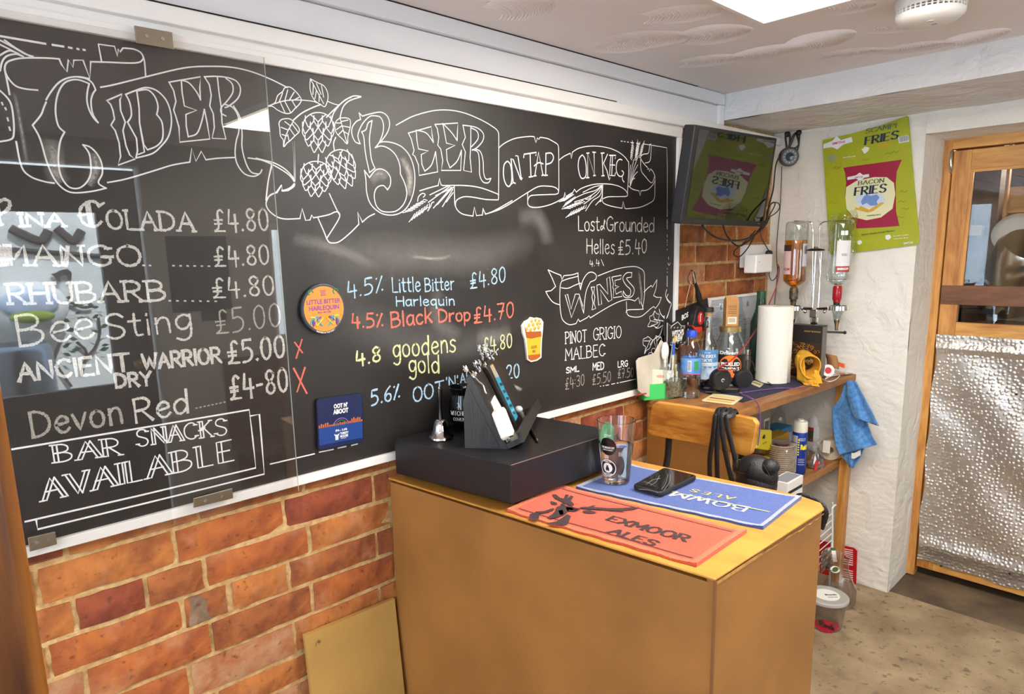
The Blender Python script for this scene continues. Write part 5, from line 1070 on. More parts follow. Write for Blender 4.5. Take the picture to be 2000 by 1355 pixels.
def base(px_, py_, z_=None): 
    p = U(px_, py_, 'z', ZS if z_ is None else z_); return V((p.x, p.y, ZS if z_ is None else z_))
def place(cx_, y_, ytop, half):
    """foot on the shelf under column cx_ at depth y_; height and radius read off the photograph"""
    p = U(cx_, ytop, 'y', y_); P_ = V((p.x, y_, ZS)); P_ = V((U(cx_ + 0, ytop + .55*(p.z-ZS)/mpp(p), 'y', y_).x, y_, ZS)); k_ = mpp(P_ + V((0, 0, .1)))
    return P_, half*k_, p.z - ZS
# water bottle
P = base(1348, 775); s = mpp(P); R_ = 19.2*s; H_ = 131*s
wb = thing('water_bottle', 'small clear plastic water bottle with a blue cap at the shelf front', 'bottle', P)
pet = thin_glass('pet', (.93, .95, .96), 1.6, .04)
prof = [(0, .003), (R_*.6, .001), (R_*.9, 0), (R_, .006)]
for i in range(7):
    z_ = .010 + i*.0085; prof += [(R_*.965, z_), (R_, z_+.0042)]
prof += [(R_*.98, H_*.36), (R_, H_*.375), (R_, H_*.62), (R_*.98, H_*.66), (R_*.86, H_*.74), (R_*.62, H_*.82), (R_*.44, H_*.87), (R_*.42, H_*.94), (R_*.36, H_*.94)]
MB().lathe(prof, P, 44).build('shell', pet, wb, smooth=True, ang=1.2)
wz = H_*.30; MB().lathe([(0, .004), (R_*.93, .004), (R_*.93, wz), (0, wz)], P, 36).build('water', bpy.data.materials['water'], wb, smooth=True)
MB().lathe([(0, H_), (R_*.46, H_), (R_*.5, H_*.985), (R_*.5, H_*.905), (R_*.46, H_*.9)], P, 30).build('cap', mat('cap_blue', '#2148c0', .35), wb, smooth=True)
a0 = face_angle(P); wrap(P, R_, a0, math.pi, P.z + H_*.375, P.z + H_*.60, 40, .0005).build('label', mat('label_blue', '#3a74c8', .4, col2='#6fa5e0', vscale=14), wb)
wrap(P, R_, a0, math.pi, P.z + H_*.365, P.z + H_*.378, 40, .0007).build('label_edge', mat('label_pink', '#c05a78', .4), wb)
b = wrap(P, R_, a0 - .15, .18, P.z + H_*.41, P.z + H_*.57, 6, .0009); b.build('barcode_patch', ink_w, wb)
b = MB()
for i in range(9): b.add(wrap(P, R_, a0 - .29 + i*.033, .008, P.z + H_*.42, P.z + H_*.56, 1, .0012).v, [(0, 1, 3, 2)])
b.build('barcode', ink, wb); wrap(P, R_, a0 + .55, .26, P.z + H_*.42, P.z + H_*.56, 6, .001).build('leaf_motif', mat('leaf_green', '#2f8a4c', .5), wb)

# green card tray
g0 = [V((U(1258, 772, 'y', -.045).x, -.045, ZS)), U(1316, 777, 'z', ZS)]; d1 = (g0[1]-g0[0]); d1.z = 0; L1 = d1.length; d1.normalize(); n1_ = V((-d1.y, d1.x, 0)) ; n1_ = n1_ if n1_.x > 0 else -n1_
tr = thing('card_tray', 'bright green plastic tray of pale cards at the left end of the shelf', 'tray', g0[0].lerp(g0[1], .5))
grp = mat('green_plastic', '#3fc463', .4); hT = 40*mpp(g0[0])
def obox(o, a0_, a1_, b0, b1, z0, z1): 
    vs = [o + d1*a + n1_*b_ + V((0, 0, z)) for z in (z0, z1) for b_ in (b0, b1) for a in (a0_, a1_)]
    return MB().add(vs, [(0, 2, 3, 1), (4, 5, 7, 6), (0, 1, 5, 4), (2, 6, 7, 3), (0, 4, 6, 2), (1, 3, 7, 5)])
G0 = V((g0[0].x, g0[0].y, ZS))
obox(G0, 0, L1, 0, .002, 0, hT*.78).build('front', grp, tr); obox(G0, 0, L1, .045, .047, 0, hT*.6).build('back', grp, tr); obox(G0, 0, .002, 0, .047, 0, hT*.8).build('side', grp, tr); obox(G0, L1-.002, L1, 0, .047, 0, hT*.8).build('side', grp, tr); obox(G0, 0, L1, 0, .047, 0, .002).build('floor_plate', grp, tr)
for i, (tilt, lift) in enumerate(((.12, .012), (.04, .004), (-.05, 0))):
    Mx = Matrix.Translation(G0 + d1*L1/2 + n1_*(.008 + i*.012) + V((0, 0, .004+lift))) @ Matrix((( d1.x, n1_.x, 0, 0), (d1.y, n1_.y, 0, 0), (0, 0, 1, 0), (0, 0, 0, 1))) @ Matrix.Rotation(tilt, 4, 'Y')
    o = MB().box((-L1*.43, 0, 0), (L1*.43, .0012, hT*1.25), Mx).build('card', paper2, None)
    tag(o, ['cream card at the front of the green tray, tilted, with a faded oval print', 'second cream card in the green tray, just behind the tilted one', 'rearmost pale card in the green tray'][i], 'card', group='cards in the green tray')
    if i == 0:
        MB().add([Mx @ V((x*.017, -.0006, hT*.92 + y*.006)) for x, y in circ(1, 24)], [tuple(range(24))]).build('oval_print', mat('faded_red', '#c99c8c', .7), o)

# pale paddle-shaped mount card / envelope leaning behind the tray
q = [U(x, y, 'y', -.055) for x, y in ((1247, 763), (1243, 705), (1248, 699), (1278, 690), (1292, 664), (1300, 672), (1305, 700), (1303, 770), (1262, 775))]
b = MB(); n = len(q); b.add(q + [p + V((0, .004, 0)) for p in q], [tuple(range(n)), tuple(range(n, 2*n))[::-1]] + [(i, n+i, n+(i+1) % n, (i+1) % n) for i in range(n)])
for i in range(len(b.v)): b.v[i].z = max(b.v[i].z, ZS+.001); 
tag(b.build('folded_card', mat('old_card', '#c9bfae', .7, var=.1, vscale=12), None, bevel=.001), 'off-white folded card standing against the board behind the green tray', 'card')

# pen jar
P, _r, _h = place(1309, -.075, 684, 24); s = mpp(P)
pj = thing('pen_jar', 'glass jar of pens behind the green tray', 'jar', P)
MB().lathe([(0, 0), (24*s, 0), (26*s, 4*s), (26*s, 55*s), (22*s, 62*s), (22*s, 70*s), (21*s, 70*s), (21*s, 62*s), (24.5*s, 54*s), (24.5*s, 5*s), (0, 3*s)], P, 32).build('glass', pet, pj, smooth=True)
MB().lathe([(0, 3.5*s), (24*s, 4*s), (24*s, 34*s), (12*s, 40*s), (0, 36*s)], P, 20).build('contents', mat('speckled_beads', '#8f8264', .6, col2='#4d4636', vscale=120, bump=.8, bscale=100), pj, smooth=True)
for i, (x0_, y0_, x1_, y1_, c1, lab) in enumerate(((1312, 745, 1316, 672, '#1c49b8', 'blue-capped ballpoint pen standing in the glass jar'), (1311, 735, 1319, 655, '#d9b33a', 'thin yellow pencil rising highest from the glass jar'), (1322, 748, 1314, 700, '#d8b62c', 'stubby yellow marker at the front of the glass jar'), (1304, 745, 1316, 660, '#e6e3dd', 'white pen standing in the middle of the glass jar'))):
    y_ = P.y - .012 + .008*i; a, c_ = U(x0_, y0_, 'y', y_), U(x1_, y1_, 'y', y_); o = thing('pen', lab, 'pen', a, group='pens in the jar')
    mt = mat('pen_body', c1 if i else '#dcdcdc', .35); MB().tube([a, c_], [.0032, .0036 if i != 2 else .006], 12).build('barrel', mt, o, smooth=True)
    MB().tube([a.lerp(c_, .72 if i == 0 else .93), c_ + (c_-a)*.03], [.0048 if i == 0 else .002, .0046 if i == 0 else .001], 12).build('cap' if i == 0 else 'tip', mat('pen_cap', c1 if i == 0 else '#4a3a2a', .3), o, smooth=True)
sc = thing('plastic_scoop', 'crumpled white plastic spoon head in the pen jar', 'scoop', U(1300, 690, 'y', P.y))
c = U(1299, 686, 'y', P.y+.005); MB().ball(c, 1, 16, 12, (11*s, .010, 18*s)).tube([c, c - V((0, 0, .06))], .005, 8).build('bowl', white_pl, sc, smooth=True)

# whisky bottle
P, R_, H_ = place(1382, -.10, 602, 20.5); s = mpp(P)
wk = thing('whisky_bottle', 'tall clear whisky bottle with a blue mountain label and black stopper', 'bottle', P)
bt_glass = thin_glass('bottle_glass', (.90, .93, .92), 1.9, .02, base=.02)
MB().lathe([(0, .004), (R_*.9, 0), (R_, .006), (R_, H_*.50), (R_*.93, H_*.57), (R_*.6, H_*.65), (R_*.36, H_*.72), (R_*.33, H_*.80), (R_*.44, H_*.84), (R_*.38, H_*.88), (R_*.32, H_*.93), (R_*.36, H_*.94), (R_*.36, H_*.955)], P, 40).build('glass', bt_glass, wk, smooth=True, ang=1.3)
MB().lathe([(0, H_*.90), (R_*.30, H_*.90), (R_*.32, H_*.96), (0, H_*.96)], P, 20).build('cork', mat('cork', '#c99c66', .8), wk, smooth=True)
MB().lathe([(0, H_*.955), (R_*.46, H_*.955), (R_*.46, H_*1.0), (R_*.4, H_*1.01), (0, H_*1.01)], P, 24).build('stopper', black_mt, wk, smooth=True)
a0 = face_angle(P); wrap(P, R_, a0, 1.25, P.z + H_*.13, P.z + H_*.50, 18, .0005).build('label', mat('label_slate', '#4f86b8', .5), wk)
b = MB(); rr = random.Random(2)
N = 14
up_z = [H_*(.23 + .07*abs(math.sin(i*1.1)) + .02*rr.random()) for i in range(N+1)]
vs = []
for i in range(N+1):
    a = a0 - 1.2 + 2.4*i/N
    for z_ in (H_*.135, up_z[i]): vs.append((P.x + (R_+.0009)*math.cos(a), P.y + (R_+.0009)*math.sin(a), P.z + z_))
b.add(vs, [(2*i, 2*i+2, 2*i+3, 2*i+1) for i in range(N)]); b.build('mountain_print', mat('label_mountain', '#7d9cc4', .5, col2='#c9d6e6', vscale=25), wk)
b = MB(); b.v = []; b.add(wrap(P, R_, a0, 1.22, P.z + H_*.30, P.z + H_*.345, 14, .0008).v, [(i, i+1, i+16, i+15) for i in range(14)]); b.build('label_band', mat('label_mist', '#c3cfdd', .5), wk)
b = MB(); roman_into(b, 'TALISKER', round_fn(P, R_, a0, P.z + H_*.425, .0014), R_*1.65, H_*.034, thick=2, thin=.9, serif=.7); roman_into(b, 'SKYE', round_fn(P, R_, a0, P.z + H_*.373, .0014), R_*1.0, H_*.034, thick=2, thin=.9, serif=.7)
text_into(b, 'EST 1830', round_fn(P, R_, a0, P.z + H_*.468, .0014), w_=R_*.5, h=H_*.012); text_into(b, 'SINGLE MALT', round_fn(P, R_, a0, P.z + H_*.335, .0014), w_=R_*.9, h=H_*.016); b.build('lettering', ink_w, wk)

# jar of pickled onions, with a carton on its lid
P, R_, H_ = place(1424, -.135, 636, 30); s = mpp(P)
oj = thing('pickle_jar', 'big clear sweet-shop jar with an orange pickled onions label', 'jar', P)
MB().lathe([(0, .004), (R_*.93, 0), (R_, .008), (R_, H_*.56), (R_*.94, H_*.68), (R_*.74, H_*.81), (R_*.64, H_*.86), (R_*.62, H_*.91), (R_*.60, H_*.91)], P, 44).build('glass', bt_glass, oj, smooth=True, ang=1.3)
MB().lathe([(R_*.60, H_*.90), (R_*.68, H_*.905), (R_*.69, H_*.985), (R_*.64, H_), (0, H_*1.0)], P, 36).build('lid', mat('brass_lid', '#b8a06a', .3, .8), oj, smooth=True)
a0 = face_angle(P); wrap(P, R_, a0, 1.35, P.z + H_*.12, P.z + H_*.55, 18, .0005).build('label', mat('label_black', '#1a1512', .5), oj)
b = MB(); cz = P.z + H_*.36; vs = [round_fn(P, R_, a0 + .10, cz, .0012)(x, y) for x, y in circ(H_*.185, 32)]; b.add([round_fn(P, R_, a0+.10, cz, .0012)(0, 0)] + vs, [(0, 1+i, 1+(i+1) % 32) for i in range(32)]); b.build('orange_disc', mat('label_orange', '#f07a1e', .5), oj)
b = MB(); text_into(b, 'PICKLED', round_fn(P, R_, a0+.10, cz + H_*.04, .0018), w_=H_*.30, h=H_*.055, bold=.04); text_into(b, 'ONIONS', round_fn(P, R_, a0+.10, cz - H_*.04, .0018), w_=H_*.29, h=H_*.055, bold=.04)
text_into(b, 'Drivers', round_fn(P, R_, a0, P.z + H_*.585, .0015), w_=H_*.30, h=H_*.05, bold=.02); text_into(b, 'THE', round_fn(P, R_, a0-.8, cz+.01, .0018), w_=H_*.12, h=H_*.03); text_into(b, 'ONES', round_fn(P, R_, a0-.8, cz-.0, .0018), w_=H_*.14, h=H_*.03); b.build('lettering', ink_w, oj)
T = P + V((0, 0, H_)); bx = thing('brown_carton', 'upright brown paper carton standing on the brass lid of the pickle jar', 'carton', T)
aa = a0 + .35; e1 = V((-math.sin(aa), math.cos(aa), 0)); e2 = V((math.cos(aa), math.sin(aa), 0)); hw, hd, hh = 12*s, 8*s, 48*s
if e1.y > 0: e1 = -e1
vs = [T + e1*a*hw + e2*c*hd + V((0, 0, z_)) for z_ in (0.0005, hh) for a, c in ((-1, -1), (1, -1), (1, 1), (-1, 1))] + [T + e1*a*hw*.9 + V((0, 0, hh*1.18)) for a in (-1, 1)]
MB().add(vs, [(3, 2, 1, 0), (0, 1, 5, 4), (1, 2, 6, 5), (2, 3, 7, 6), (3, 0, 4, 7), (4, 5, 9, 8), (6, 7, 8, 9), (5, 6, 9), (7, 4, 8)]).build('body', mat('kraft', '#b5834e', .8, var=.08, vscale=30), bx)
cf = T + e2*(hd+.0006)
MB().add([cf + e1*a*hw*.72 + V((0, 0, z_*hh)) for a, z_ in ((-1, .08), (1, .08), (1, .36), (-1, .36))], [(0, 1, 2, 3)]).build('barcode_patch', paper2, bx)
b = MB()
for i in range(8): b.add([cf + e2*.0004 + e1*hw*(-.55 + .14*i + a*.03) + V((0, 0, z_*hh)) for a, z_ in ((-1, .14), (1, .14), (1, .32), (-1, .32))], [(0, 1, 2, 3)])
for i in range(5): b.add([cf + e2*.0004 + e1*hw*a*.7 + V((0, 0, (.5+.07*i+z_)*hh)) for a, z_ in ((-1, 0), (1, 0), (1, .02), (-1, .02))], [(0, 1, 2, 3)])
b.build('printing', mat('kraft_print', '#6b4424', .7), bx)

# steel cylinders
P, _r, _h = place(1460, -.085, 678, 7); s = mpp(P)
o = thing('steel_flask', 'tall brushed steel cylinder right of the pickle jar', 'flask', P); MB().lathe([(0, 0), (7.2*s, 0), (7.2*s, 50*s), (6.8*s, 51*s), (0, 51*s)], P, 24).build('body', mat('satin_steel', '#a9a59c', .28, 1), o, smooth=True); MB().lathe([(7.3*s, 40*s), (7.45*s, 40.5*s), (7.45*s, 41.5*s), (7.3*s, 42*s)], P, 24).build('ring', steel, o, smooth=True)
P, _r, _h = place(1478, -.10, 700, 6); s = mpp(P); o = thing('steel_flask', 'short dark steel cylinder between the tall one and the kitchen roll', 'flask', P); MB().lathe([(0, 0), (6*s, 0), (6*s, 27*s), (4*s, 30*s), (4*s, 34*s), (0, 34*s)], P, 20).build('body', mat('dark_steel', '#5c5650', .3, 1), o, smooth=True)
MB().lathe([(6.1*s, 10*s), (6.3*s, 11*s), (6.1*s, 12*s)], P, 20).build('ring', steel, o)

# framed certificates
def frame_pic(nm, lab, px4, y_, seed):
    q = [U(x, y, 'y', y_) for x, y in px4]; q[2].z = max(q[2].z, ZS+.002); q[3].z = max(q[3].z, ZS+.002)
    x0_, x1_, z0_, z1_ = (q[0].x+q[3].x)/2, (q[1].x+q[2].x)/2, max(min(q[2].z, q[3].z), ZS+.002), (q[0].z+q[1].z)/2
    o = thing(nm, lab, 'picture', ((x0_+x1_)/2, y_, z0_), group='framed certificates'); t = .011
    for a, c in (((x0_, y_, z0_), (x0_+t, y_+.014, z1_)), ((x1_-t, y_, z0_), (x1_, y_+.014, z1_)), ((x0_+t, y_, z1_-t), (x1_-t, y_+.014, z1_)), ((x0_+t, y_, z0_), (x1_-t, y_+.014, z0_+t))): B('frame_strip', a, c, white_pl, o, bevel=.001)
    B('sheet', (x0_+t, y_+.005, z0_+t), (x1_-t, y_+.008, z1_-t), mat('certificate', '#c9ccd6', .5), o)
    b = MB(); rr = random.Random(seed); z_ = z1_ - .07; cx_ = (x0_+x1_)/2
    while z_ > z0_ + .04:
        if rr.random() < .8: ww = rr.uniform(.03, .08); xx = x0_ + .03 if rr.random() < .6 else cx_-ww/2; b.box((xx, y_+.0042, z_), (xx+ww, y_+.005, z_+.0018))
        z_ -= .0075
    b.build('print_line', ink_g, o)
    b = MB(); b.add([(cx_+x, y_+.004, z1_-.045+z) for x, z in ((-.010, -.012), (.010, -.012), (.010, .004), (.004, .010), (.0, .016), (-.004, .010), (-.010, .004))], [(0, 1, 2, 3, 4, 5, 6)]); b.build('emblem', mat('emblem_slate', '#56607a', .5), o)
    B('cover_glass', (x0_+t, y_+.001, z0_+t), (x1_-t, y_+.002, z1_-t), win_glass, o); return o
frame_pic('framed_certificate', 'white-framed certificate at the back of the shelf, behind the whisky bottle', ((1384, 582), (1431, 577), (1431, 735), (1384, 735)), -.030, 1)
frame_pic('framed_certificate', 'white-framed certificate with a dark crest in the corner, behind the jar', ((1430, 574), (1487, 573), (1487, 735), (1430, 735)), -.046, 2)

# kitchen roll
P = base(1522, 746); s = mpp(P); R_ = 32.5*s; H_ = 148*s; P = P + V((.0, .03, 0))
kr = thing('kitchen_roll', 'tall white kitchen paper roll standing at the shelf front', 'kitchen roll', P)
prof = [(R_*.28, 0), (R_*.98, 0), (R_, .002)] + [(R_ - .0007*(i % 2), .004 + (H_-.008)*i/60) for i in range(61)] + [(R_*.98, H_), (R_*.28, H_), (R_*.28, .001)]
MB().lathe(prof, P, 60).build('paper', mat('tissue', '#e9e6dc', .95, bump=.8, bscale=220), kr, smooth=True, ang=1.5)
MB().lathe([(R_*.27, .0), (R_*.27, H_-.001), (R_*.24, H_-.001), (R_*.24, .0)], P, 30).build('core', mat('card_core', '#a08c70', .8), kr, smooth=True)
a = face_angle(P) + 1.15; MB().sheet(lambda u, v: P + V(((R_+.0008+.003*u*u)*math.cos(a - .25 + .3*u), (R_+.0008+.003*u*u)*math.sin(a - .25 + .3*u), .003 + (H_-.006)*v)), 6, 2).build('loose_end', bpy.data.materials['tissue'], kr, smooth=True, solid=.0006)
P2 = P + V((.13, .13, 0)); s = mpp(P2); o = thing('green_capped_bottle', 'dark green bottle cap showing just behind the kitchen roll', 'bottle', P2)
MB().lathe([(0, 0), (18*s, 0), (18*s, 100*s), (10*s, 125*s), (8*s, 148*s), (0, 148*s)], P2, 24).build('glass', mat('green_bottle', '#1d3a28', .15), o, smooth=True)
c = U(1519, 597, 'x', P2.x); MB().cyl(V((P2.x, P2.y, P2.z+146*s)), V((P2.x, P2.y, P2.z + 160*s)), 8.5*s, n=20).build('cap', mat('cap_green', '#1f4a33', .4), o, smooth=True)

# pretzel box
q0 = base(1557, 733); q1 = base(1603, 741); d1 = V((0, -1, 0)); Wb = abs(q1.y - q0.y); x0_ = 2.90; s = mpp(q0); Hb = 112*s
y0_ = U(1557, 700, 'x', x0_).y; y1_ = U(1603, 700, 'x', x0_).y; zt_ = U(1590, 636, 'x', x0_).z
pz = thing('snack_box', 'black box with golden pretzel print behind the kitchen roll', 'box', (x0_+.05, (y0_+y1_)/2, ZS))
B('carton', (x0_, y1_, ZS+.001), (x0_+.052, y0_+.06, zt_), mat('box_dark', '#231d1c', .45), pz, bevel=.002)
B('side_print', (x0_+.004, y1_-.0008, ZS+.004), (x0_+.048, y1_, zt_-.004), mat('box_grey', '#6e6862', .5), pz)
gold = mat('pretzel_gold', '#c98a28', .5, col2='#8a5616', vscale=60)
B('print_field', (x0_-.0008, y1_+.004, ZS+.012), (x0_, y0_+.056, zt_-.075), mat('box_brown', '#3a1f0e', .5), pz)
b = MB(); rr = random.Random(11)
for i in range(90):
    cy_, cz_ = rr.uniform(y1_+.01, y0_+.05), rr.uniform(ZS+.02, zt_-.08); rad = rr.uniform(.005, .008); a_ = rr.uniform(0, 6.28)
    b.tube([V((x0_-.0016, cy_ + rad*math.cos(a_+t*.7), cz_ + rad*.8*math.sin(a_+t*.7))) for t in range(rr.randint(5, 8))], .0012, 5)
tag(b.build('pretzel_print', gold, pz), kind='stuff')
b = MB(); f = lambda z_: (lambda x, y: V((x0_-.003, (y0_+y1_)/2 - .01 - x, z_ + y)))
text_into(b, 'Snyders', f(ZS+.075), w_=.06, h=.018, bold=.02); text_into(b, 'HONEY MUSTARD', f(zt_-.025), w_=.07, h=.006); b.build('lettering', mat('print_gold', '#b9924a', .5), pz)

# yellow cloth rolled up
ylc = mat('yellow_cloth', '#e0a52c', .9, var=.08, vscale=60, bump=.3, bscale=200)
yc = thing('yellow_cloth', 'mustard yellow duster rolled loosely beside the kitchen roll', 'cloth', base(1585, 752))
X0 = 2.77
A_ = U(1583, 716, 'x', X0 - .05); B_ = U(1570, 704, 'x', X0 + .03); sy_ = mpp(A_)
def rollf(u, v):
    th = 6.283*1.06*u + .9; c = A_.lerp(B_, v); w = 1 + .05*math.sin(3*th + 2*v) + .05*u
    p = c + V((.25*sy_*16*math.cos(th), -sy_*17*math.cos(th)*w, sy_*22*math.sin(th)*w*(1-.05*v))); return V((p.x, p.y, max(p.z, ZS+.003)))
MB().sheet(rollf, 40, 8).build('roll', ylc, yc, smooth=True, solid=.004, ang=1.4)
def f3(a, b_, c_, d_2, amp=.003):
    a, b_, c_, d_2 = [U(x, y, 'x', X0 - .045 - o) for x, y, o in (a, b_, c_, d_2)]
    def g(u, v):
        p = a.lerp(b_, u).lerp(d_2.lerp(c_, u), v); p = p + V((-amp*math.sin(9*u)*math.cos(5*v), 0, amp*math.sin(11*v+3*u))); return V((p.x, p.y, max(p.z, ZS+.003)))
    return g
MB().sheet(f3((1560, 741, -.02), (1592, 729, .005), (1601, 757, .012), (1570, 750, 0)), 12, 8).build('corner_fold', ylc, yc, smooth=True, solid=.003)
MB().sheet(f3((1590, 722, 0), (1600, 727, .0), (1607, 750, .005), (1590, 748, .008)), 10, 10).build('corner_fold', ylc, yc, smooth=True, solid=.003)
MB().sheet(f3((1556, 692, -.03), (1570, 697, -.01), (1574, 748, .0), (1557, 742, -.02), .001), 8, 10).build('corner_fold', ylc, yc, smooth=True, solid=.003)

# headphones
hp = thing('headphones', 'black over-ear headphones lying folded on the shelf', 'headphones', base(1430, 758))
c1 = U(1409, 741, 'y', -.215); s = mpp(c1); c2 = U(1446, 744, 'y', -.215)+V((.04,.01,0)); ax = V((-.55, -.83, -.05)).normalized()
def cup(c, r_, nm):
    M3 = ax.to_track_quat('Z', 'Y').to_matrix(); b = MB(); b.lathe([(0, .012), (r_*.80, .011), (r_*.92, .006), (r_, -.002), (r_, -.016), (r_*.9, -.026), (r_*.6, -.03), (0, -.03)], c, 36, M_=M3); return b.build(nm, mat(nm + '_m', '#1b1a1c', .5), hp, smooth=True)
cup(c1, 21.5*s, 'ear_cup'); cup(c2, 22*s, 'ear_cup')
M3 = ax.to_track_quat('Z', 'Y').to_matrix()
MB().lathe([(21.8*s, -.008), (22.3*s, -.013), (21.8*s, -.018)], c1, 36, M_=M3).build('trim_ring', mat('slate_ring', '#39425a', .3), hp, smooth=True)
b = MB(); b.tube([c1 + M3 @ V((.006*math.cos(t), .006*math.sin(t), .0125)) for t in [i*.42 for i in range(13)]], .0011, 6); b.tube([c1 + M3 @ V((0, 0, .0125)), c1 + M3 @ V((.0, .006, .0125))], .0011, 6); b.build('emblem', mat('emblem_silver', '#c9c9cc', .4), hp)
pts = [U(x, y, 'y', -.17) for x, y in ((1372, 757), (1366, 748), (1376, 736), (1396, 733))]
MB().tube(smooth_path([c1 + V((.015, .03, .01)), U(1385, 742, 'y', -.15), U(1368, 748, 'y', -.12), U(1372, 752, 'y', -.08), c2 + V((-.06, .10, .0)), c2 + V((0, .05, .01))], 8), .011, 12, flat=.45).build('headband', mat('headband', '#141315', .45), hp, smooth=True)

# key fob, keys, key ring
kf = thing('key_bunch', 'bunch of keys on a black leather fob in front of the headphones', 'keys', base(1420, 768))
c = base(1423, 766) + V((0, 0, .010)); s = mpp(c)
Mx = Matrix.Translation(c) @ Matrix.Rotation(-.85, 4, 'Z'); MB().prism(roundrect(38*s, 20*s, .009), Mx @ V((0, 0, -.009)), Mx.to_3x3() @ V((1, 0, 0)), Mx.to_3x3() @ V((0, 1, 0)), (0, 0, .019)).build('fob', mat('fob_black', '#1a1718', .4), kf, bevel=.004)
for i, (x, y, a) in enumerate(((1402, 768, .4), (1398, 764, .9), (1404, 762, 1.3), (1395, 770, -.1))):
    k0 = base(x, y) + V((0, 0, .003+.002*i)); d = V((math.cos(a+2.6), math.sin(a+2.6), .05)); sd = V((-d.y, d.x, 0)); o = MB()
    o.prism(circ(.011, 14), k0, d, sd, (0, 0, .0018)); o.prism([(.009, -.003), (.034, -.003), (.031, -.0005), (.028, -.002), (.025, 0), (.022, -.002), (.036, .003), (.009, .003)], k0, d, sd, (0, 0, .0018)); o.build('key', mat('key_metal%d' % i, '#8f7f5c' if i % 2 else '#8c8a86', .35, .9), kf)
MB().tube([base(1442, 768) + V((.016*math.cos(t), .012*math.sin(t), .004)) for t in [i*.45 for i in range(14)]], .0012, 6, closed=True).build('key_ring', chrome, kf, smooth=True)
# beer mats at the edge
def beermat(pxs, z_, lab, stripes, grp_='beer mats'):
    q = [U(x, y, 'z', z_) for x, y in pxs]; o = thing('beer_mat', lab, 'beer mat', sum(q, V())/len(q), group=grp_)
    lay(quad_round(q, .012), z_, z_+.0018, mat('mat_cream', '#ddd2ac', .7), 'card', o)
    for t0, t1, col in stripes:
        w1 = [q[0].lerp(q[1], t0), q[0].lerp(q[1], t1), q[3].lerp(q[2], t1), q[3].lerp(q[2], t0)]; c_ = sum(w1, V())/4; w1 = [c_ + (p-c_)*.8 for p in w1]; lay(w1, z_+.0018, z_+.0022, mat('mat_stripe', col, .7), 'stripe', o)
beermat(((1369, 783), (1395, 768), (1452, 776), (1432, 791)), ZS+.0022, 'cream beer mat with red and gold stripes at the shelf front', ((.08, .3, '#d9b84c'), (.38, .5, '#9c3a24'), (.6, .75, '#e0c878')))
beermat(((1462, 748), (1478, 742), (1496, 746), (1484, 757)), ZS+.0022, 'cream patterned beer mat lying behind the headphones', ((.2, .5, '#8f8a5c'),))
# dark glasses / cable tangle right of the headphones
sg = thing('spectacles', 'folded dark spectacles right of the headphones', 'glasses', base(1490, 752))
for P in (((1468, 735), (1484, 742), (1500, 750), (1508, 755)), ((1470, 742), (1486, 750), (1506, 756)), ((1472, 737), (1478, 728), (1488, 734), (1492, 744))): MB().tube(smooth_path([base(x, y) + V((0, 0, .008)) for x, y in P], 6), .0018, 6).build('arm', black_pl, sg, smooth=True)

# clutter at the right end of the shelf
tg = thing('adhesive_tape', 'white reel with a red centre at the right end of the top shelf', 'tape reel', base(1617, 742))
c = base(1615, 736) + V((.0, 0, .028)); M3 = V((-.75, -.6, .2)).normalized().to_track_quat('Z', 'Y').to_matrix()
MB().lathe([(.014, -.012), (.026, -.012), (.026, .012), (.014, .012), (.014, -.012)], c, 30, M_=M3).build('reel', white_pl, tg, smooth=True); MB().lathe([(0, -.008), (.0135, -.008), (.0135, .010), (0, .010)], c, 24, M_=M3).build('hub', mat('red_hub', '#c22a34', .35), tg, smooth=True)
o = thing('cardboard_sleeve', 'bent piece of brown cardboard behind the white reel', 'cardboard', base(1625, 725)); X1 = 3.03
MB().sheet(lambda u, v: U(1612 + 22*u + 4*math.sin(v*2), 690 + 26*v + 5*u, 'x', X1 - .02*math.sin(u*3)), 8, 5).build('flap', mat('cardboard', '#a9784a', .85, bump=.2), o, smooth=True, solid=.003)
o = thing('orange_clip', 'orange plastic clip beside the cardboard on the shelf', 'clip', base(1640, 722)); P = [U(x, y, 'x', 3.03) for x, y in ((1634, 707), (1648, 711), (1648, 719), (1634, 713))]
MB().add(P + [p + V((.012, 0, 0)) for p in P], [(0, 1, 2, 3), (7, 6, 5, 4), (0, 4, 5, 1), (1, 5, 6, 2), (2, 6, 7, 3), (3, 7, 4, 0)]).build('body', mat('orange_plastic', '#ee5a2c', .4), o, bevel=.001)
o = thing('white_cable_loop', 'loops of thin white cable at the shelf end', 'cable', base(1625, 742)); MB().tube(smooth_path([base(x, y) + V((0, 0, .004+.003*(i % 2))) for i, (x, y) in enumerate(((1606, 742), (1618, 748), (1630, 744), (1640, 736), (1632, 731), (1620, 735), (1612, 742), (1622, 738), (1640, 733)))], 6), .0018, 6).build('cable', white_pl, o, smooth=True)
o = thing('clear_packet', 'flat clear plastic packet lying at the shelf end', 'packet', base(1645, 733)); MB().sheet(lambda u, v: base(1625 + 40*u, 737 - 12*v - 5*u) + V((0, 0, .002 + .003*abs(math.sin(8*u+5*v)))), 10, 5).build('film', thin_glass('film', (.9, .9, .9), 2.5, .15, base=.1), o, smooth=True, solid=.0006)
B('paper_slip', (3.02, -.40, ZS+.006), (3.07, -.375, ZS+.0065), mat('red_slip', '#cf6a58', .7), o)
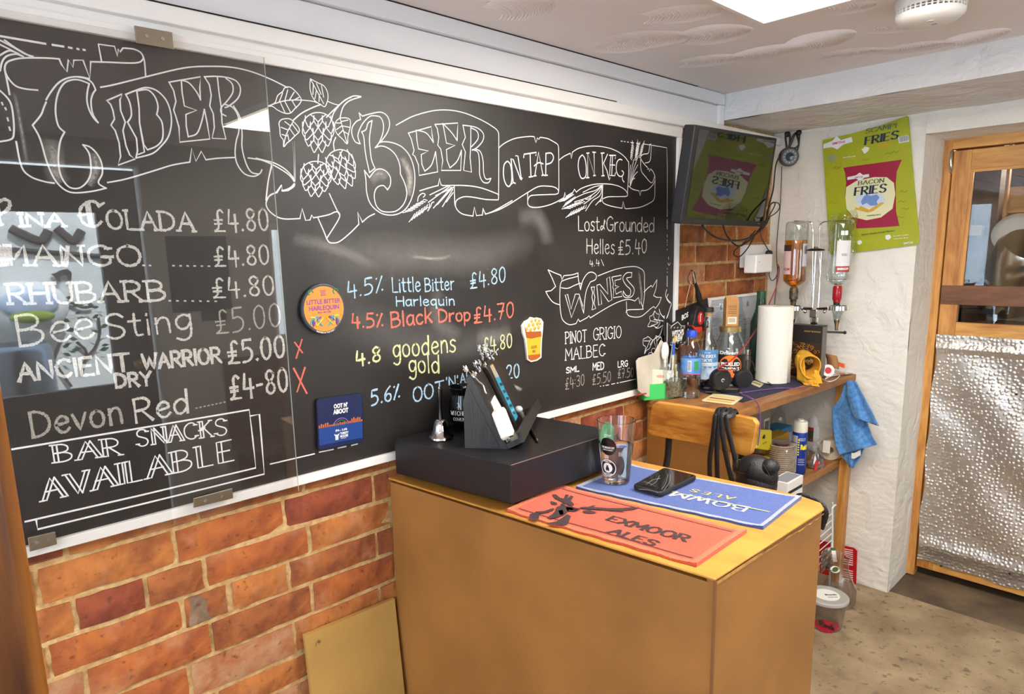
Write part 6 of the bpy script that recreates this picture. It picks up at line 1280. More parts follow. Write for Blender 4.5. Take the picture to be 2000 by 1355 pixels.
# ------------------------------------------------------------------ television
tv = thing('television', 'black flat television tilted forward on a bracket beside the chalkboard', 'television', (2.2, -.2, 1.75))
nn = V((.19, -.975, -.12)).normalized(); tc0 = U(1424, 345, 'y', -.30)
q = [UPl(x, y, tc0, nn) for x, y in ((1359, 243), (1518, 270), (1491, 443), (1330, 437))]
u1 = ((q[1]-q[0]) + (q[2]-q[3])).normalized(); v1 = ((q[0]-q[3]) + (q[1]-q[2])).normalized()
b = MB(); back = [p - nn*.036 for p in q]; b.add(q + back, [(0, 1, 2, 3), (7, 6, 5, 4), (0, 4, 5, 1), (1, 5, 6, 2), (2, 6, 7, 3), (3, 7, 4, 0)]); b.build('casing', mat('tv_black', '#121214', .5, spec=.25), tv, bevel=.004)
cq = sum(q, V())/4; inn = [cq + (p-cq)*.93 + nn*.0008 for p in q]; inn[2] += v1*.010; inn[3] += v1*.010
MB().add(inn, [(0, 1, 2, 3)]).build('screen', mat('tv_screen', '#080809', .03, spec=.28), tv)
bz = q[3].lerp(q[2], .0); b = MB()
o_ = [q[3].lerp(q[2], t) + v1*.012 + nn*.001 for t in (.90, .93)]; b.tube(o_, .0012, 5); b.build('lamp_strip', mat('tv_led', '#9aa0a8', .4), tv)
MB().sheet(lambda u, v: cq - nn*(.036 + .03) + u1*(.16*(u-.5)) + v1*(.16*(v-.5)), 1, 1).build('rear_plate', black_mt, tv, solid=.05)
MB().tube([cq - nn*.06, V((2.30, -.12, 1.76)), V((2.42, -.012, 1.76))], .014, 10).build('arm', black_mt, tv); B('wall_plate', (2.37, -.014, 1.70), (2.47, -.009, 1.82), black_mt, tv)

# cables
def cable(nm, lab, pts, y_, r_, mt, grp=None):
    P = []
    for p in pts:
        ax = p[3] if len(p) > 3 else 'y'; P.append(U(p[0], p[1], ax, p[2] if len(p) > 2 else y_))
    o = tag(MB().tube(smooth_path(P, 8), r_, 8).build(nm, mt, None, smooth=True), lab, 'cable', grp); return o
cbk = mat('cable_black', '#141416', .45); cred = mat('cable_red', '#b01e2c', .45); cpur = mat('cable_purple', '#5a3566', .5)
cable('power_cable', 'thick black cable sagging from under the television to its right edge', [(1372, 440, -.22), (1382, 452), (1400, 464), (1430, 470), (1462, 465), (1490, 445), (1502, 425)], -.20, .0038, cbk, 'black television cables')
cable('power_cable', 'black cable looping down from the television above the wall socket', [(1412, 440, -.2), (1420, 460), (1440, 480), (1460, 472), (1480, 452), (1494, 432)], -.17, .0032, cbk, 'black television cables')
cable('power_cable', 'thin black loop of cable hanging lowest above the wall socket', [(1476, 450, -.1), (1452, 475), (1436, 488), (1434, 498), (1446, 500), (1462, 482), (1474, 460), (1488, 440)], -.08, .0026, cbk, 'black television cables')
cable('power_cable', 'black cable rising along the television right edge to the wall hook', [(1490, 445, -.24), (1498, 425, -.24), (1502, 400, -.22), (1510, 370, -.18), (1516, 320, -.1), (1530, 296, -.06), (1548, 272, -.06)], -.2, .003, cbk, 'black television cables')
cable('power_cable', 'small figure-of-eight of black cable at the lower right of the television', [(1495, 432, -.2), (1505, 400), (1518, 396), (1523, 404), (1516, 415), (1500, 424), (1498, 412), (1508, 396), (1514, 398), (1506, 415), (1494, 432)], -.18, .0022, cbk, 'black television cables')
cable('thin_cable', 'thin black lead hanging straight down the plaster to the white adapter', [(1527, 325, XF-.03, 'x'), (1524, 400, XF-.012, 'x'), (1520, 440, XF-.012, 'x'), (1517, 480, XF-.014, 'x'), (1517, 505, XF-.02, 'x'), (1518, 535, XF-.02, 'x'), (1508, 548, XF-.02, 'x'), (1502, 535, XF-.02, 'x'), (1508, 520, XF-.03, 'x')], 0, .0018, cbk)
cable('thin_cable', 'thin black lead from under the television to the plug in the adapter', [(1484, 448, -.10), (1488, 465, -.06), (1497, 482, -.05), (1506, 496, -.05)], 0, .0022, cbk)
cable('red_cable', 'long red charging cable falling from the adapter across the jars', [(1519, 516, 3.06, 'x'), (1522, 528, 3.06, 'x'), (1516, 560, 3.05, 'x'), (1500, 598, 3.0, 'x'), (1485, 630, 2.9, 'x'), (1455, 675, -.22), (1430, 702, -.23), (1402, 720, -.235), (1420, 722, -.24), (1440, 722, -.24)], 0, .0024, cred)
cable('purple_cable', 'dark purple cable dropping from the adapter behind the kitchen roll', [(1520, 520, 3.06, 'x'), (1516, 560, 3.06, 'x'), (1512, 600, 3.06, 'x'), (1508, 640, 3.04, 'x')], 0, .0022, cpur)
cable('purple_cable', 'purple cable over the shelf edge, hanging down past the chair to the lower shelf', [(1584, 752, -.40), (1560, 758, -.395), (1520, 758, ZS+.006, 'z'), (1470, 764, ZS+.006, 'z'), (1448, 768, ZS+.006, 'z'), (1462, 775, -.385), (1478, 785, -.405), (1484, 805, -.41), (1484, 840, -.41), (1480, 870, -.41)], 0, .0024, mat('cable_violet', '#6b4484', .5))
cable('purple_cable', 'thin purple cable looped on the shelf in front of the steel flasks', [(1438, 724, -.2), (1444, 708, -.17), (1456, 703, -.17), (1470, 708, -.17), (1474, 722, -.17), (1478, 732, -.18)], 0, .0018, cpur)
cable('red_cable', 'red cable running down the left end of the shelf unit', [(1262, 768, -.055), (1246, 772, -.055), (1238, 782, XS-.015, 'x'), (1237, 800, XS-.012, 'x'), (1239, 860, XS-.012, 'x'), (1241, 930, XS-.012, 'x'), (1240, 990, XS-.012, 'x')], 0, .0026, mat('cable_scarlet', '#c02a1e', .45))

# wall sockets and adapters
sk = thing('wall_socket', 'white surface-mounted socket box on the bricks in the corner', 'socket', U(1470, 495, 'y', -.02))
a, c = U(1455, 478, 'y', -.03), U(1500, 520, 'y', -.03); B('box', (a.x, -.042, c.z), (min(c.x, XF-.01), -.006, a.z), white_pl, sk, bevel=.004)
ad = thing('plug_adapter', 'white square plug adapter with a black lead plugged into the socket', 'adapter', U(1490, 513, 'y', -.07))
a, c = U(1478, 497, 'y', -.10), U(1508, 531, 'y', -.10); B('body', (a.x, -.100, c.z), (c.x, -.042, a.z), mat('adapter_white', '#efece8', .35), ad, bevel=.005)
B('usb_port', (c.x-.0, -.09, (a.z+c.z)/2+.0), (c.x+.016, -.07, (a.z+c.z)/2+.012), black_pl, ad, bevel=.001); B('print_mark', (a.x+.02, -.1006, (a.z+c.z)/2+.008), (a.x+.034, -.1, (a.z+c.z)/2+.010), ink_g, ad)
c = U(1502, 494, 'y', -.075); MB().ball(c, .017, 14, 10, (1.3, .9, .8)).build('plug', black_pl, ad, smooth=True)
# small camera hung on hooks
hk = thing('wall_hook', 'pair of black hooks with coiled leads high on the plaster', 'hook', U(1550, 262, 'x', XF-.02))
for P in (((1538, 262), (1534, 268), (1536, 290), (1530, 305)), ((1562, 258), (1552, 262), (1545, 278), (1535, 300)), ((1538, 262), (1543, 268), (1540, 300)), ((1556, 262), (1560, 280), (1556, 296))):
    MB().tube(smooth_path([U(x, y, 'x', XF-.03) for x, y in P], 6), .0045 if P[0][0] < 1560 else .006, 8).build('lead', cbk, hk, smooth=True)
for x, y in ((1538, 262), (1560, 259)): MB().ball(U(x, y, 'x', XF-.025), .013, 12, 8).build('hook', black_pl, hk, smooth=True)
wc = thing('security_camera', 'small round black camera dangling from hooks on the plaster wall', 'camera', U(1540, 306, 'x', XF-.05))
c = U(1540, 306, 'x', XF-.045); s = mpp(c); ax = V((-.72, -.68, -.12)).normalized(); M3 = ax.to_track_quat('Z', 'Y').to_matrix()
MB().lathe([(0, -.03), (15*s, -.028), (18*s, -.01), (18*s, .012), (16*s, .016), (0, .016)], c, 32, M_=M3).build('body', mat('camera_grey', '#3a3a3e', .4), wc, smooth=True)
MB().lathe([(8*s, .0165), (14*s, .0165), (14*s, .018), (8*s, .018)], c, 32, M_=M3).build('led_ring', mat('led_ring', '#6c6e73', .4, var=.3, vscale=300), wc); MB().lathe([(0, .02), (7*s, .0185), (7.4*s, .0165), (0, .0165)], c, 24, M_=M3).build('lens', mat('lens', '#2b3a44', .05), wc, smooth=True)
for i in range(12):
    a = i*.5236; MB().ball(c + M3 @ V((11*s*math.cos(a), 11*s*math.sin(a), .0185)), 1.4*s, 6, 5).build('led', mat('led_pale', '#b9bcc2', .3) if 'led_pale' not in bpy.data.materials else bpy.data.materials['led_pale'], wc)
MB().tube(smooth_path([c + V((0, 0, .03)), U(1558, 285, 'x', XF-.04), U(1562, 262, 'x', XF-.03)], 5), .003, 8).build('bracket', black_pl, wc)

# tools hung on a nail right of the board
nl = thing('wall_nail', 'bent nail with wire loops in the bricks above the saw', 'nail', U(1353, 530, 'y', -.02))
MB().tube([U(1351, 528, 'y', .0), U(1352, 529, 'y', -.06)], .003, 8).build('nail', black_mt, nl); 
for k_ in range(2): MB().tube(smooth_path([U(1348 + k_*8, 532, 'y', -.05), U(1343+k_*10, 545, 'y', -.05), U(1350+k_*5, 556, 'y', -.05), U(1358, 545, 'y', -.05), U(1356, 530, 'y', -.05)], 5), .0013, 6).build('wire', black_mt, nl)
sw = thing('hand_saw', 'black-bladed hand saw with white letters hanging on the bricks', 'saw', U(1350, 600, 'y', -.03))
q = [U(x, y, 'y', -.035) for x, y in ((1321, 606), (1366, 588), (1382, 582), (1384, 600), (1384, 640), (1352, 640), (1348, 650), (1322, 634))]
b = MB(); n = len(q); b.add(q + [p + V((0, .002, 0)) for p in q], [tuple(range(n)), tuple(range(n, 2*n))[::-1]] + [(i, n+i, n+(i+1) % n, (i+1) % n) for i in range(n)]); b.build('blade', mat('saw_black', '#1c1a1b', .45), sw)
c = U(1338, 617, 'y', -.0362); dx_ = (U(1345, 613, 'y', -.0362) - c).normalized(); text('BOS', 'lettering', ink_w, sw, lambda x, y: c + dx_*x + V((0, 0, y)), w_=.048, h=.020, bold=.03)
pl = thing('pliers', 'steel-nosed pliers with black handles hanging from the nail', 'pliers', U(1356, 560, 'y', -.05))
MB().tube([U(1353, 532, 'y', -.055), U(1355, 548, 'y', -.055), U(1360, 562, 'y', -.055)], [.003, .007, .006], 8).build('jaw', steel, pl, smooth=True)
for P in (((1358, 552), (1366, 575), (1371, 600)), ((1360, 556), (1363, 580), (1368, 598))): MB().tube([U(x, y, 'y', -.058) for x, y in P], [.006, .0085, .009], 10).build('handle', black_pl, pl, smooth=True)
MB().tube(smooth_path([U(1350, 548, 'y', -.05), U(1343, 575, 'y', -.05), U(1338, 600, 'y', -.05)], 4), .0012, 6).build('string', mat('string', '#c7b08a', .8), pl)
tm = thing('tape_measure', 'red and black tool case hanging over the saw beside the bottle', 'tool', U(1365, 625, 'y', -.07))
c = U(1364, 620, 'y', -.065); s = mpp(c)
MB().prism([(x*s, y*s) for x, y in ((-20, -18), (-14, -24), (8, -22), (18, -14), (19, 8), (14, 20), (0, 24), (-8, 14), (-12, 0))], c, (1, 0, 0), (0, 0, 1), (0, .03, 0)).build('body', mat('tool_black', '#1d1a1c', .4), tm, bevel=.004)
MB().prism(circ(10*s, 24, 8*s, -2*s, 13*s), c + V((0, -.002, 0)), (1, 0, 0), (0, 0, 1), (0, .004, 0)).build('red_disc', mat('tool_red', '#d62b22', .35), tm, bevel=.001)
MB().prism([(x*s, y*s) for x, y in ((-19, -14), (-10, -18), (12, -19), (14, -24), (4, -30), (-8, -27), (-17, -20))], c + V((0, -.003, 0)), (1, 0, 0), (0, 0, 1), (0, .034, 0)).build('red_base', bpy.data.materials['tool_red'], tm, bevel=.002)
MB().prism([(x*s, y*s) for x, y in ((5, -9), (7, -9), (7, 5), (11, 5), (11, 7), (5, 7))], c + V((0, -.0024, 0)), (1, 0, 0), (0, 0, 1), (0, .002, 0)).build('letter_mark', ink_w, tm)
# shield badge
wbg = thing('shield_badge', 'black shield-shaped badge with white ornate lettering at the board corner', 'badge', U(1322, 652, 'y', -.04))
sh = [(1302, 682), (1303, 655), (1303, 630), (1311, 637), (1318, 632), (1324, 628), (1331, 636), (1339, 636), (1344, 629), (1345, 650), (1345, 674), (1340, 677), (1335, 672), (1329, 675), (1323, 682), (1314, 676), (1308, 673)]
def shp(k_, y_): c_ = (1324, 654); return [U(c_[0]+(x-c_[0])*k_, c_[1]+(y-c_[1])*k_, 'y', y_) for x, y in sh]
for k_, y_, mt, nm in ((1.1, -.040, black_mt, 'backing'), (1.0, -.0412, ink_w, 'white_line'), (.95, -.0418, black_pl, 'face')):
    q = shp(k_, y_); n = len(q); MB().add(q + [p + V((0, .0012 if k_ < 1.05 else .008, 0)) for p in q], [tuple(range(n)), tuple(range(n, 2*n))[::-1]] + [(i, n+i, n+(i+1) % n, (i+1) % n) for i in range(n)]).build(nm, mt, wbg)
b = MB(); c = U(1324, 650, 'y', -.043); text_into(b, "WITCH'S", lambda x, y: c + V((x, 0, y - .0)), w_=.084, h=.021, bold=.05); c2_ = U(1325, 661, 'y', -.043); text_into(b, 'BREW', lambda x, y: c2_ + V((x, 0, y)), w_=.062, h=.02, bold=.05)
for zz in (640, 669):
    for i in range(5):
        m0 = U(1311 + i*6.5, zz, 'y', -.043); b.tube([m0 + V((.004*math.cos(t), 0, .003*math.sin(t))) for t in [k_*.9 for k_ in range(6)]], .0007, 4)
b.build('lettering', ink_w, wbg)
MB().tube([U(1297, 655, 'y', -.05), U(1297, 628, 'y', -.05), U(1304, 622, 'y', -.045), U(1309, 628, 'y', -.045)], .0035, 8).build('hanger', black_mt, wbg)
o = thing('brown_leather_pouch', 'brown leather flap under the shield badge', 'pouch', U(1338, 690, 'y', -.06)); MB().sheet(lambda u, v: U(1326 + 26*u, 674 + 50*v*(1-.2*u), 'y', -.05 - .02*math.sin(3*u)), 8, 8).build('flap', mat('brown_leather', '#6b3a22', .5, bump=.3), o, smooth=True, solid=.004)

# ------------------------------------------------------------------ optics: two upturned bottles on a stand
XO = 2.985
op = thing('optic_stand', 'chrome bar optic stand with two arms behind the snack box', 'optic stand', (XO, U(1590, 640, 'x', XO).y, ZS))
ox = lambda x, y, X=XO: U(x, y, 'x', X)
yb = ox(1590, 640).y; s = mpp(ox(1590, 560))
for dy in (-5.5, 5.5): MB().tube([V((XO, yb + dy*s, ZS+.0)), V((XO, yb + dy*s, ox(1590, 492).z))], 2*s, 10).build('upright', chrome, op, smooth=True)
MB().box((XO-.006, yb-4*s, ZS+.01), (XO+.006, yb+4*s, ox(1590, 620).z)).build('centre_rail', chrome, op)
MB().lathe([(0, 0), (.028, 0), (.029, .006), (.02, .014), (0, .014)], V((XO, yb, ZS)), 30).build('foot', chrome, op, smooth=True)
t_ = ox(1593, 487); MB().lathe([(0, .006), (6*s, .006), (16*s, 0), (17*s, -.003), (15*s, -.006), (0, -.005)], t_, 28).build('top_plate', black_pl, op, smooth=True); MB().lathe([(0, .014), (3*s, .012), (5*s, .006), (0, .006)], t_, 16).build('top_nut', chrome, op, smooth=True)
for P in (((1586, 590), (1588, 470), (1586, 440), (1580, 433), (1552, 432)), ((1601, 590), (1600, 470), (1601, 445), (1608, 434), (1634, 430))):
    MB().tube(smooth_path([ox(x, y) for x, y in P], 6), 1.4*s, 8).build('spring_arm', chrome, op, smooth=True)
for cx_ in (1549, 1637):
    c = ox(cx_, 601); MB().lathe([(17*s, -4.5*s), (20*s, -4*s), (20*s, 4*s), (17*s, 4.5*s), (14*s, 4*s), (14*s, -4*s), (17*s, -4.5*s)], c, 30).build('ring', chrome, op, smooth=True)
    e = ox(1592 + (-4 if cx_ < 1590 else 4), 603); MB().tube([c + (e-c)*.35, e], 3*s, 8).build('arm', chrome, op, smooth=True)
    MB().ball(c.lerp(e, .62) + V((0, 0, -6*s)), 4*s, 10, 8).build('wing_nut', chrome, op, smooth=True)
c = ox(1592, 612); MB().box((XO-.02, yb-7*s, c.z-8*s), (XO+.004, yb+7*s, c.z+8*s)).build('clamp', chrome, op, bevel=.003)
def optic(cx_, nm, lab, R_, ytop, yshould, yneck, liquid, lvl, lblc):
    c = ox(cx_, 560); c = V((XO, c.y, 0)); s = mpp(V((XO, c.y, 1.4))); r_ = R_*s
    zt, zs, zn = ox(cx_, ytop).z, ox(cx_, yshould).z, ox(cx_, yneck).z
    o = thing(nm, lab, 'bottle', (c.x, c.y, zn), group='upturned bottles in the optics')
    prof = [(6.5*s, zn), (6.5*s, zs - 12*s), (r_*.7, zs-6*s), (r_*.97, zs), (r_, zs+6*s), (r_, zt-8*s), (r_*.93, zt-2*s), (r_*.8, zt), (0, zt-5*s)]
    MB().lathe(prof, c, 36).build('glass', bt_glass, o, smooth=True, ang=1.3)
    zl = ox(cx_, lvl).z
    pr = [(0, zn+.002), (5.8*s, zn+.002), (5.8*s, zs-11*s), (r_*.66, zs-5*s), (r_*.93, zs)] + ([(r_*.94, zs+6*s)] if zl > zs+6*s else []) + [(r_*.94, zl), (0, zl)]
    MB().lathe(pr, c, 32).build('spirit', liquid, o, smooth=True)
    a0 = face_angle(c)
    return o, c, s, r_, a0
whis = mat('whisky', '#e8941e', .02, trans=1, ior=1.33)
o, c, s, r_, a0 = optic(1551, 'upturned_bottle', 'upturned bottle of amber spirit in the left optic', 21, 433, 548, 590, whis, 469, None)
z_ = lambda y: ox(1551, y).z
wrap(c, r_, a0-.95, .55, z_(535), z_(480), 10, .0006).build('label', mat('label_pink2', '#d8b4b0', .6), o); wrap(c, r_, a0-.95, .55, z_(490), z_(478), 10, .001).build('label_top', mat('label_brown', '#3c1f18', .5), o)
b = wrap(c, r_, a0+.95, .35, z_(520), z_(476), 8, .0006); b.build('back_label', mat('label_grey', '#c9c6cf', .6), o)
b = MB()
for i in range(7): b.add(wrap(c, r_, a0+.78+i*.045, .011, z_(496), z_(480), 1, .001).v, [(0, 1, 3, 2)])
b.build('barcode', ink, o); text('RUM', 'lettering', mat('print_red', '#a03026', .5), o, round_fn(c, r_, a0-.8, z_(525), .0014), w_=.03, h=.012)
MB().lathe([(0, z_(600)), (5*s, z_(600)), (5.5*s, z_(585)), (8*s, z_(584)), (8.5*s, z_(568)), (7*s, z_(562)), (0, z_(562))], c, 24).build('stopper', mat('cork_black', '#1b1714', .4, col2='#6b5a3a', vscale=60), o, smooth=True)
o, c, s, r_, a0 = optic(1636, 'upturned_bottle', 'upturned bottle of clear spirit in the right optic', 21.5, 430, 545, 570, bpy.data.materials['water'], 535, None)
wrap(c, r_, a0+.35, .62, z_(530), z_(472), 12, .0006).build('label', mat('label_white', '#dfdcdc', .6), o); wrap(c, r_, a0+.35, .62, z_(530), z_(519), 12, .001).build('label_band', mat('label_red', '#a83a36', .5), o)
wrap(c, r_, a0+.3, .30, z_(462), z_(454), 8, .0006).build('neck_band', steel, o)
b = MB(); text_into(b, 'SMIRNOFF', round_fn(c, r_, a0+.35, z_(524), .0016), w_=.045, h=.009, bold=.03); b.build('lettering', ink_w, o); roman('VODKA', 'lettering', ink, o, round_fn(c, r_, a0+.4, z_(498), .0012), .022, .010)
MB().lathe([(0, z_(592)), (5*s, z_(591)), (7.5*s, z_(583)), (8.5*s, z_(580)), (8.5*s, z_(560)), (7*s, z_(556)), (0, z_(556))], c, 24).build('stopper', mat('optic_red', '#a01622', .2), o, smooth=True)
MB().lathe([(0, z_(593)), (6*s, z_(592)), (6.6*s, z_(583)), (0, z_(583))], c, 20).build('seal', black_pl, o, smooth=True)
for cx_, cc, lab in ((1549, V((XO, ox(1551, 600).y, 0)), 'clear measure with a steel tap under the amber bottle'), (1637, V((XO, ox(1637, 600).y, 0)), 'clear measure with a black lever under the clear bottle')):
    s = mpp(cc + V((0, 0, 1.3))); o = thing('spirit_measure', lab, 'spirit measure', (cc.x, cc.y, ox(1637, 648).z), group='spirit measures')
    zz = lambda y: ox(1637, y).z
    MB().lathe([(5*s, zz(628)), (10*s, zz(606)), (11*s, zz(606)), (6*s, zz(630)), (5*s, zz(630))], cc, 24).build('cup', bt_glass, o, smooth=True); MB().lathe([(0, zz(646)), (3.6*s, zz(645)), (4*s, zz(638)), (6*s, zz(630)), (6.4*s, zz(624)), (0, zz(624))], cc, 20).build('valve', chrome, o, smooth=True)
    d0 = V((-.3, .95, 0)).normalized(); z0_ = zz(649)
    MB().tube([cc + V((0, 0, z0_)) - d0*.030, cc + V((0, 0, z0_)) + d0*.07], .0045, 10).ball(cc + V((0, 0, z0_)) - d0*.032, .0075, 10, 8).build('lever', black_pl, o, smooth=True)

# ------------------------------------------------------------------ snack card poster and the plastic bag
XP = XF - .014
ps = thing('snack_card', 'lime green card poster with a red crisp packet pinned high on the plaster', 'poster', U(1700, 370, 'x', XP))
def pp(P, dx=0): return [U(1300 + x/3.566, 200 + y/3.566, 'x', XP - dx) for x, y in P]
def pplate(P, dx, t, mt, nm):
    q = pp(P, dx); n = len(q); MB().add(q + [p + V((t, 0, 0)) for p in q], [tuple(range(n))[::-1], tuple(range(n, 2*n))] + [(i, (i+1) % n, n+(i+1) % n, n+i) for i in range(n)]).build(nm, mt, ps)
pplate([(1093, 262), (1300, 215), (1500, 160), (1680, 92), (1690, 100), (1705, 250), (1735, 600), (1770, 960), (1755, 988), (1500, 1022), (1150, 1062), (1140, 1040), (1120, 700), (1100, 400)], 0, .003, mat('card_lime', '#a3a80e', .45, var=.04, vscale=20), 'card')
mar = mat('packet_maroon', '#9c1a3c', .35); crmp = mat('packet_cream', '#e0dcae', .45); whp = mat('poster_white', '#e3e4e6', .5); blp = mat('poster_navy', '#1e3048', .5); mab = mat('poster_blue', '#6f8fc8', .5)
pplate([(1238, 455), (1300, 445), (1645, 398), (1610, 480), (1603, 560), (1605, 760), (1628, 860), (1500, 870), (1328, 878), (1320, 830), (1260, 740), (1250, 640), (1258, 560), (1250, 490)], .0008, .0007, mar, 'packet')
pplate([(1258, 590), (1330, 545), (1450, 520), (1540, 520), (1590, 560), (1600, 640), (1580, 740), (1500, 800), (1400, 820), (1310, 800), (1260, 740), (1252, 660)], .0014, .0005, crmp, 'cream_panel')
pplate([(1425 + 105*math.cos(t), 678 + 55*math.sin(t)) for t in [i*.2618 for i in range(24)]], .002, .0005, mat('poster_pale', '#c9d3e4', .5), 'picture_oval')
pplate([(1380, 655), (1400, 640), (1430, 650), (1470, 640), (1490, 660), (1470, 690), (1480, 715), (1430, 720), (1400, 700), (1370, 715), (1360, 690)], .0024, .0004, mab, 'picture')
for P in (((1322, 730), (1420, 755), (1410, 768), (1318, 742)), ((1410, 752), (1500, 695), (1524, 700), (1440, 760)), ((1360, 720), (1440, 758), (1420, 765), (1345, 735))): pplate(P, .0028, .0004, mat('fries_gold', '#d6a93c', .5), 'fries')
for P in (((1100, 290), (1160, 268), (1192, 232), (1222, 262), (1295, 240), (1302, 275), (1240, 292), (1195, 328), (1160, 312), (1098, 320)), ((1265, 520), (1325, 508), (1352, 488), (1375, 505), (1415, 498), (1418, 518), (1385, 524), (1352, 550), (1328, 530), (1266, 540))): pplate(P, .003, .0004, whp, 'logo_star')
pplate([(1618, 240), (1690, 225), (1697, 272), (1625, 285)], .0008, .0005, whp, 'barcode_patch')
b = MB()
for i in range(9): b.add(pp([(1628+i*7, 240-i*1.4), (1631+i*7, 239-i*1.4), (1635+i*7, 276-i*1.4), (1632+i*7, 277-i*1.4)], .0016), [(0, 1, 2, 3)])
b.build('barcode', blp, ps)
pplate([(1365, 328), (1390, 308), (1420, 315), (1410, 340), (1385, 358)], .0008, .0005, whp, 'badge'); pplate([(1530, 925), (1560, 920), (1572, 940), (1550, 958), (1532, 950)], .0008, .0005, whp, 'badge'); pplate([(1335, 965), (1358, 958), (1370, 975), (1350, 992), (1336, 985)], .0008, .0005, whp, 'badge'); pplate([(1125, 370), (1180, 362), (1196, 385), (1160, 418), (1128, 405)], .0008, .0005, mat('poster_sage', '#8f9c6c', .5), 'badge')
def pfn(cx_, cy_, sl):
    c = pp([(cx_, cy_)], .0034)[0]; r1 = (pp([(cx_+60, cy_+60*sl)], .0034)[0] - c).normalized(); return lambda x, y: c + r1*x + V((0, -.06*y, y))
roman('SCAMPI', 'lettering', mat('poster_sage2', '#5f6d4a', .5), ps, pfn(1500, 180, -.2), .115, .018, thick=1.8, thin=.8); roman('FRIES', 'lettering', blp, ps, pfn(1503, 246, -.2), .125, .030, thick=2.2, thin=.9)
roman('BACON', 'lettering', mat('poster_olive', '#4f5a3c', .5), ps, pfn(1430, 552, -.12), .10, .016, thick=1.8, thin=.8); roman('FRIES', 'lettering', blp, ps, pfn(1425, 608, -.12), .122, .032, thick=2.2, thin=.9)
pk = mat('poster_pink', '#c2476f', .5)
text('SMITHS', 'lettering', pk, ps, pfn(1205, 280, -.16), w_=.055, h=.009, bold=.03); text('SMITHS', 'lettering', pk, ps, pfn(1345, 520, -.1), w_=.032, h=.006, bold=.03)
text('THE MOREISH SNACK', 'lettering', blp, ps, pfn(1450, 785, -.1), w_=.055, h=.005); text('bacon wheat cereal flavour', 'lettering', mat('poster_olive2', '#5f6a1c', .5), ps, pfn(1480, 905, -.13), w_=.13, h=.008)
text('24 x 24g packs', 'lettering', whp, ps, pfn(1280, 378, -.13), w_=.05, h=.005); text('best before see packet', 'lettering', whp, ps, pfn(1640, 925, -.1), w_=.055, h=.004); text('wheat, bacon flavour', 'lettering', whp, ps, pfn(1640, 945, -.1), w_=.055, h=.004); text('SMITHS', 'lettering', whp, ps, pfn(1690, 978, -.1), w_=.035, h=.008)
text('crunchy', 'lettering', mat('poster_amber', '#cfa02c', .5), ps, pfn(1510, 295, -.18), w_=.05, h=.016, bold=.05); b = MB()
for (x, y) in ((1395, 400), (1560, 355), (1600, 345), (1190, 460), (1660, 620), (1650, 690), (1670, 740), (1640, 800), (1170, 700), (1200, 450)): b.tube(smooth_path(pp([(x-28, y+6), (x-12, y-6), (x+4, y+4), (x+26, y-8)], .001), 3), .0007, 4)
b.build('squiggle', mat('poster_dark_lime', '#6f7410', .5), ps)
bag = thing('plastic_bag', 'crinkled clear plastic wrapper hanging over the lower left of the green card', 'wrapper', U(1650, 450, 'x', XF-.06))
rr = random.Random(8); ph = [(rr.uniform(6, 22), rr.uniform(6, 22), rr.uniform(0, 6)) for _ in range(8)]
def bagf(u, v):
    x = 1622 + 50*u + 4*math.sin(9*v); y = 420 + 82*v + (1-v)*(-12*u); return U(x, y, 'x', XF - .055 - .016*sum(math.sin(a*u+b_*v+c) for a, b_, c in ph)/3)
MB().sheet(bagf, 24, 34).build('film', thin_glass('crinkle_film', (.93, .95, .88), 2.2, .08, base=.06), bag, smooth=False)

# ------------------------------------------------------------------ blue cloth on the shelf end
bc = thing('blue_cloth', 'blue patterned cleaning cloth hanging from the end of the shelf', 'cloth', U(1665, 745, 'y', -.45))
clm = mat('cloth_blue', '#3f76b4', .95, col2='#5f95cc', vscale=70, bump=.5, bscale=220, sheen=.3)
def clf(L, Rr, y0_, amp, ph_):
    def g(u, v):
        i = v*(len(L)-1); k0 = min(int(i), len(L)-2); t = i-k0
        lx = L[k0][0]*(1-t)+L[k0+1][0]*t; ly = L[k0][1]*(1-t)+L[k0+1][1]*t; rx = Rr[k0][0]*(1-t)+Rr[k0+1][0]*t; ry = Rr[k0][1]*(1-t)+Rr[k0+1][1]*t
        X_ = 3.03 - .04*v + y0_ + amp*math.sin(u*9+ph_)*(.3+v) ; return U(lx*(1-u)+rx*u, ly*(1-u)+ry*u, 'x', X_)
    return g
MB().sheet(clf([(1651, 745), (1642, 775), (1625, 800), (1626, 830), (1632, 870), (1640, 888)], [(1662, 742), (1680, 770), (1690, 800), (1695, 830), (1705, 855), (1714, 868)], 0, .012, 0), 24, 30).build('drape', clm, bc, smooth=True, solid=.004, ang=1.4)
MB().sheet(clf([(1655, 742), (1655, 770), (1662, 800), (1668, 815)], [(1672, 745), (1688, 775), (1704, 805), (1717, 832)], -.03, .008, 2), 16, 20).build('upper_fold', clm, bc, smooth=True, solid=.004, ang=1.4)
MB().sheet(clf([(1636, 870), (1648, 895), (1660, 912)], [(1690, 868), (1682, 890), (1666, 914)], -.0, .008, 1), 14, 12).build('lower_corner', clm, bc, smooth=True, solid=.004, ang=1.4)
MB().sheet(lambda u, v: U(1663 + 18*u, 884 + 11*v - 4*u + 2*math.sin(5*u), 'x', 2.985), 4, 3).build('care_label', paper, bc, solid=.0008)
MB().tube(smooth_path([U(1648, 775, 'x', 2.99), U(1640, 790, 'x', 2.985), U(1630, 800, 'x', 2.99)], 4), .003, 6).build('fold_edge', clm, bc, smooth=True)

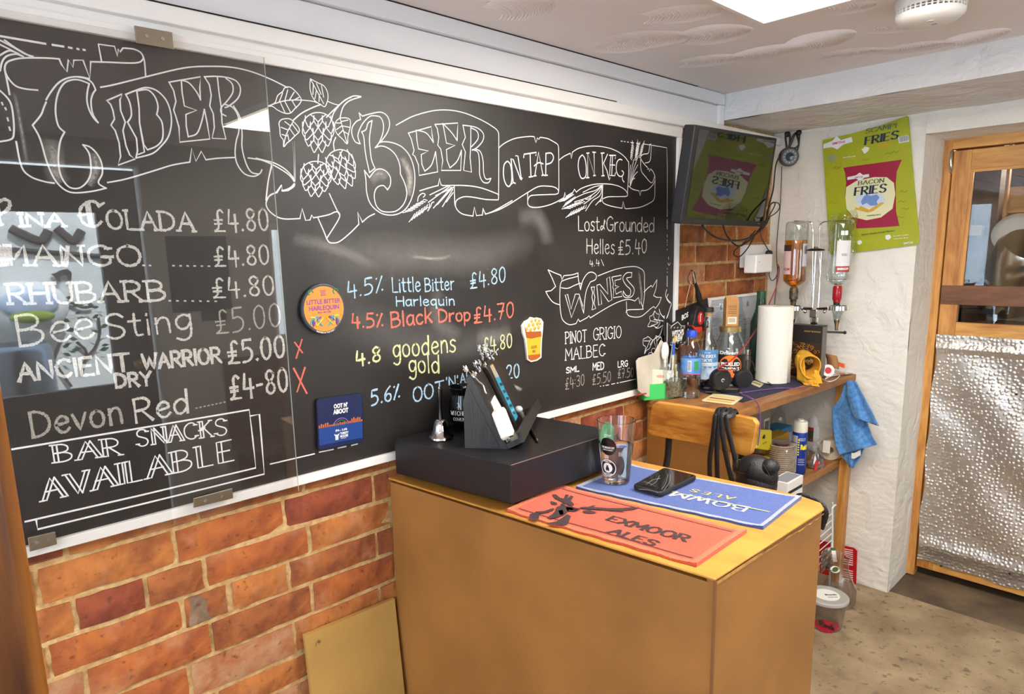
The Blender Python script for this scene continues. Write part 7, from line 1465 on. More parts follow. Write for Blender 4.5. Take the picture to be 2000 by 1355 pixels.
# ------------------------------------------------------------------ lower shelf
def lb_(px_, py_): p = U(px_, py_, 'z', ZL); return V((p.x, p.y, ZL))
def lplace(cx_, y_, ytop, half):
    p = U(cx_, ytop, 'y', y_); P_ = V((p.x, y_, ZL)); k_ = mpp(P_ + V((0, 0, .1))); P_ = V((U(cx_, ytop + .55*(p.z-ZL)/k_, 'y', y_).x, y_, ZL)); return P_, half*k_, p.z-ZL
P, R_, H_ = lplace(1561, -.345, 820, 13.5)
ac = thing('spray_can', 'blue aerosol can with a white cap on the lower shelf', 'spray can', P)
MB().lathe([(R_*.9, 0), (R_, .004), (R_, H_*.76), (R_*.9, H_*.79), (0, H_*.79)], P, 32).build('can', mat('can_blue', '#1c3a9c', .25, .3), ac, smooth=True)
MB().lathe([(R_*.93, H_*.775), (R_*.97, H_*.78), (R_*.97, H_*.95), (R_*.88, H_*.97), (R_*.45, H_*.975), (R_*.4, H_), (0, H_)], P, 32).build('cap', mat('cap_white', '#ded8cc', .4), ac, smooth=True)
a0 = face_angle(P); wrap(P, R_, a0-.9, .62, P.z+H_*.05, P.z+H_*.72, 10).build('side_label', mat('label_silver', '#b9b6b4', .4), ac)
ye = mat('print_yellow', '#f0dc28', .4); b = MB()
for i in range(7): b.add([round_fn(P, R_, a0-.12, P.z + H_*(.38+.045*i), .0008)(x, y) for x, y in circ(.0034, 8)], [tuple(range(8))])
text_into(b, 'Raid', round_fn(P, R_, a0+.62, P.z+H_*.52, .0008), w_=R_*.95, h=H_*.085, bold=.06); b.build('lettering', ye, ac)
b = MB(); 
for i, z_r in enumerate((.68, .66, .64, .30, .27, .24, .20)): text_into(b, 'insect killer'[0:10-i], round_fn(P, R_, a0+.35, P.z+H_*z_r, .0008), w_=R_*.9, h=H_*.012)
b.build('small_print', ink_w, ac)
# white trigger spray bottle
P, R_, H_ = lplace(1594, -.25, 757, 20)
sb = thing('trigger_spray_bottle', 'tall white trigger spray bottle behind the blue aerosol', 'spray bottle', P)
MB().lathe([(R_*.92, 0), (R_, .006), (R_, H_*.42), (R_*.96, H_*.50), (R_*.70, H_*.62), (R_*.42, H_*.72), (R_*.34, H_*.78), (R_*.34, H_*.84), (0, H_*.84)], P, 36, sy=.8).build('bottle', mat('bottle_white', '#dcdce0', .35), sb, smooth=True)
ytop_ = P.z + H_; s = mpp(P + V((0, 0, .2)))
prof = [(-17*s, -12*s), (-13*s, -4*s), (-15*s, 0), (10*s, 0), (14*s, -3*s), (15*s, -9*s), (10*s, -12*s), (7*s, -14*s), (7*s, -24*s), (-6*s, -24*s), (-6*s, -12*s), (-11*s, -8*s), (-14*s, -18*s)]
MB().prism([(-16*s, -9*s), (-12*s, -2*s), (0, 0), (12*s, -1*s), (15*s, -6*s), (13*s, -12*s), (7*s, -13*s), (6*s, -26*s), (-6*s, -26*s), (-6*s, -12*s), (-9*s, -12*s)], V((P.x+.012, P.y+.008, ytop_)), (.25, -.97, 0), (0, 0, 1), (-.024, -.006, 0)).build('trigger_head', white_pl, sb, bevel=.004)
MB().prism([(-12*s, -10*s), (-8*s, -11*s), (-11*s, -20*s), (-17*s, -27*s), (-19*s, -26*s), (-14*s, -19*s)], V((P.x+.004, P.y+.004, ytop_)), (.25, -.97, 0), (0, 0, 1), (-.010, -.003, 0)).build('trigger', white_pl, sb, bevel=.001)
a0 = face_angle(P); wrap(P, R_*.98, a0+.0, .9, P.z+H_*.06, P.z+H_*.40, 12, .0006).build('label', mat('label_white2', '#e6e6ea', .5), sb); wrap(P, R_*.98, a0-.45, .28, P.z+H_*.15, P.z+H_*.38, 6, .0012).build('label_panel', mat('label_rust', '#b33a30', .5), sb); wrap(P, R_*.98, a0-.42, .2, P.z+H_*.16, P.z+H_*.33, 6, .0016).build('label_panel', mat('label_bottle_green', '#2e5a3e', .5), sb); wrap(P, R_*.98, a0+.6, .2, P.z+H_*.06, P.z+H_*.12, 6, .0012).build('label_panel', mat('label_lemon', '#d8c83c', .5), sb)
b = MB()
for i in range(4): b.add([round_fn(P, R_*.98, a0+.55, P.z+H_*(.3-.045*i), .0013)(x, y) for x, y in ((-.012, 0), (.012, 0), (.012, .0012), (-.012, .0012))], [(0, 1, 2, 3)])
b.build('print_line', ink_g, sb)
# stack of paper plates in film
P, R_, H_ = lplace(1524, -.325, 866, 26)
o = thing('plate_stack', 'film-wrapped stack of pale paper cups on the lower shelf', 'cup stack', P); pl_m = mat('cup_paper', '#a89888', .6); 
b = MB()
prof = [(0, 0), (R_*.93, 0)]
for i in range(18): z_ = .004 + (H_-.008)*i/18; prof += [(R_*(.93 + .004*(i % 3)), z_), (R_*1.0, z_ + (H_-.01)/22), (R_*.94, z_ + (H_-.01)/20)]
prof += [(R_, H_-.004), (R_*.96, H_), (R_*.8, H_-.006), (0, H_-.010)]
MB().lathe(prof, P, 36).build('cups', pl_m, o, smooth=True); MB().lathe([(0, H_-.008), (R_*.5, H_-.007), (R_*.55, H_-.004), (0, H_-.003)], P, 24).build('red_centre', mat('centre_maroon', '#6b3030', .4), o)
film2 = thin_glass('wrap_film', (.97, .97, .97), 2.0, .12, base=.05); rr = random.Random(3)
b = MB(); b.lathe([(R_*(1.04 + .02*math.sin(i*2.1)), .002 + (H_*1.0)*i/10) for i in range(11)] + [(R_*.7, H_*1.03), (0, H_*1.01)], P, 40)
for p in b.v: p.x += .0025*math.sin(p.y*300 + p.z*90); p.y += .0025*math.sin(p.z*170+p.x*200)
b.build('film_wrap', film2, o)
# bagged glass beside the aerosol
P, R_, H_ = lplace(1590, -.36, 895, 17)
o = thing('bagged_tumbler', 'clear plastic cup inside a knotted bag right of the aerosol', 'cup', P)
MB().lathe([(0, .002), (R_*.9, 0), (R_, .010), (R_*1.04, .02), (R_*.95, .028), (R_*.9, .045)], P, 32).build('cup', bt_glass, o, smooth=True); MB().lathe([(0, .004), (R_*.8, .004), (R_*.85, .02), (0, .026)], P, 24).build('contents', mat('brown_sugar', '#8f7a66', .7, bump=.8, bscale=120), o, smooth=True)
b = MB(); b.lathe([(R_*1.1, .002), (R_*1.12, .02), (R_*1.0, .045), (R_*.7, .07), (R_*.35, .095), (R_*.2, .11), (R_*.5, .125)], P, 26)
for p in b.v: p.x += .004*math.sin(p.y*180 + p.z*120) - .25*(p.z-P.z)*0; p.y += .004*math.sin(p.z*150+p.x*160)
b.build('bag', film2, o)
o = thing('red_packet', 'small bright red sachet at the front edge of the lower shelf', 'sachet', lb_(1606, 915)); q = [U(x, y, 'y', -.385) for x, y in ((1596, 899), (1616, 905), (1603, 927), (1592, 922))]
for p in q: p.z = max(p.z, ZL+.002)
MB().add(q + [p + V((0, .006, 0)) for p in q], [(0, 1, 2, 3), (7, 6, 5, 4), (0, 4, 5, 1), (1, 5, 6, 2), (2, 6, 7, 3), (3, 7, 4, 0)]).build('sachet', mat('sachet_red', '#d8232e', .35), o, bevel=.001); c = U(1600, 904, 'y', -.387); MB().add([c + V((x, 0, y)) for x, y in circ(.006, 16)], [tuple(range(16))]).build('logo_spot', ink_w, o)
# tape roll against the wall
c = U(1622, 873, 'x', 3.05); o = thing('masking_tape_roll', 'off-white paper roll standing at the back right of the lower shelf', 'tape roll', c); s = mpp(c)
P_ = V((3.05, c.y, ZL)); MB().lathe([(.3*22*s, -10*s), (20*s, -10*s), (20*s, 10*s), (.3*22*s, 10*s), (.3*22*s, -10*s)], P_ + V((0, 0, 20.5*s)), 30, M_=V((-.95, -.3, 0)).to_track_quat('Z', 'Y').to_matrix()).build('roll', mat('tape_cream', '#b9ab94', .6), o, smooth=True)
B('loose_flap', (3.0, c.y-.016, ZL+.04), (3.004, c.y+.014, ZL+.095), paper, o)
# boxes at the back
def lbox(nm, lab, pl_, pr_, ytop, y_, dep, mt, cat_='box', extra=None):
    a = U(pl_, ytop, 'y', y_); c = U(pr_, ytop, 'y', y_); o = thing(nm, lab, cat_, ((a.x+c.x)/2, y_+dep/2, ZL)); B('carton', (a.x, y_, ZL+.001), (c.x, y_+dep, (a.z+c.z)/2), mt, o, bevel=.0015); return o, a, c
o, a, c = lbox('cardboard_box', 'grey-brown cardboard box with a barcode at the back of the lower shelf', 1440, 1506, 797, -.19, .14, mat('box_taupe', '#8c7f6e', .7))
B('end_panel', (c.x-.001, -.19, ZL+.002), (c.x+.0004, -.05, c.z-.002), mat('box_pale', '#c4b9a6', .7), o)
x_, z_ = a.x*.25 + c.x*.75, ZL+.06
B('barcode_patch', (c.x-.06, -.1912, c.z-.12), (c.x-.012, -.1900, c.z-.04), paper, o); b = MB()
for i in range(8): b.box((c.x-.055 + i*.005, -.192, c.z-.11), (c.x-.053 + i*.005, -.1911, c.z-.05))
b.build('barcode', ink, o); B('tape_strip', (a.x+.01, -.1914, a.z-.03), (c.x-.07, -.19, a.z-.018), mat('box_tape', '#3c342a', .5), o)
o, a, c = lbox('blue_box', 'small bright blue box behind the aerosol on the lower shelf', 1529, 1547, 834, -.20, .08, mat('box_blue', '#2c7fb8', .5)); B('face_panel', (a.x+.004, -.2008, ZL+.05), (c.x-.004, -.2, (a.z+c.z)/2-.03), mat('box_lilac', '#8fa6dc', .5), o)
o, a, c = lbox('yellow_box', 'mustard box lying behind the cup stack', 1508, 1542, 850, -.235, .06, mat('box_mustard', '#b8901c', .5))
P, R_, H_ = lplace(1494, -.30, 838, 15); o = thing('yellow_bag', 'yellow packet printed with the number 40 under the chair back', 'packet', P)
q = [U(x, y, 'y', -.30) for x, y in ((1482, 838), (1508, 840), (1508, 868), (1502, 880), (1476, 876), (1482, 860))]; b = MB(); n = len(q); 
for p in q: p.z = max(p.z, ZL+.002)
b.add(q + [p + V((0, .025, 0)) for p in q], [tuple(range(n)), tuple(range(n, 2*n))[::-1]] + [(i, n+i, n+(i+1) % n, (i+1) % n) for i in range(n)]); b.build('packet', mat('packet_yellow', '#d2bc1e', .4), o, bevel=.004)
c = U(1492, 853, 'y', -.3015); text('40', 'lettering', ink, o, lambda x, y: c + V((x, 0, y)), w_=.024, h=.015, bold=.05); c3_ = U(1494, 864, 'y', -.3015); text('tea bags', 'lettering', mat('print_ochre2', '#8f7d1c', .5), o, lambda x, y: c3_ + V((x, 0, y)), w_=.04, h=.009)
B('base_block', (U(1482, 870, 'y', -.3).x, -.298, ZL), (U(1508, 870, 'y', -.3).x, -.27, ZL+.10), bpy.data.materials['packet_yellow'], o)
# stack of mats
for i in range(6):
    P0 = lb_(1462, 905) ; z_ = ZL + .05 + i*.0075; cxy = U(1468, 893, 'z', ZL+.085); tw = .25*math.sin(i*2.3)
    Mx = Matrix.Translation(V((cxy.x + .004*math.cos(i*3), cxy.y + .004*math.sin(i*2), z_))) @ Matrix.Rotation(.6+tw, 4, 'Z')
    o = MB().prism(roundrect(.095, .095, .014), Mx @ V((0, 0, 0)), Mx.to_3x3() @ V((1, 0, 0)), Mx.to_3x3() @ V((0, 1, 0)), (0, 0, .0055)).build('drink_mat', [mat('mat_coral', '#d4603c', .7) if 'mat_coral' not in bpy.data.materials else bpy.data.materials['mat_coral'], bpy.data.materials.get('mat_blue') or mat('mat_blue', '#40608f', .7)][i == 3], None)
    tag(o, ['lowest drink mat in the small stack beside the chair back', 'second drink mat from the bottom of the stack beside the chair', 'third drink mat from the bottom of the stack beside the chair', 'blue drink mat in the coral stack beside the chair', 'second drink mat from the top of the stack beside the chair', 'coral-red drink mat on top of the stack beside the chair'][i], 'drink mat', 'drink mats in a stack')
o = thing('grey_tin', 'low dark tin under the stack of drink mats', 'tin', (cxy.x, cxy.y, ZL)); MB().lathe([(0, 0), (.05, 0), (.052, .004), (.052, .045), (.050, .0485), (0, .0485)], V((cxy.x, cxy.y, ZL)), 30).build('body', mat('tin_grey', '#5a5450', .4, .4), o, smooth=True)
# white carton standing lower, in front
a, c = U(1500, 940, 'y', -.42), U(1530, 940, 'y', -.42); zt = U(1512, 929, 'y', -.42).z
o = thing('white_carton', 'white carton with a black stripe just behind the counter towel', 'box', ((a.x+c.x)/2, -.46, 0)); 
st_ = thing('small_stool', 'plain wooden stool hidden under the white carton', 'stool', ((a.x+c.x)/2, -.46, 0)) if False else None
# loose newspaper, glass bottle at the back of the shelf
o = thing('clear_bottle', 'clear plastic bottle at the back of the lower shelf beside the cardboard box', 'bottle', lplace(1520, -.10, 790, 12)[0]); P, R_, H_ = lplace(1520, -.10, 788, 14)
MB().lathe([(0, .002), (R_, 0), (R_, H_*.6), (R_*.7, H_*.78), (R_*.3, H_*.88), (R_*.3, H_)], P, 28).build('shell', pet, o, smooth=True)
o = thing('grey_paper_bag', 'crumpled grey-blue plastic bag at the back of the lower shelf', 'bag', lplace(1565, -.08, 772, 30)[0]); rr = random.Random(12); ph2 = [(rr.uniform(6, 18), rr.uniform(6, 18), rr.uniform(0, 6)) for _ in range(7)]
MB().sheet(lambda u, v: (lambda q_: V((q_.x, q_.y, max(q_.z, ZL+.002))))(U(1536 + 62*u, 775 + 130*v - 12*math.sin(3.1*u), 'y', -.09 - .035*math.sin(3.14*u) - .012*sum(math.sin(a*u+b_*v+c) for a, b_, c in ph2)/2)), 26, 26).build('film', mat('bag_grey', '#a2a6b4', .45, alpha=1), o, smooth=False, solid=.001)
# white carton rests on a lower box
B_ = MB(); cx0, cx1 = a.x, c.x
o = tag(MB().box((cx0-.01, -.50, 0), (cx1+.08, -.425, .40)).build('storage_box', mat('storage_grey', '#6d675f', .7), None, bevel=.003), 'grey storage box on the floor hidden behind the bar counter', 'box')
wcn = [x for x in bpy.data.objects if x.name == 'white_carton'][0]
B('carton', (cx0, -.495, .401), (cx1, -.43, zt), white_pl, wcn, bevel=.002)
B('black_stripe', (cx0+.004, -.4958, zt-.045), (cx1-.006, -.495, zt-.033), ink, wcn); B('top_panel', (cx0+.008, -.488, zt), (cx1-.008, -.437, zt+.0006), ink_g, wcn)

# ------------------------------------------------------------------ floor corner: rack, bucket, carafe, sign
rk = thing('wire_rack', 'white plastic-coated wire rack beside the shelf unit post', 'rack', U(1625, 1080, 'y', -.47)); YK = -.455
def kx(x, y): return U(x, y, 'y', YK)
MB().tube(smooth_path([kx(1624, 1080), kx(1625, 1040), kx(1625, 1000), kx(1627, 990), kx(1632, 986)], 5), .0042, 10).build('upright', white_pl, rk, smooth=True); MB().tube([kx(1632, 986) + V((.02, .02, 0)), kx(1632, 1080) + V((.02, .02, 0))], .0035, 8).build('upright', white_pl, rk, smooth=True)
for i in range(7): y = 1003 + i*13; MB().tube([kx(1624, y), kx(1608, y+14) + V((-.0, 0, 0)), kx(1590, y+29)], .0022, 6).build('rail', white_pl, rk, smooth=True)
MB().tube([kx(1590, 1020), kx(1588, 1110)], .004, 8).build('upright', white_pl, rk, smooth=True)
for xx in (1588, 1624): MB().tube([kx(xx, 1078), V((kx(xx, 1078).x, YK, 0))], .0042, 8).build('leg', white_pl, rk, smooth=True)
P = U(1611, 1219, 'z', 0); P = V((P.x, P.y, 0)); s = mpp(P); R_ = 37*s; H_ = 66*s
bk_ = thing('clear_tub', 'clear lidded plastic tub with a red label on the concrete floor', 'tub', P); tubm = thin_glass('tub_plastic', (.86, .84, .84), 2.0, .25, base=.12)
MB().lathe([(0, .002), (R_*.80, 0), (R_*.82, .006), (R_*.98, H_*.86), (R_*1.02, H_*.87)], P, 44).build('tub', tubm, bk_, smooth=True, ang=1.2)
lidm = mat('lid_milky', '#c3bebb', .4, alpha=.75); MB().lathe([(R_*1.03, H_*.84), (R_*1.07, H_*.85), (R_*1.07, H_*.92), (R_*1.0, H_*.95), (R_*.85, H_*.94), (0, H_*.94)], P, 44).build('lid', lidm, bk_, smooth=True)
MB().hexa([(P.x+x, P.y+y) for x, y in circ(R_*.62, 36)], P.z+H_*.943, P.z+H_*.947).build('lid_label', ink_w, bk_); MB().lathe([(R_*.63, 0), (R_*.67, 0), (R_*.67, .0006), (R_*.63, .0006)], P + V((0, 0, H_*.945)), 36).build('label_ring', mat('label_olive', '#c4c07a', .5), bk_)
rt = V((RT.x, RT.y, 0)).normalized(); fw = V((FW.x, FW.y, 0)).normalized(); lc = P + V((0, 0, H_*.95)) + rt*R_*.2; b = MB()
text_into(b, 'Mussels', lambda x, y: lc + rt*x + fw*y, w_=R_*.6, h=R_*.16, bold=.03); text_into(b, 'fresh pot', lambda x, y: lc - fw*R_*.25 + rt*x + fw*y, w_=R_*.5, h=R_*.1); b.build('lettering', ink, bk_)
a0 = face_angle(P); zc = H_*.22; b = MB(); vs = [round_fn(P, R_*.87, a0+.12, zc, .001)(x, y) for x, y in circ(R_*.62, 30, 0, 0, R_*.36)]; b.add([round_fn(P, R_*.87, a0+.12, zc, .002)(0, 0)] + vs, [(0, 1+i, 1+(i+1) % 30) for i in range(30)]); b.build('front_label', mat('label_crimson', '#b3122f', .45), bk_)
text('SUPER', 'lettering', ink, bk_, lambda x, y: round_fn(P, R_*.89, a0+.12, zc, .003)(x, y - .35*x), w_=R_*.8, h=R_*.16, bold=.05)
P = U(1620, 1166, 'z', 0); P = V((P.x - .03, P.y - .05, 0)); s = mpp(P); cf_ = thing('clear_carafe', 'clear plastic carafe standing behind the lidded tub', 'carafe', P)
MB().lathe([(0, .003), (26*s, 0), (30*s, 10*s), (30*s, 35*s), (18*s, 60*s), (13*s, 75*s), (13*s, 90*s), (16*s, 100*s)], P, 36).build('glass', tubm, cf_, smooth=True, ang=1.2)
bg_ = thing('knotted_bag', 'crinkled clear bag with white and green printed strips hanging on the rack', 'bag', kx(1612, 1100)); rr = random.Random(5); ph3 = [(rr.uniform(8, 24), rr.uniform(8, 24), rr.uniform(0, 6)) for _ in range(7)]
MB().sheet(lambda u, v: U(1604 + 34*u*(1-.4*v), 1078 + 44*v - 10*math.sin(3*u), 'y', YK - .02 - .02*sum(math.sin(a*u+b_*v+c) for a, b_, c in ph3)/3), 20, 20).build('film', thin_glass('bag_film', (.9, .9, .9), 2.4, .1, base=.14), bg_, smooth=False)
MB().sheet(lambda u, v: U(1624 + 8*u + 3*v, 1075 + 22*v, 'y', YK - .05 - .01*math.sin(4*v)), 3, 6).build('white_strip', ink_w, bg_, solid=.001); MB().sheet(lambda u, v: U(1622 + 10*u, 1069 + 5*v + 2*u, 'y', YK - .05), 3, 2).build('green_strip', mat('strip_green', '#3e7a48', .5), bg_, solid=.001)
MB().tube([U(1631 + 8*math.cos(t), 1112 + 6*math.sin(t), 'y', YK-.055) for t in [i*.5236 for i in range(12)]], .0038, 8, closed=True, flat=.6).build('white_loop', ink_w, bg_, smooth=True); MB().add([U(1631 + 5*math.cos(t), 1112 + 4*math.sin(t), 'y', YK-.054) for t in [i*.5236 for i in range(12)]], [tuple(range(12))]).build('green_patch', bpy.data.materials['strip_green'], bg_)
# red notice standing on its head against the plaster
sg = thing('red_notice', 'red plastic notice with white lines leaning upside down at the wall foot', 'sign', (XF-.03, -.45, 0)); XG = XF - .02
q = [U(x, y, 'x', XG) for x, y in ((1600, 1055), (1668, 1070), (1674, 1076), (1671, 1150), (1666, 1153), (1600, 1138))]
for p in q: p.z = max(p.z, .001)
n = len(q); MB().add(q + [p + V((.004, 0, 0)) for p in q], [tuple(range(n))[::-1], tuple(range(n, 2*n))] + [(i, (i+1) % n, n+(i+1) % n, n+i) for i in range(n)]).build('board', mat('notice_red', '#b8161c', .4), sg)
b = MB(); rr = random.Random(6)
for i in range(17):
    y = 1072 + i*4.1; x1_ = 1668; x0__ = 1668 - rr.uniform(16, 34); 
    if i in (8, 9): continue
    q_ = [U(x, yy, 'x', XG-.0008) for x, yy in ((x0__, y - (1668-x0__)*-.0 - 3), (x1_-2, y+2), (x1_-2, y+3.6), (x0__, y-1.4))]
    if min(p.z for p in q_) > .002: b.add(q_, [(0, 1, 2, 3)])
b.build('printed_line', ink_w, sg)
c = U(1650, 1146, 'x', XG-.001); c.z = max(c.z, .008); text('CO2', 'lettering', ink_w, sg, lambda x, y: c + V((0, x, -y)), w_=.035, h=.012, bold=.04)
o = thing('black_bag', 'black bag strap looped behind the far corner of the counter', 'bag', (1.75, -.72, 0)); 
MB().tube(smooth_path([U(x, y, 'x', 1.62) for x, y in ((1555, 985), (1562, 972), (1580, 974), (1600, 984), (1609, 1000), (1606, 1014), (1600, 1030))], 6), .012, 12, flat=.5).build('strap', leather, o, smooth=True); B('bag_body', (1.575, -.76, .62), (1.63, -.58, .90), leather, o, bevel=.02); B('hanger', (1.575, -.72, .85), (1.59, -.68, .93), black_mt, o)

# ------------------------------------------------------------------ store door
XD = XF + .27
YD = lambda x, y, X=XD: U(x, y, 'x', X)
d1o = struct(thing('door_1', None, None, (XD, -1.05, 0)))
fy = YD(1845, 300).y; zt = YD(1865, 275).z
struct(B('trim_7', (XD-.01, fy-.030, 0), (XD+.05, YO+.01, 1.965), pine, bevel=.002)); struct(B('trim_8', (XD-.012, -1.95, 1.925), (XD+.05, fy-.03, 1.966), pine_h, bevel=.002))
yA, yB = fy - .034, -1.9
zc = dict(top=1.918, r1=YD(1900, 330).z, r2t=YD(1900, 558).z, r2b=YD(1900, 596).z, r3t=YD(1900, 631).z, r3b=YD(1900, 656).z, bot=.045)
ys = YD(1892, 480).y + .02
B('stile', (XD, ys, zc['bot']), (XD+.035, yA, zc['top']), pine, d1o, bevel=.002)
B('rail', (XD+.001, yB, zc['r1']), (XD+.034, ys, zc['top']), pine_h, d1o, bevel=.002); B('rail', (XD-.004, yB, zc['r2b']), (XD+.03, yA-.0, zc['r2t']), darkwood_h, d1o, bevel=.002)
B('rail', (XD+.001, yB, zc['r3b']-.03), (XD+.034, ys, zc['r3t']), pine_h, d1o, bevel=.002); B('rail', (XD+.001, yB, zc['bot']), (XD+.034, ys, .15), pine_h, d1o, bevel=.002); B('panel', (XD+.012, yB, .15), (XD+.02, ys, zc['r3b']-.03), pine, d1o)
B('pane', (XD+.014, yB, zc['r2t']), (XD+.018, ys, zc['r1']), win_glass, d1o); B('pane', (XD+.014, yB, zc['r3t']), (XD+.018, ys, zc['r2b']), win_glass, d1o)
B('bead', (XD+.006, ys-.012, zc['r2t']), (XD+.014, ys, zc['r1']), pine, d1o); B('bead', (XD+.006, yB, zc['r1']-.012), (XD+.014, ys-.012, zc['r1']), pine_h, d1o)
c = YD(1858, 300, XD-.012); MB().tube(smooth_path([YD(1860, 294, XD), YD(1858, 300, XD-.022), YD(1857, 315, XD-.028), YD(1857, 330, XD-.022), YD(1857, 338, XD)], 6), .0065, 10).build('pull_handle', steel, d1o, smooth=True)
# bubble foil over the lower part
fo = mat('bubble_foil', '#d2c9c0', .34, .9); nt = fo.node_tree; b_ = nt.nodes['Principled BSDF']; tc = nt.nodes.new('ShaderNodeTexCoord'); vo = nt.nodes.new('ShaderNodeTexVoronoi'); vo.inputs['Scale'].default_value = 62; vo.inputs['Randomness'].default_value = .55
n2 = nt.nodes.new('ShaderNodeTexNoise'); n2.inputs['Scale'].default_value = 9; n2.inputs['Detail'].default_value = 6; mp = nt.nodes.new('ShaderNodeMapping'); mp.inputs['Scale'].default_value = (0, 1, 1)
nt.links.new(tc.outputs['Object'], mp.inputs[0]); nt.links.new(mp.outputs[0], vo.inputs['Vector']); nt.links.new(mp.outputs[0], n2.inputs['Vector'])
sm = nt.nodes.new('ShaderNodeMapRange'); sm.inputs[1].default_value = .2; sm.inputs[2].default_value = .55; sm.inputs[3].default_value = 1; sm.inputs[4].default_value = 0; nt.links.new(vo.outputs['Distance'], sm.inputs[0])
ad_ = nt.nodes.new('ShaderNodeMath'); ad_.operation = 'MULTIPLY_ADD'; ad_.inputs[1].default_value = 1.6; nt.links.new(n2.outputs['Fac'], ad_.inputs[0]); nt.links.new(sm.outputs[0], ad_.inputs[2])
bp = nt.nodes.new('ShaderNodeBump'); bp.inputs['Strength'].default_value = .6; bp.inputs['Distance'].default_value = .003; nt.links.new(ad_.outputs[0], bp.inputs['Height']); nt.links.new(bp.outputs[0], b_.inputs['Normal'])
z0_, z1_ = .085, zc['r3b']-.0; y0_ = YD(1825, 700).y - .005
rr = random.Random(2); phf = [(rr.uniform(8, 30), rr.uniform(8, 30), rr.uniform(0, 6)) for _ in range(8)]
def foil(u, v):
    y = y0_ - .006*math.sin(v*23) - (y0_ + 1.88)*u*1.0; z = z0_ + (z1_-z0_)*v + (.004*math.sin(u*17) + .005*math.sin(u*41) - .02*u) * (1-v)**6; w_ = .004*sum(math.sin(a*u*1.3+b*v+c) for a, b, c in phf)/3
    fold = .010*math.exp(-((v-.945)/.012)**2) + .012*math.exp(-((v-.075)/.03)**2); return V((XD - .010 - w_ - fold, y, z))
MB().sheet(foil, 110, 110).build('foil_sheet', fo, d1o, smooth=True, ang=2)
b = MB()
for x, y in ((1985, 770), (1838, 1105), (1972, 1120)): c = YD(x, y, XD-.02); b.ball(c, .005, 8, 6)
b.build('tack', black_mt, d1o)
# store room beyond the glass
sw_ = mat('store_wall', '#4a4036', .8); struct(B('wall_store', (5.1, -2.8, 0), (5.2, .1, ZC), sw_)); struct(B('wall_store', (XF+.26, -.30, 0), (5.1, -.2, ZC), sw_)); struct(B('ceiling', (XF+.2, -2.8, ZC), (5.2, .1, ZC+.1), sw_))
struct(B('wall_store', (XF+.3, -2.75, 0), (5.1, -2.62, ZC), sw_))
pst = tag(B('store_post', (3.86, YD(1945, 480, 3.9).y, .0), (3.96, YD(1895, 480, 3.9).y, ZC), mat('post_dark', '#6d4e34', .6, var=.2)), 'rough timber post seen through the store door glass', 'post')
tag(B('store_post', (3.99, YD(1957, 480, 3.99).y, 0), (4.03, YD(1946, 480, 3.99).y, ZC), pine), 'narrow pale timber upright beside the rough post behind the glass', 'post')
sf = thing('store_shelf', 'timber shelving with bottles seen through the store door glass', 'shelf', (4.3, -1.2, 0))
for zz, x0_ in ((1.62, 4.2), (1.32, 4.15), (.98, 4.15)): B('shelf_board', (x0_, -2.5, zz), (4.7, -.35, zz+.035), pine_h, sf)
B('bracket', (3.78, YD(1920, 450, 3.8).y, YD(1900, 460, 3.8).z), (3.84, YD(1868, 450, 3.8).y, YD(1900, 440, 3.8).z), mat('timber_pale', '#b3905f', .6), sf); B('cross_board', (4.1, -2.2, YD(1980, 415, 4.1).z), (4.13, YD(1950, 415, 4.1).y, YD(1980, 365, 4.1).z), pine_h, sf)
rr = random.Random(21)
BC = ['dark green', 'amber', 'grey', 'dark red', 'cream', 'pale green', 'black', 'blue']
for i in range(8):
    P = V((4.28 + rr.uniform(-.04, .04), -.55 - .125*i, (1.355, 1.015)[i % 2])); c_ = ('#2b4f33', '#6a3a14', '#7d8a8c', '#8a2f2a', '#c9c4b6', '#6f8f6a', '#141414', '#2a4a7a')[i]
    o = thing('store_bottle', BC[i] + ' bottle on the %s store shelf behind the door glass' % ('upper', 'lower')[i % 2], 'bottle', P, group='bottles in the store'); MB().lathe([(0, 0), (.036, 0), (.037, .15), (.013, .2), (.013, .25), (0, .25)], P, 14).build('glass', mat('store_glass', c_, .15) , o, smooth=True); MB().lathe([(0, .245), (.015, .245), (.015, .265), (0, .265)], P, 12).build('cap', black_pl, o)
c = YD(1990, 455, 3.72); o = thing('oval_basin', 'white oval basin lid standing at the right behind the store door glass', 'lid', c); MB().lathe([(0, .02), (.07, .018), (.10, 0), (.102, -.004), (.07, .008), (0, .01)], c, 36, M_=V((-.9, -.1, .5)).to_track_quat('Z', 'Y').to_matrix()).build('lid', white_pl, o, smooth=True)
c = YD(1968, 520, 3.70) + V((0, -.03, -.04)); o = thing('steel_keg', 'shiny steel keg lying behind the store door glass', 'keg', c); MB().lathe([(0, -.2), (.09, -.19), (.12, -.15), (.125, 0), (.12, .15), (.10, .18), (0, .19)], c, 36, M_=V((-.55, -.35, .75)).to_track_quat('Z', 'Y').to_matrix()).build('body', steel, o, smooth=True); MB().lathe([(.126, -.01), (.132, 0), (.126, .01)], c, 36, M_=V((-.55, -.35, .75)).to_track_quat('Z', 'Y').to_matrix()).build('rib', steel, o, smooth=True)
tag(B('store_crate', (3.75, -1.35, 0), (4.1, -.75, YD(1960, 625, 3.8).z), mat('crate', '#5c4a38', .7)), 'brown crate low behind the store door glass', 'crate')

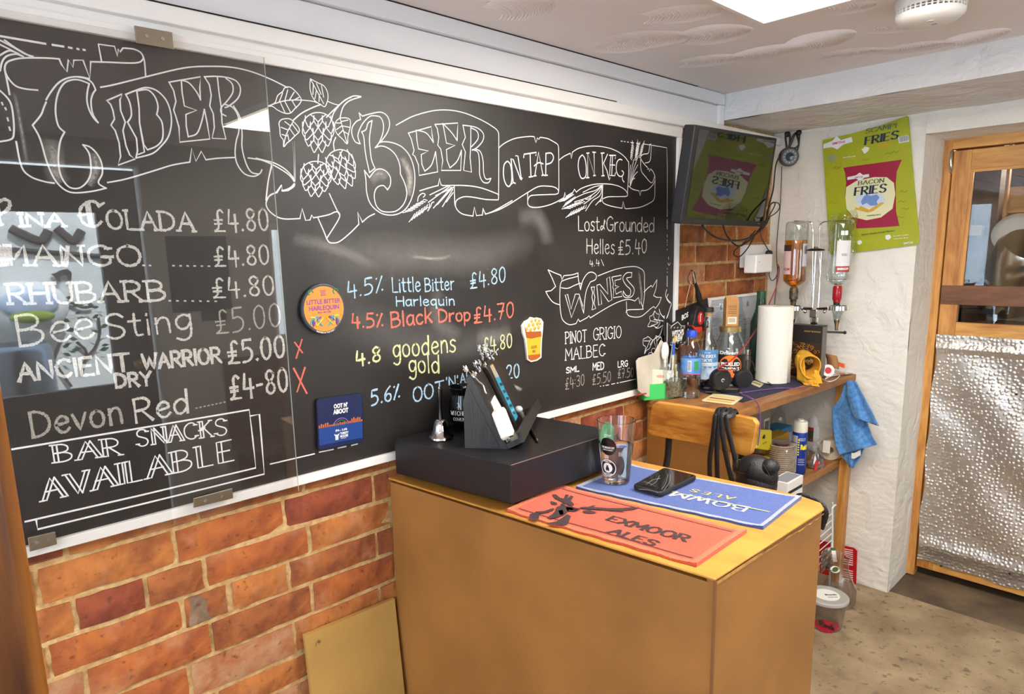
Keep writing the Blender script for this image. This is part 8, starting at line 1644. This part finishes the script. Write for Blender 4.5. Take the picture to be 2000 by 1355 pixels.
# ------------------------------------------------------------------ ceiling fittings
def panel(nm, lab, x0_, x1_, y0_, y1_, grp):
    o = thing(nm, lab, 'ceiling light', ((x0_+x1_)/2, (y0_+y1_)/2, ZC-.03), group=grp); z = ZC - .012; t = .012
    for a, c in (((x0_, y0_, z-.008), (x1_, y0_+t, ZC-.0005)), ((x0_, y1_-t, z-.008), (x1_, y1_, ZC-.0005)), ((x0_, y0_+t, z-.008), (x0_+t, y1_-t, ZC-.0005)), ((x1_-t, y0_+t, z-.008), (x1_, y1_-t, ZC-.0005))): B('frame', a, c, white_paint, o)
    B('diffuser', (x0_+t, y0_+t, z-.004), (x1_-t, y1_-t, z), mat('diffuser', '#ffffff', .5, emit=('#fff3d8', 5.0)) if 'diffuser' not in bpy.data.materials else bpy.data.materials['diffuser'], o)
panel('ceiling_light_panel', 'bright rectangular light panel on the ceiling by the smoke alarm', 1.24, 1.845, -1.78, -.565, 'ceiling light panels'); panel('ceiling_light_panel', 'unseen second light panel added on the ceiling behind the viewer as fill', -1.25, -.65, -2.2, -1.0, 'ceiling light panels')  # only the first panel is in view, the second is added fill
c = U(1816, 36, 'z', ZC-.05); s = mpp(c); c = V((c.x, c.y, ZC))
sd = thing('smoke_alarm', 'round white smoke alarm on the ceiling near the beam', 'smoke alarm', c)
MB().lathe([(60*s, 0), (62*s, -6*s), (60*s, -22*s), (0, -22*s)], c, 48).build('base', white_pl, sd, smooth=True)
MB().lathe([(52*s, -21*s), (52*s, -31*s), (0, -31*s)], c, 48).build('vent_ring', mat('vent_shadow', '#6f6c69', .6), sd, smooth=True); b = MB()
for i in range(40):
    a = i*2*math.pi/40; b.box((50*s, -1.6*s, -31*s), (60*s, 1.6*s, -21*s), Matrix.Translation(c) @ Matrix.Rotation(a, 4, 'Z'))
b.lathe([(54*s, -25.5*s), (60*s, -25.5*s), (60*s, -27*s), (54*s, -27*s)], c, 48); b.build('vent_grille', white_pl, sd)
MB().lathe([(60*s, -30*s), (59*s, -36*s), (50*s, -44*s), (20*s, -48*s), (0, -48.5*s)], c, 48).build('cover', white_pl, sd, smooth=True); MB().lathe([(0, -49*s), (7*s, -48.5*s), (8*s, -46*s), (0, -46*s)], c + V((-14*s, -6*s, 0)), 20).build('test_button', mat('button_grey', '#cfccc8', .4), sd, smooth=True)
B('label', (c.x+6*s, c.y-10*s, c.z-48.3*s), (c.x+16*s, c.y, c.z-47*s), mat('alarm_label', '#a5a29d', .5), sd)

# ------------------------------------------------------------------ varnished post in the left foreground
q0, q1 = ray(103, 1355), ray(0, 745); t = .62
e0 = CAM + q0.normalized()*t; X_, Y_ = None, None
# the post stands on the floor, upright, close to the left of the camera
YP = -1.02; r0 = U(103, 1355, 'y', YP); r1 = U(2, 745, 'y', YP)
xr = (r0.x + r1.x)/2
pst = struct(MB().hexa([(xr-.13, YP), (xr-.008, YP), (xr, YP+.008), (xr, YP+.05), (xr-.02, YP+.07), (xr-.13, YP+.07)], 0, ZC).build('trim_9', post_wood, None, bevel=.004)); 
struct(MB().box((xr-.055, YP-.012, 0), (xr-.030, YP, ZC)).build('trim_10', post_wood, None, bevel=.004))

# ------------------------------------------------------------------ the yard beyond the back door, mirrored in the clear sheet
def yd(px_, py_, y_):
    """the yard point mirrored in the sliding sheet at that pixel"""
    d = ray(px_, py_); t = (YG - CAM.y)/d.y; H = CAM + d*t; d = V((d.x, -d.y, d.z)); return H + d*((y_ - H.y)/d.y)
YY = -4.2
P = yd(55, 600, YY); o = thing('wall_basin', 'white oval trough of plants on the yard wall, mirrored in the clear sheet', 'basin', P); s = .0032
MB().ball(P, .24, 24, 14, (1, .45, .75)).build('bowl', white_pl, o, smooth=True); MB().ball(P + V((0, .09, .03)), .17, 20, 10, (1, .25, .6)).build('hollow', mat('basin_inside', '#b9c6da', .4), o, smooth=True); MB().ball(P + V((0, .12, -.06)), .12, 14, 8, (1.1, .3, .35)).build('moss', mat('moss', '#8a9a3a', .9, bump=.8, bscale=60), o, smooth=True)
P = yd(35, 720, -3.9); o = thing('beer_keg', 'steel beer keg in the yard, mirrored in the clear sheet', 'keg', V((P.x, P.y, -.12))); MB().lathe([(0, 0), (.17, 0), (.185, .03), (.2, .12), (.205, .2), (.2, .38), (.205, .4), (.2, .56), (.185, .6), (.17, .61), (.165, .56), (0, .54)], V((P.x, P.y, P.z - .45)), 36).build('body', mat('keg_steel', '#8c97a6', .3, .9), o, smooth=True)
MB().box((P.x-.3, P.y-.2, -.35), (P.x+.3, P.y+.2, P.z-.45)).build('plinth', mat('plinth', '#8c8a86', .8), o)
vt = thing('bare_vine', 'bare branching vine with a few leaves on the yard wall, mirrored in the sheet', 'plant', yd(150, 700, -4.3)); rr = random.Random(4)
vm = mat('vine_bark', '#4a3f3a', .8); lm = mat('vine_leaf', '#5d7f5a', .6)
for P in (((70, 670), (95, 700), (105, 705), (125, 735), (140, 755)), ((105, 705), (112, 680), (118, 668)), ((150, 668), (168, 685), (166, 705), (160, 725)), ((165, 700), (185, 680), (195, 650), (192, 620)), ((105, 590), (118, 595), (135, 590), (160, 600), (180, 598)), ((20, 445), (45, 458), (80, 470), (95, 450)), ((110, 445), (130, 462), (145, 470), (160, 450))):
    MB().tube(smooth_path([yd(x, y, -4.32) for x, y in P], 5), .010 if P[0][1] > 500 else .03, 6).build('branch', vm, vt, smooth=True)
for i in range(34):
    x, y = rr.uniform(95, 205), rr.uniform(575, 690); c = yd(x, y, -4.28); a = rr.uniform(-.6, .6); d = V((math.cos(a), .3, math.sin(a))); sd_ = V((-math.sin(a)*.4, .2, math.cos(a)*.4)); L_ = rr.uniform(.04, .07)
    MB().add([c, c + d*L_*.5 + sd_*L_*.7, c + d*L_, c + d*L_*.5 - sd_*L_*.7], [(0, 1, 2, 3)]).build('leaf', lm, vt, solid=.001)
o = thing('black_pipe', 'thin black pipe running along the yard wall, mirrored in the sheet', 'pipe', yd(80, 495, -4.32)); MB().tube([yd(-60, 482, -4.33), yd(260, 505, -4.33)], .018, 8).build('pipe', black_mt, o, smooth=True)
o = thing('iron_cat', 'rusty iron cat figure on the yard wall, mirrored in the sheet', 'ornament', yd(122, 530, -4.3)); q = [yd(x, y, -4.31) for x, y in ((100, 535), (110, 533), (118, 528), (132, 525), (140, 532), (140, 548), (134, 546), (132, 538), (124, 536), (118, 540), (118, 550), (112, 548), (108, 540))]; n = len(q)
MB().add(q + [p + V((0, -.02, 0)) for p in q], [tuple(range(n)), tuple(range(n, 2*n))[::-1]] + [(i, n+i, n+(i+1) % n, (i+1) % n) for i in range(n)]).build('figure', vm, o)
o = thing('back_poster', 'dark poster on the wall behind the viewer, mirrored in the sheet', 'poster', (1.38, YR+.005, 1.45)); B('sheet', (1.21, YR+.002, 1.24), (1.54, YR+.005, 1.66), mat('poster_dark', '#1a1a20', .5, var=.4, vscale=14), o); B('small_sheet', (1.36, YR+.002, 1.18), (1.50, YR+.006, 1.27), mat('poster_dark2', '#2a2724', .5, var=.5, vscale=20), o)
# bench the picture is taken from
tb = thing('wooden_bench', 'dark wooden settle against the back wall, mirrored in the sheet', 'bench', (1.6, YR+.2, 0))
B('seat', (1.45, YR+.01, .42), (2.7, YR+.42, .46), darkwood_h, tb, bevel=.004); B('back_rest', (1.45, YR+.01, .46), (2.7, YR+.04, .95), darkwood_h, tb, bevel=.004)
for x_ in (1.48, 2.64): B('leg', (x_, YR+.03, 0), (x_+.04, YR+.40, .42), darkwood_h, tb)

# marks printed on a part belong to that part
UNDER = {'barcode': ('barcode_patch', 'back_label', 'label'), 'screen_text': ('screen',), 'photo': ('case',), 'scratch': ('screen',), 'emblem': ('ear_cup', 'sheet'), 'print_line': ('sheet',), 'mountain_print': ('label',), 'label_band': ('label',),
         'orange_disc': ('label',), 'leaf_motif': ('label',), 'barcode_patch': ('label',), 'small_print': ('can',), 'stag_print': ('cloth',), 'woven_line': ('cloth',), 'hem': ('cloth',), 'lettering': ('label', 'blade', 'cream_panel', 'face', 'cloth', 'body'),
         'picture': ('picture_oval',), 'fries': ('picture_oval',), 'ring': ('body',), 'seam': ('body',), 'finial': ('handle',), 'arch': ('face',), 'water': ('face',), 'lit_buildings': ('face',), 'cat_figure': ('sticker_disc',), 'led': ('led_ring',), 'label_ring': ('lid_label',), 'pocket_clip': ('barrel',), 'test_button': ('cover',), 'lip': ('ledge',)}
for root in [o for o in bpy.data.objects if o.parent is None and 'category' in o.keys()]:
    kids = list(root.children); names = {}
    for c in kids: names.setdefault(c.name.split('.')[0], c)
    taken = set()
    for c in kids:
        n = c.name.split('.')[0]
        for t in UNDER.get(n, ()):
            p = names.get(t)
            if p is not None and p is not c and c.type == 'MESH' and not c.children and id(p) not in taken and p.parent is root:
                c.parent = p; taken.add(id(c)); break
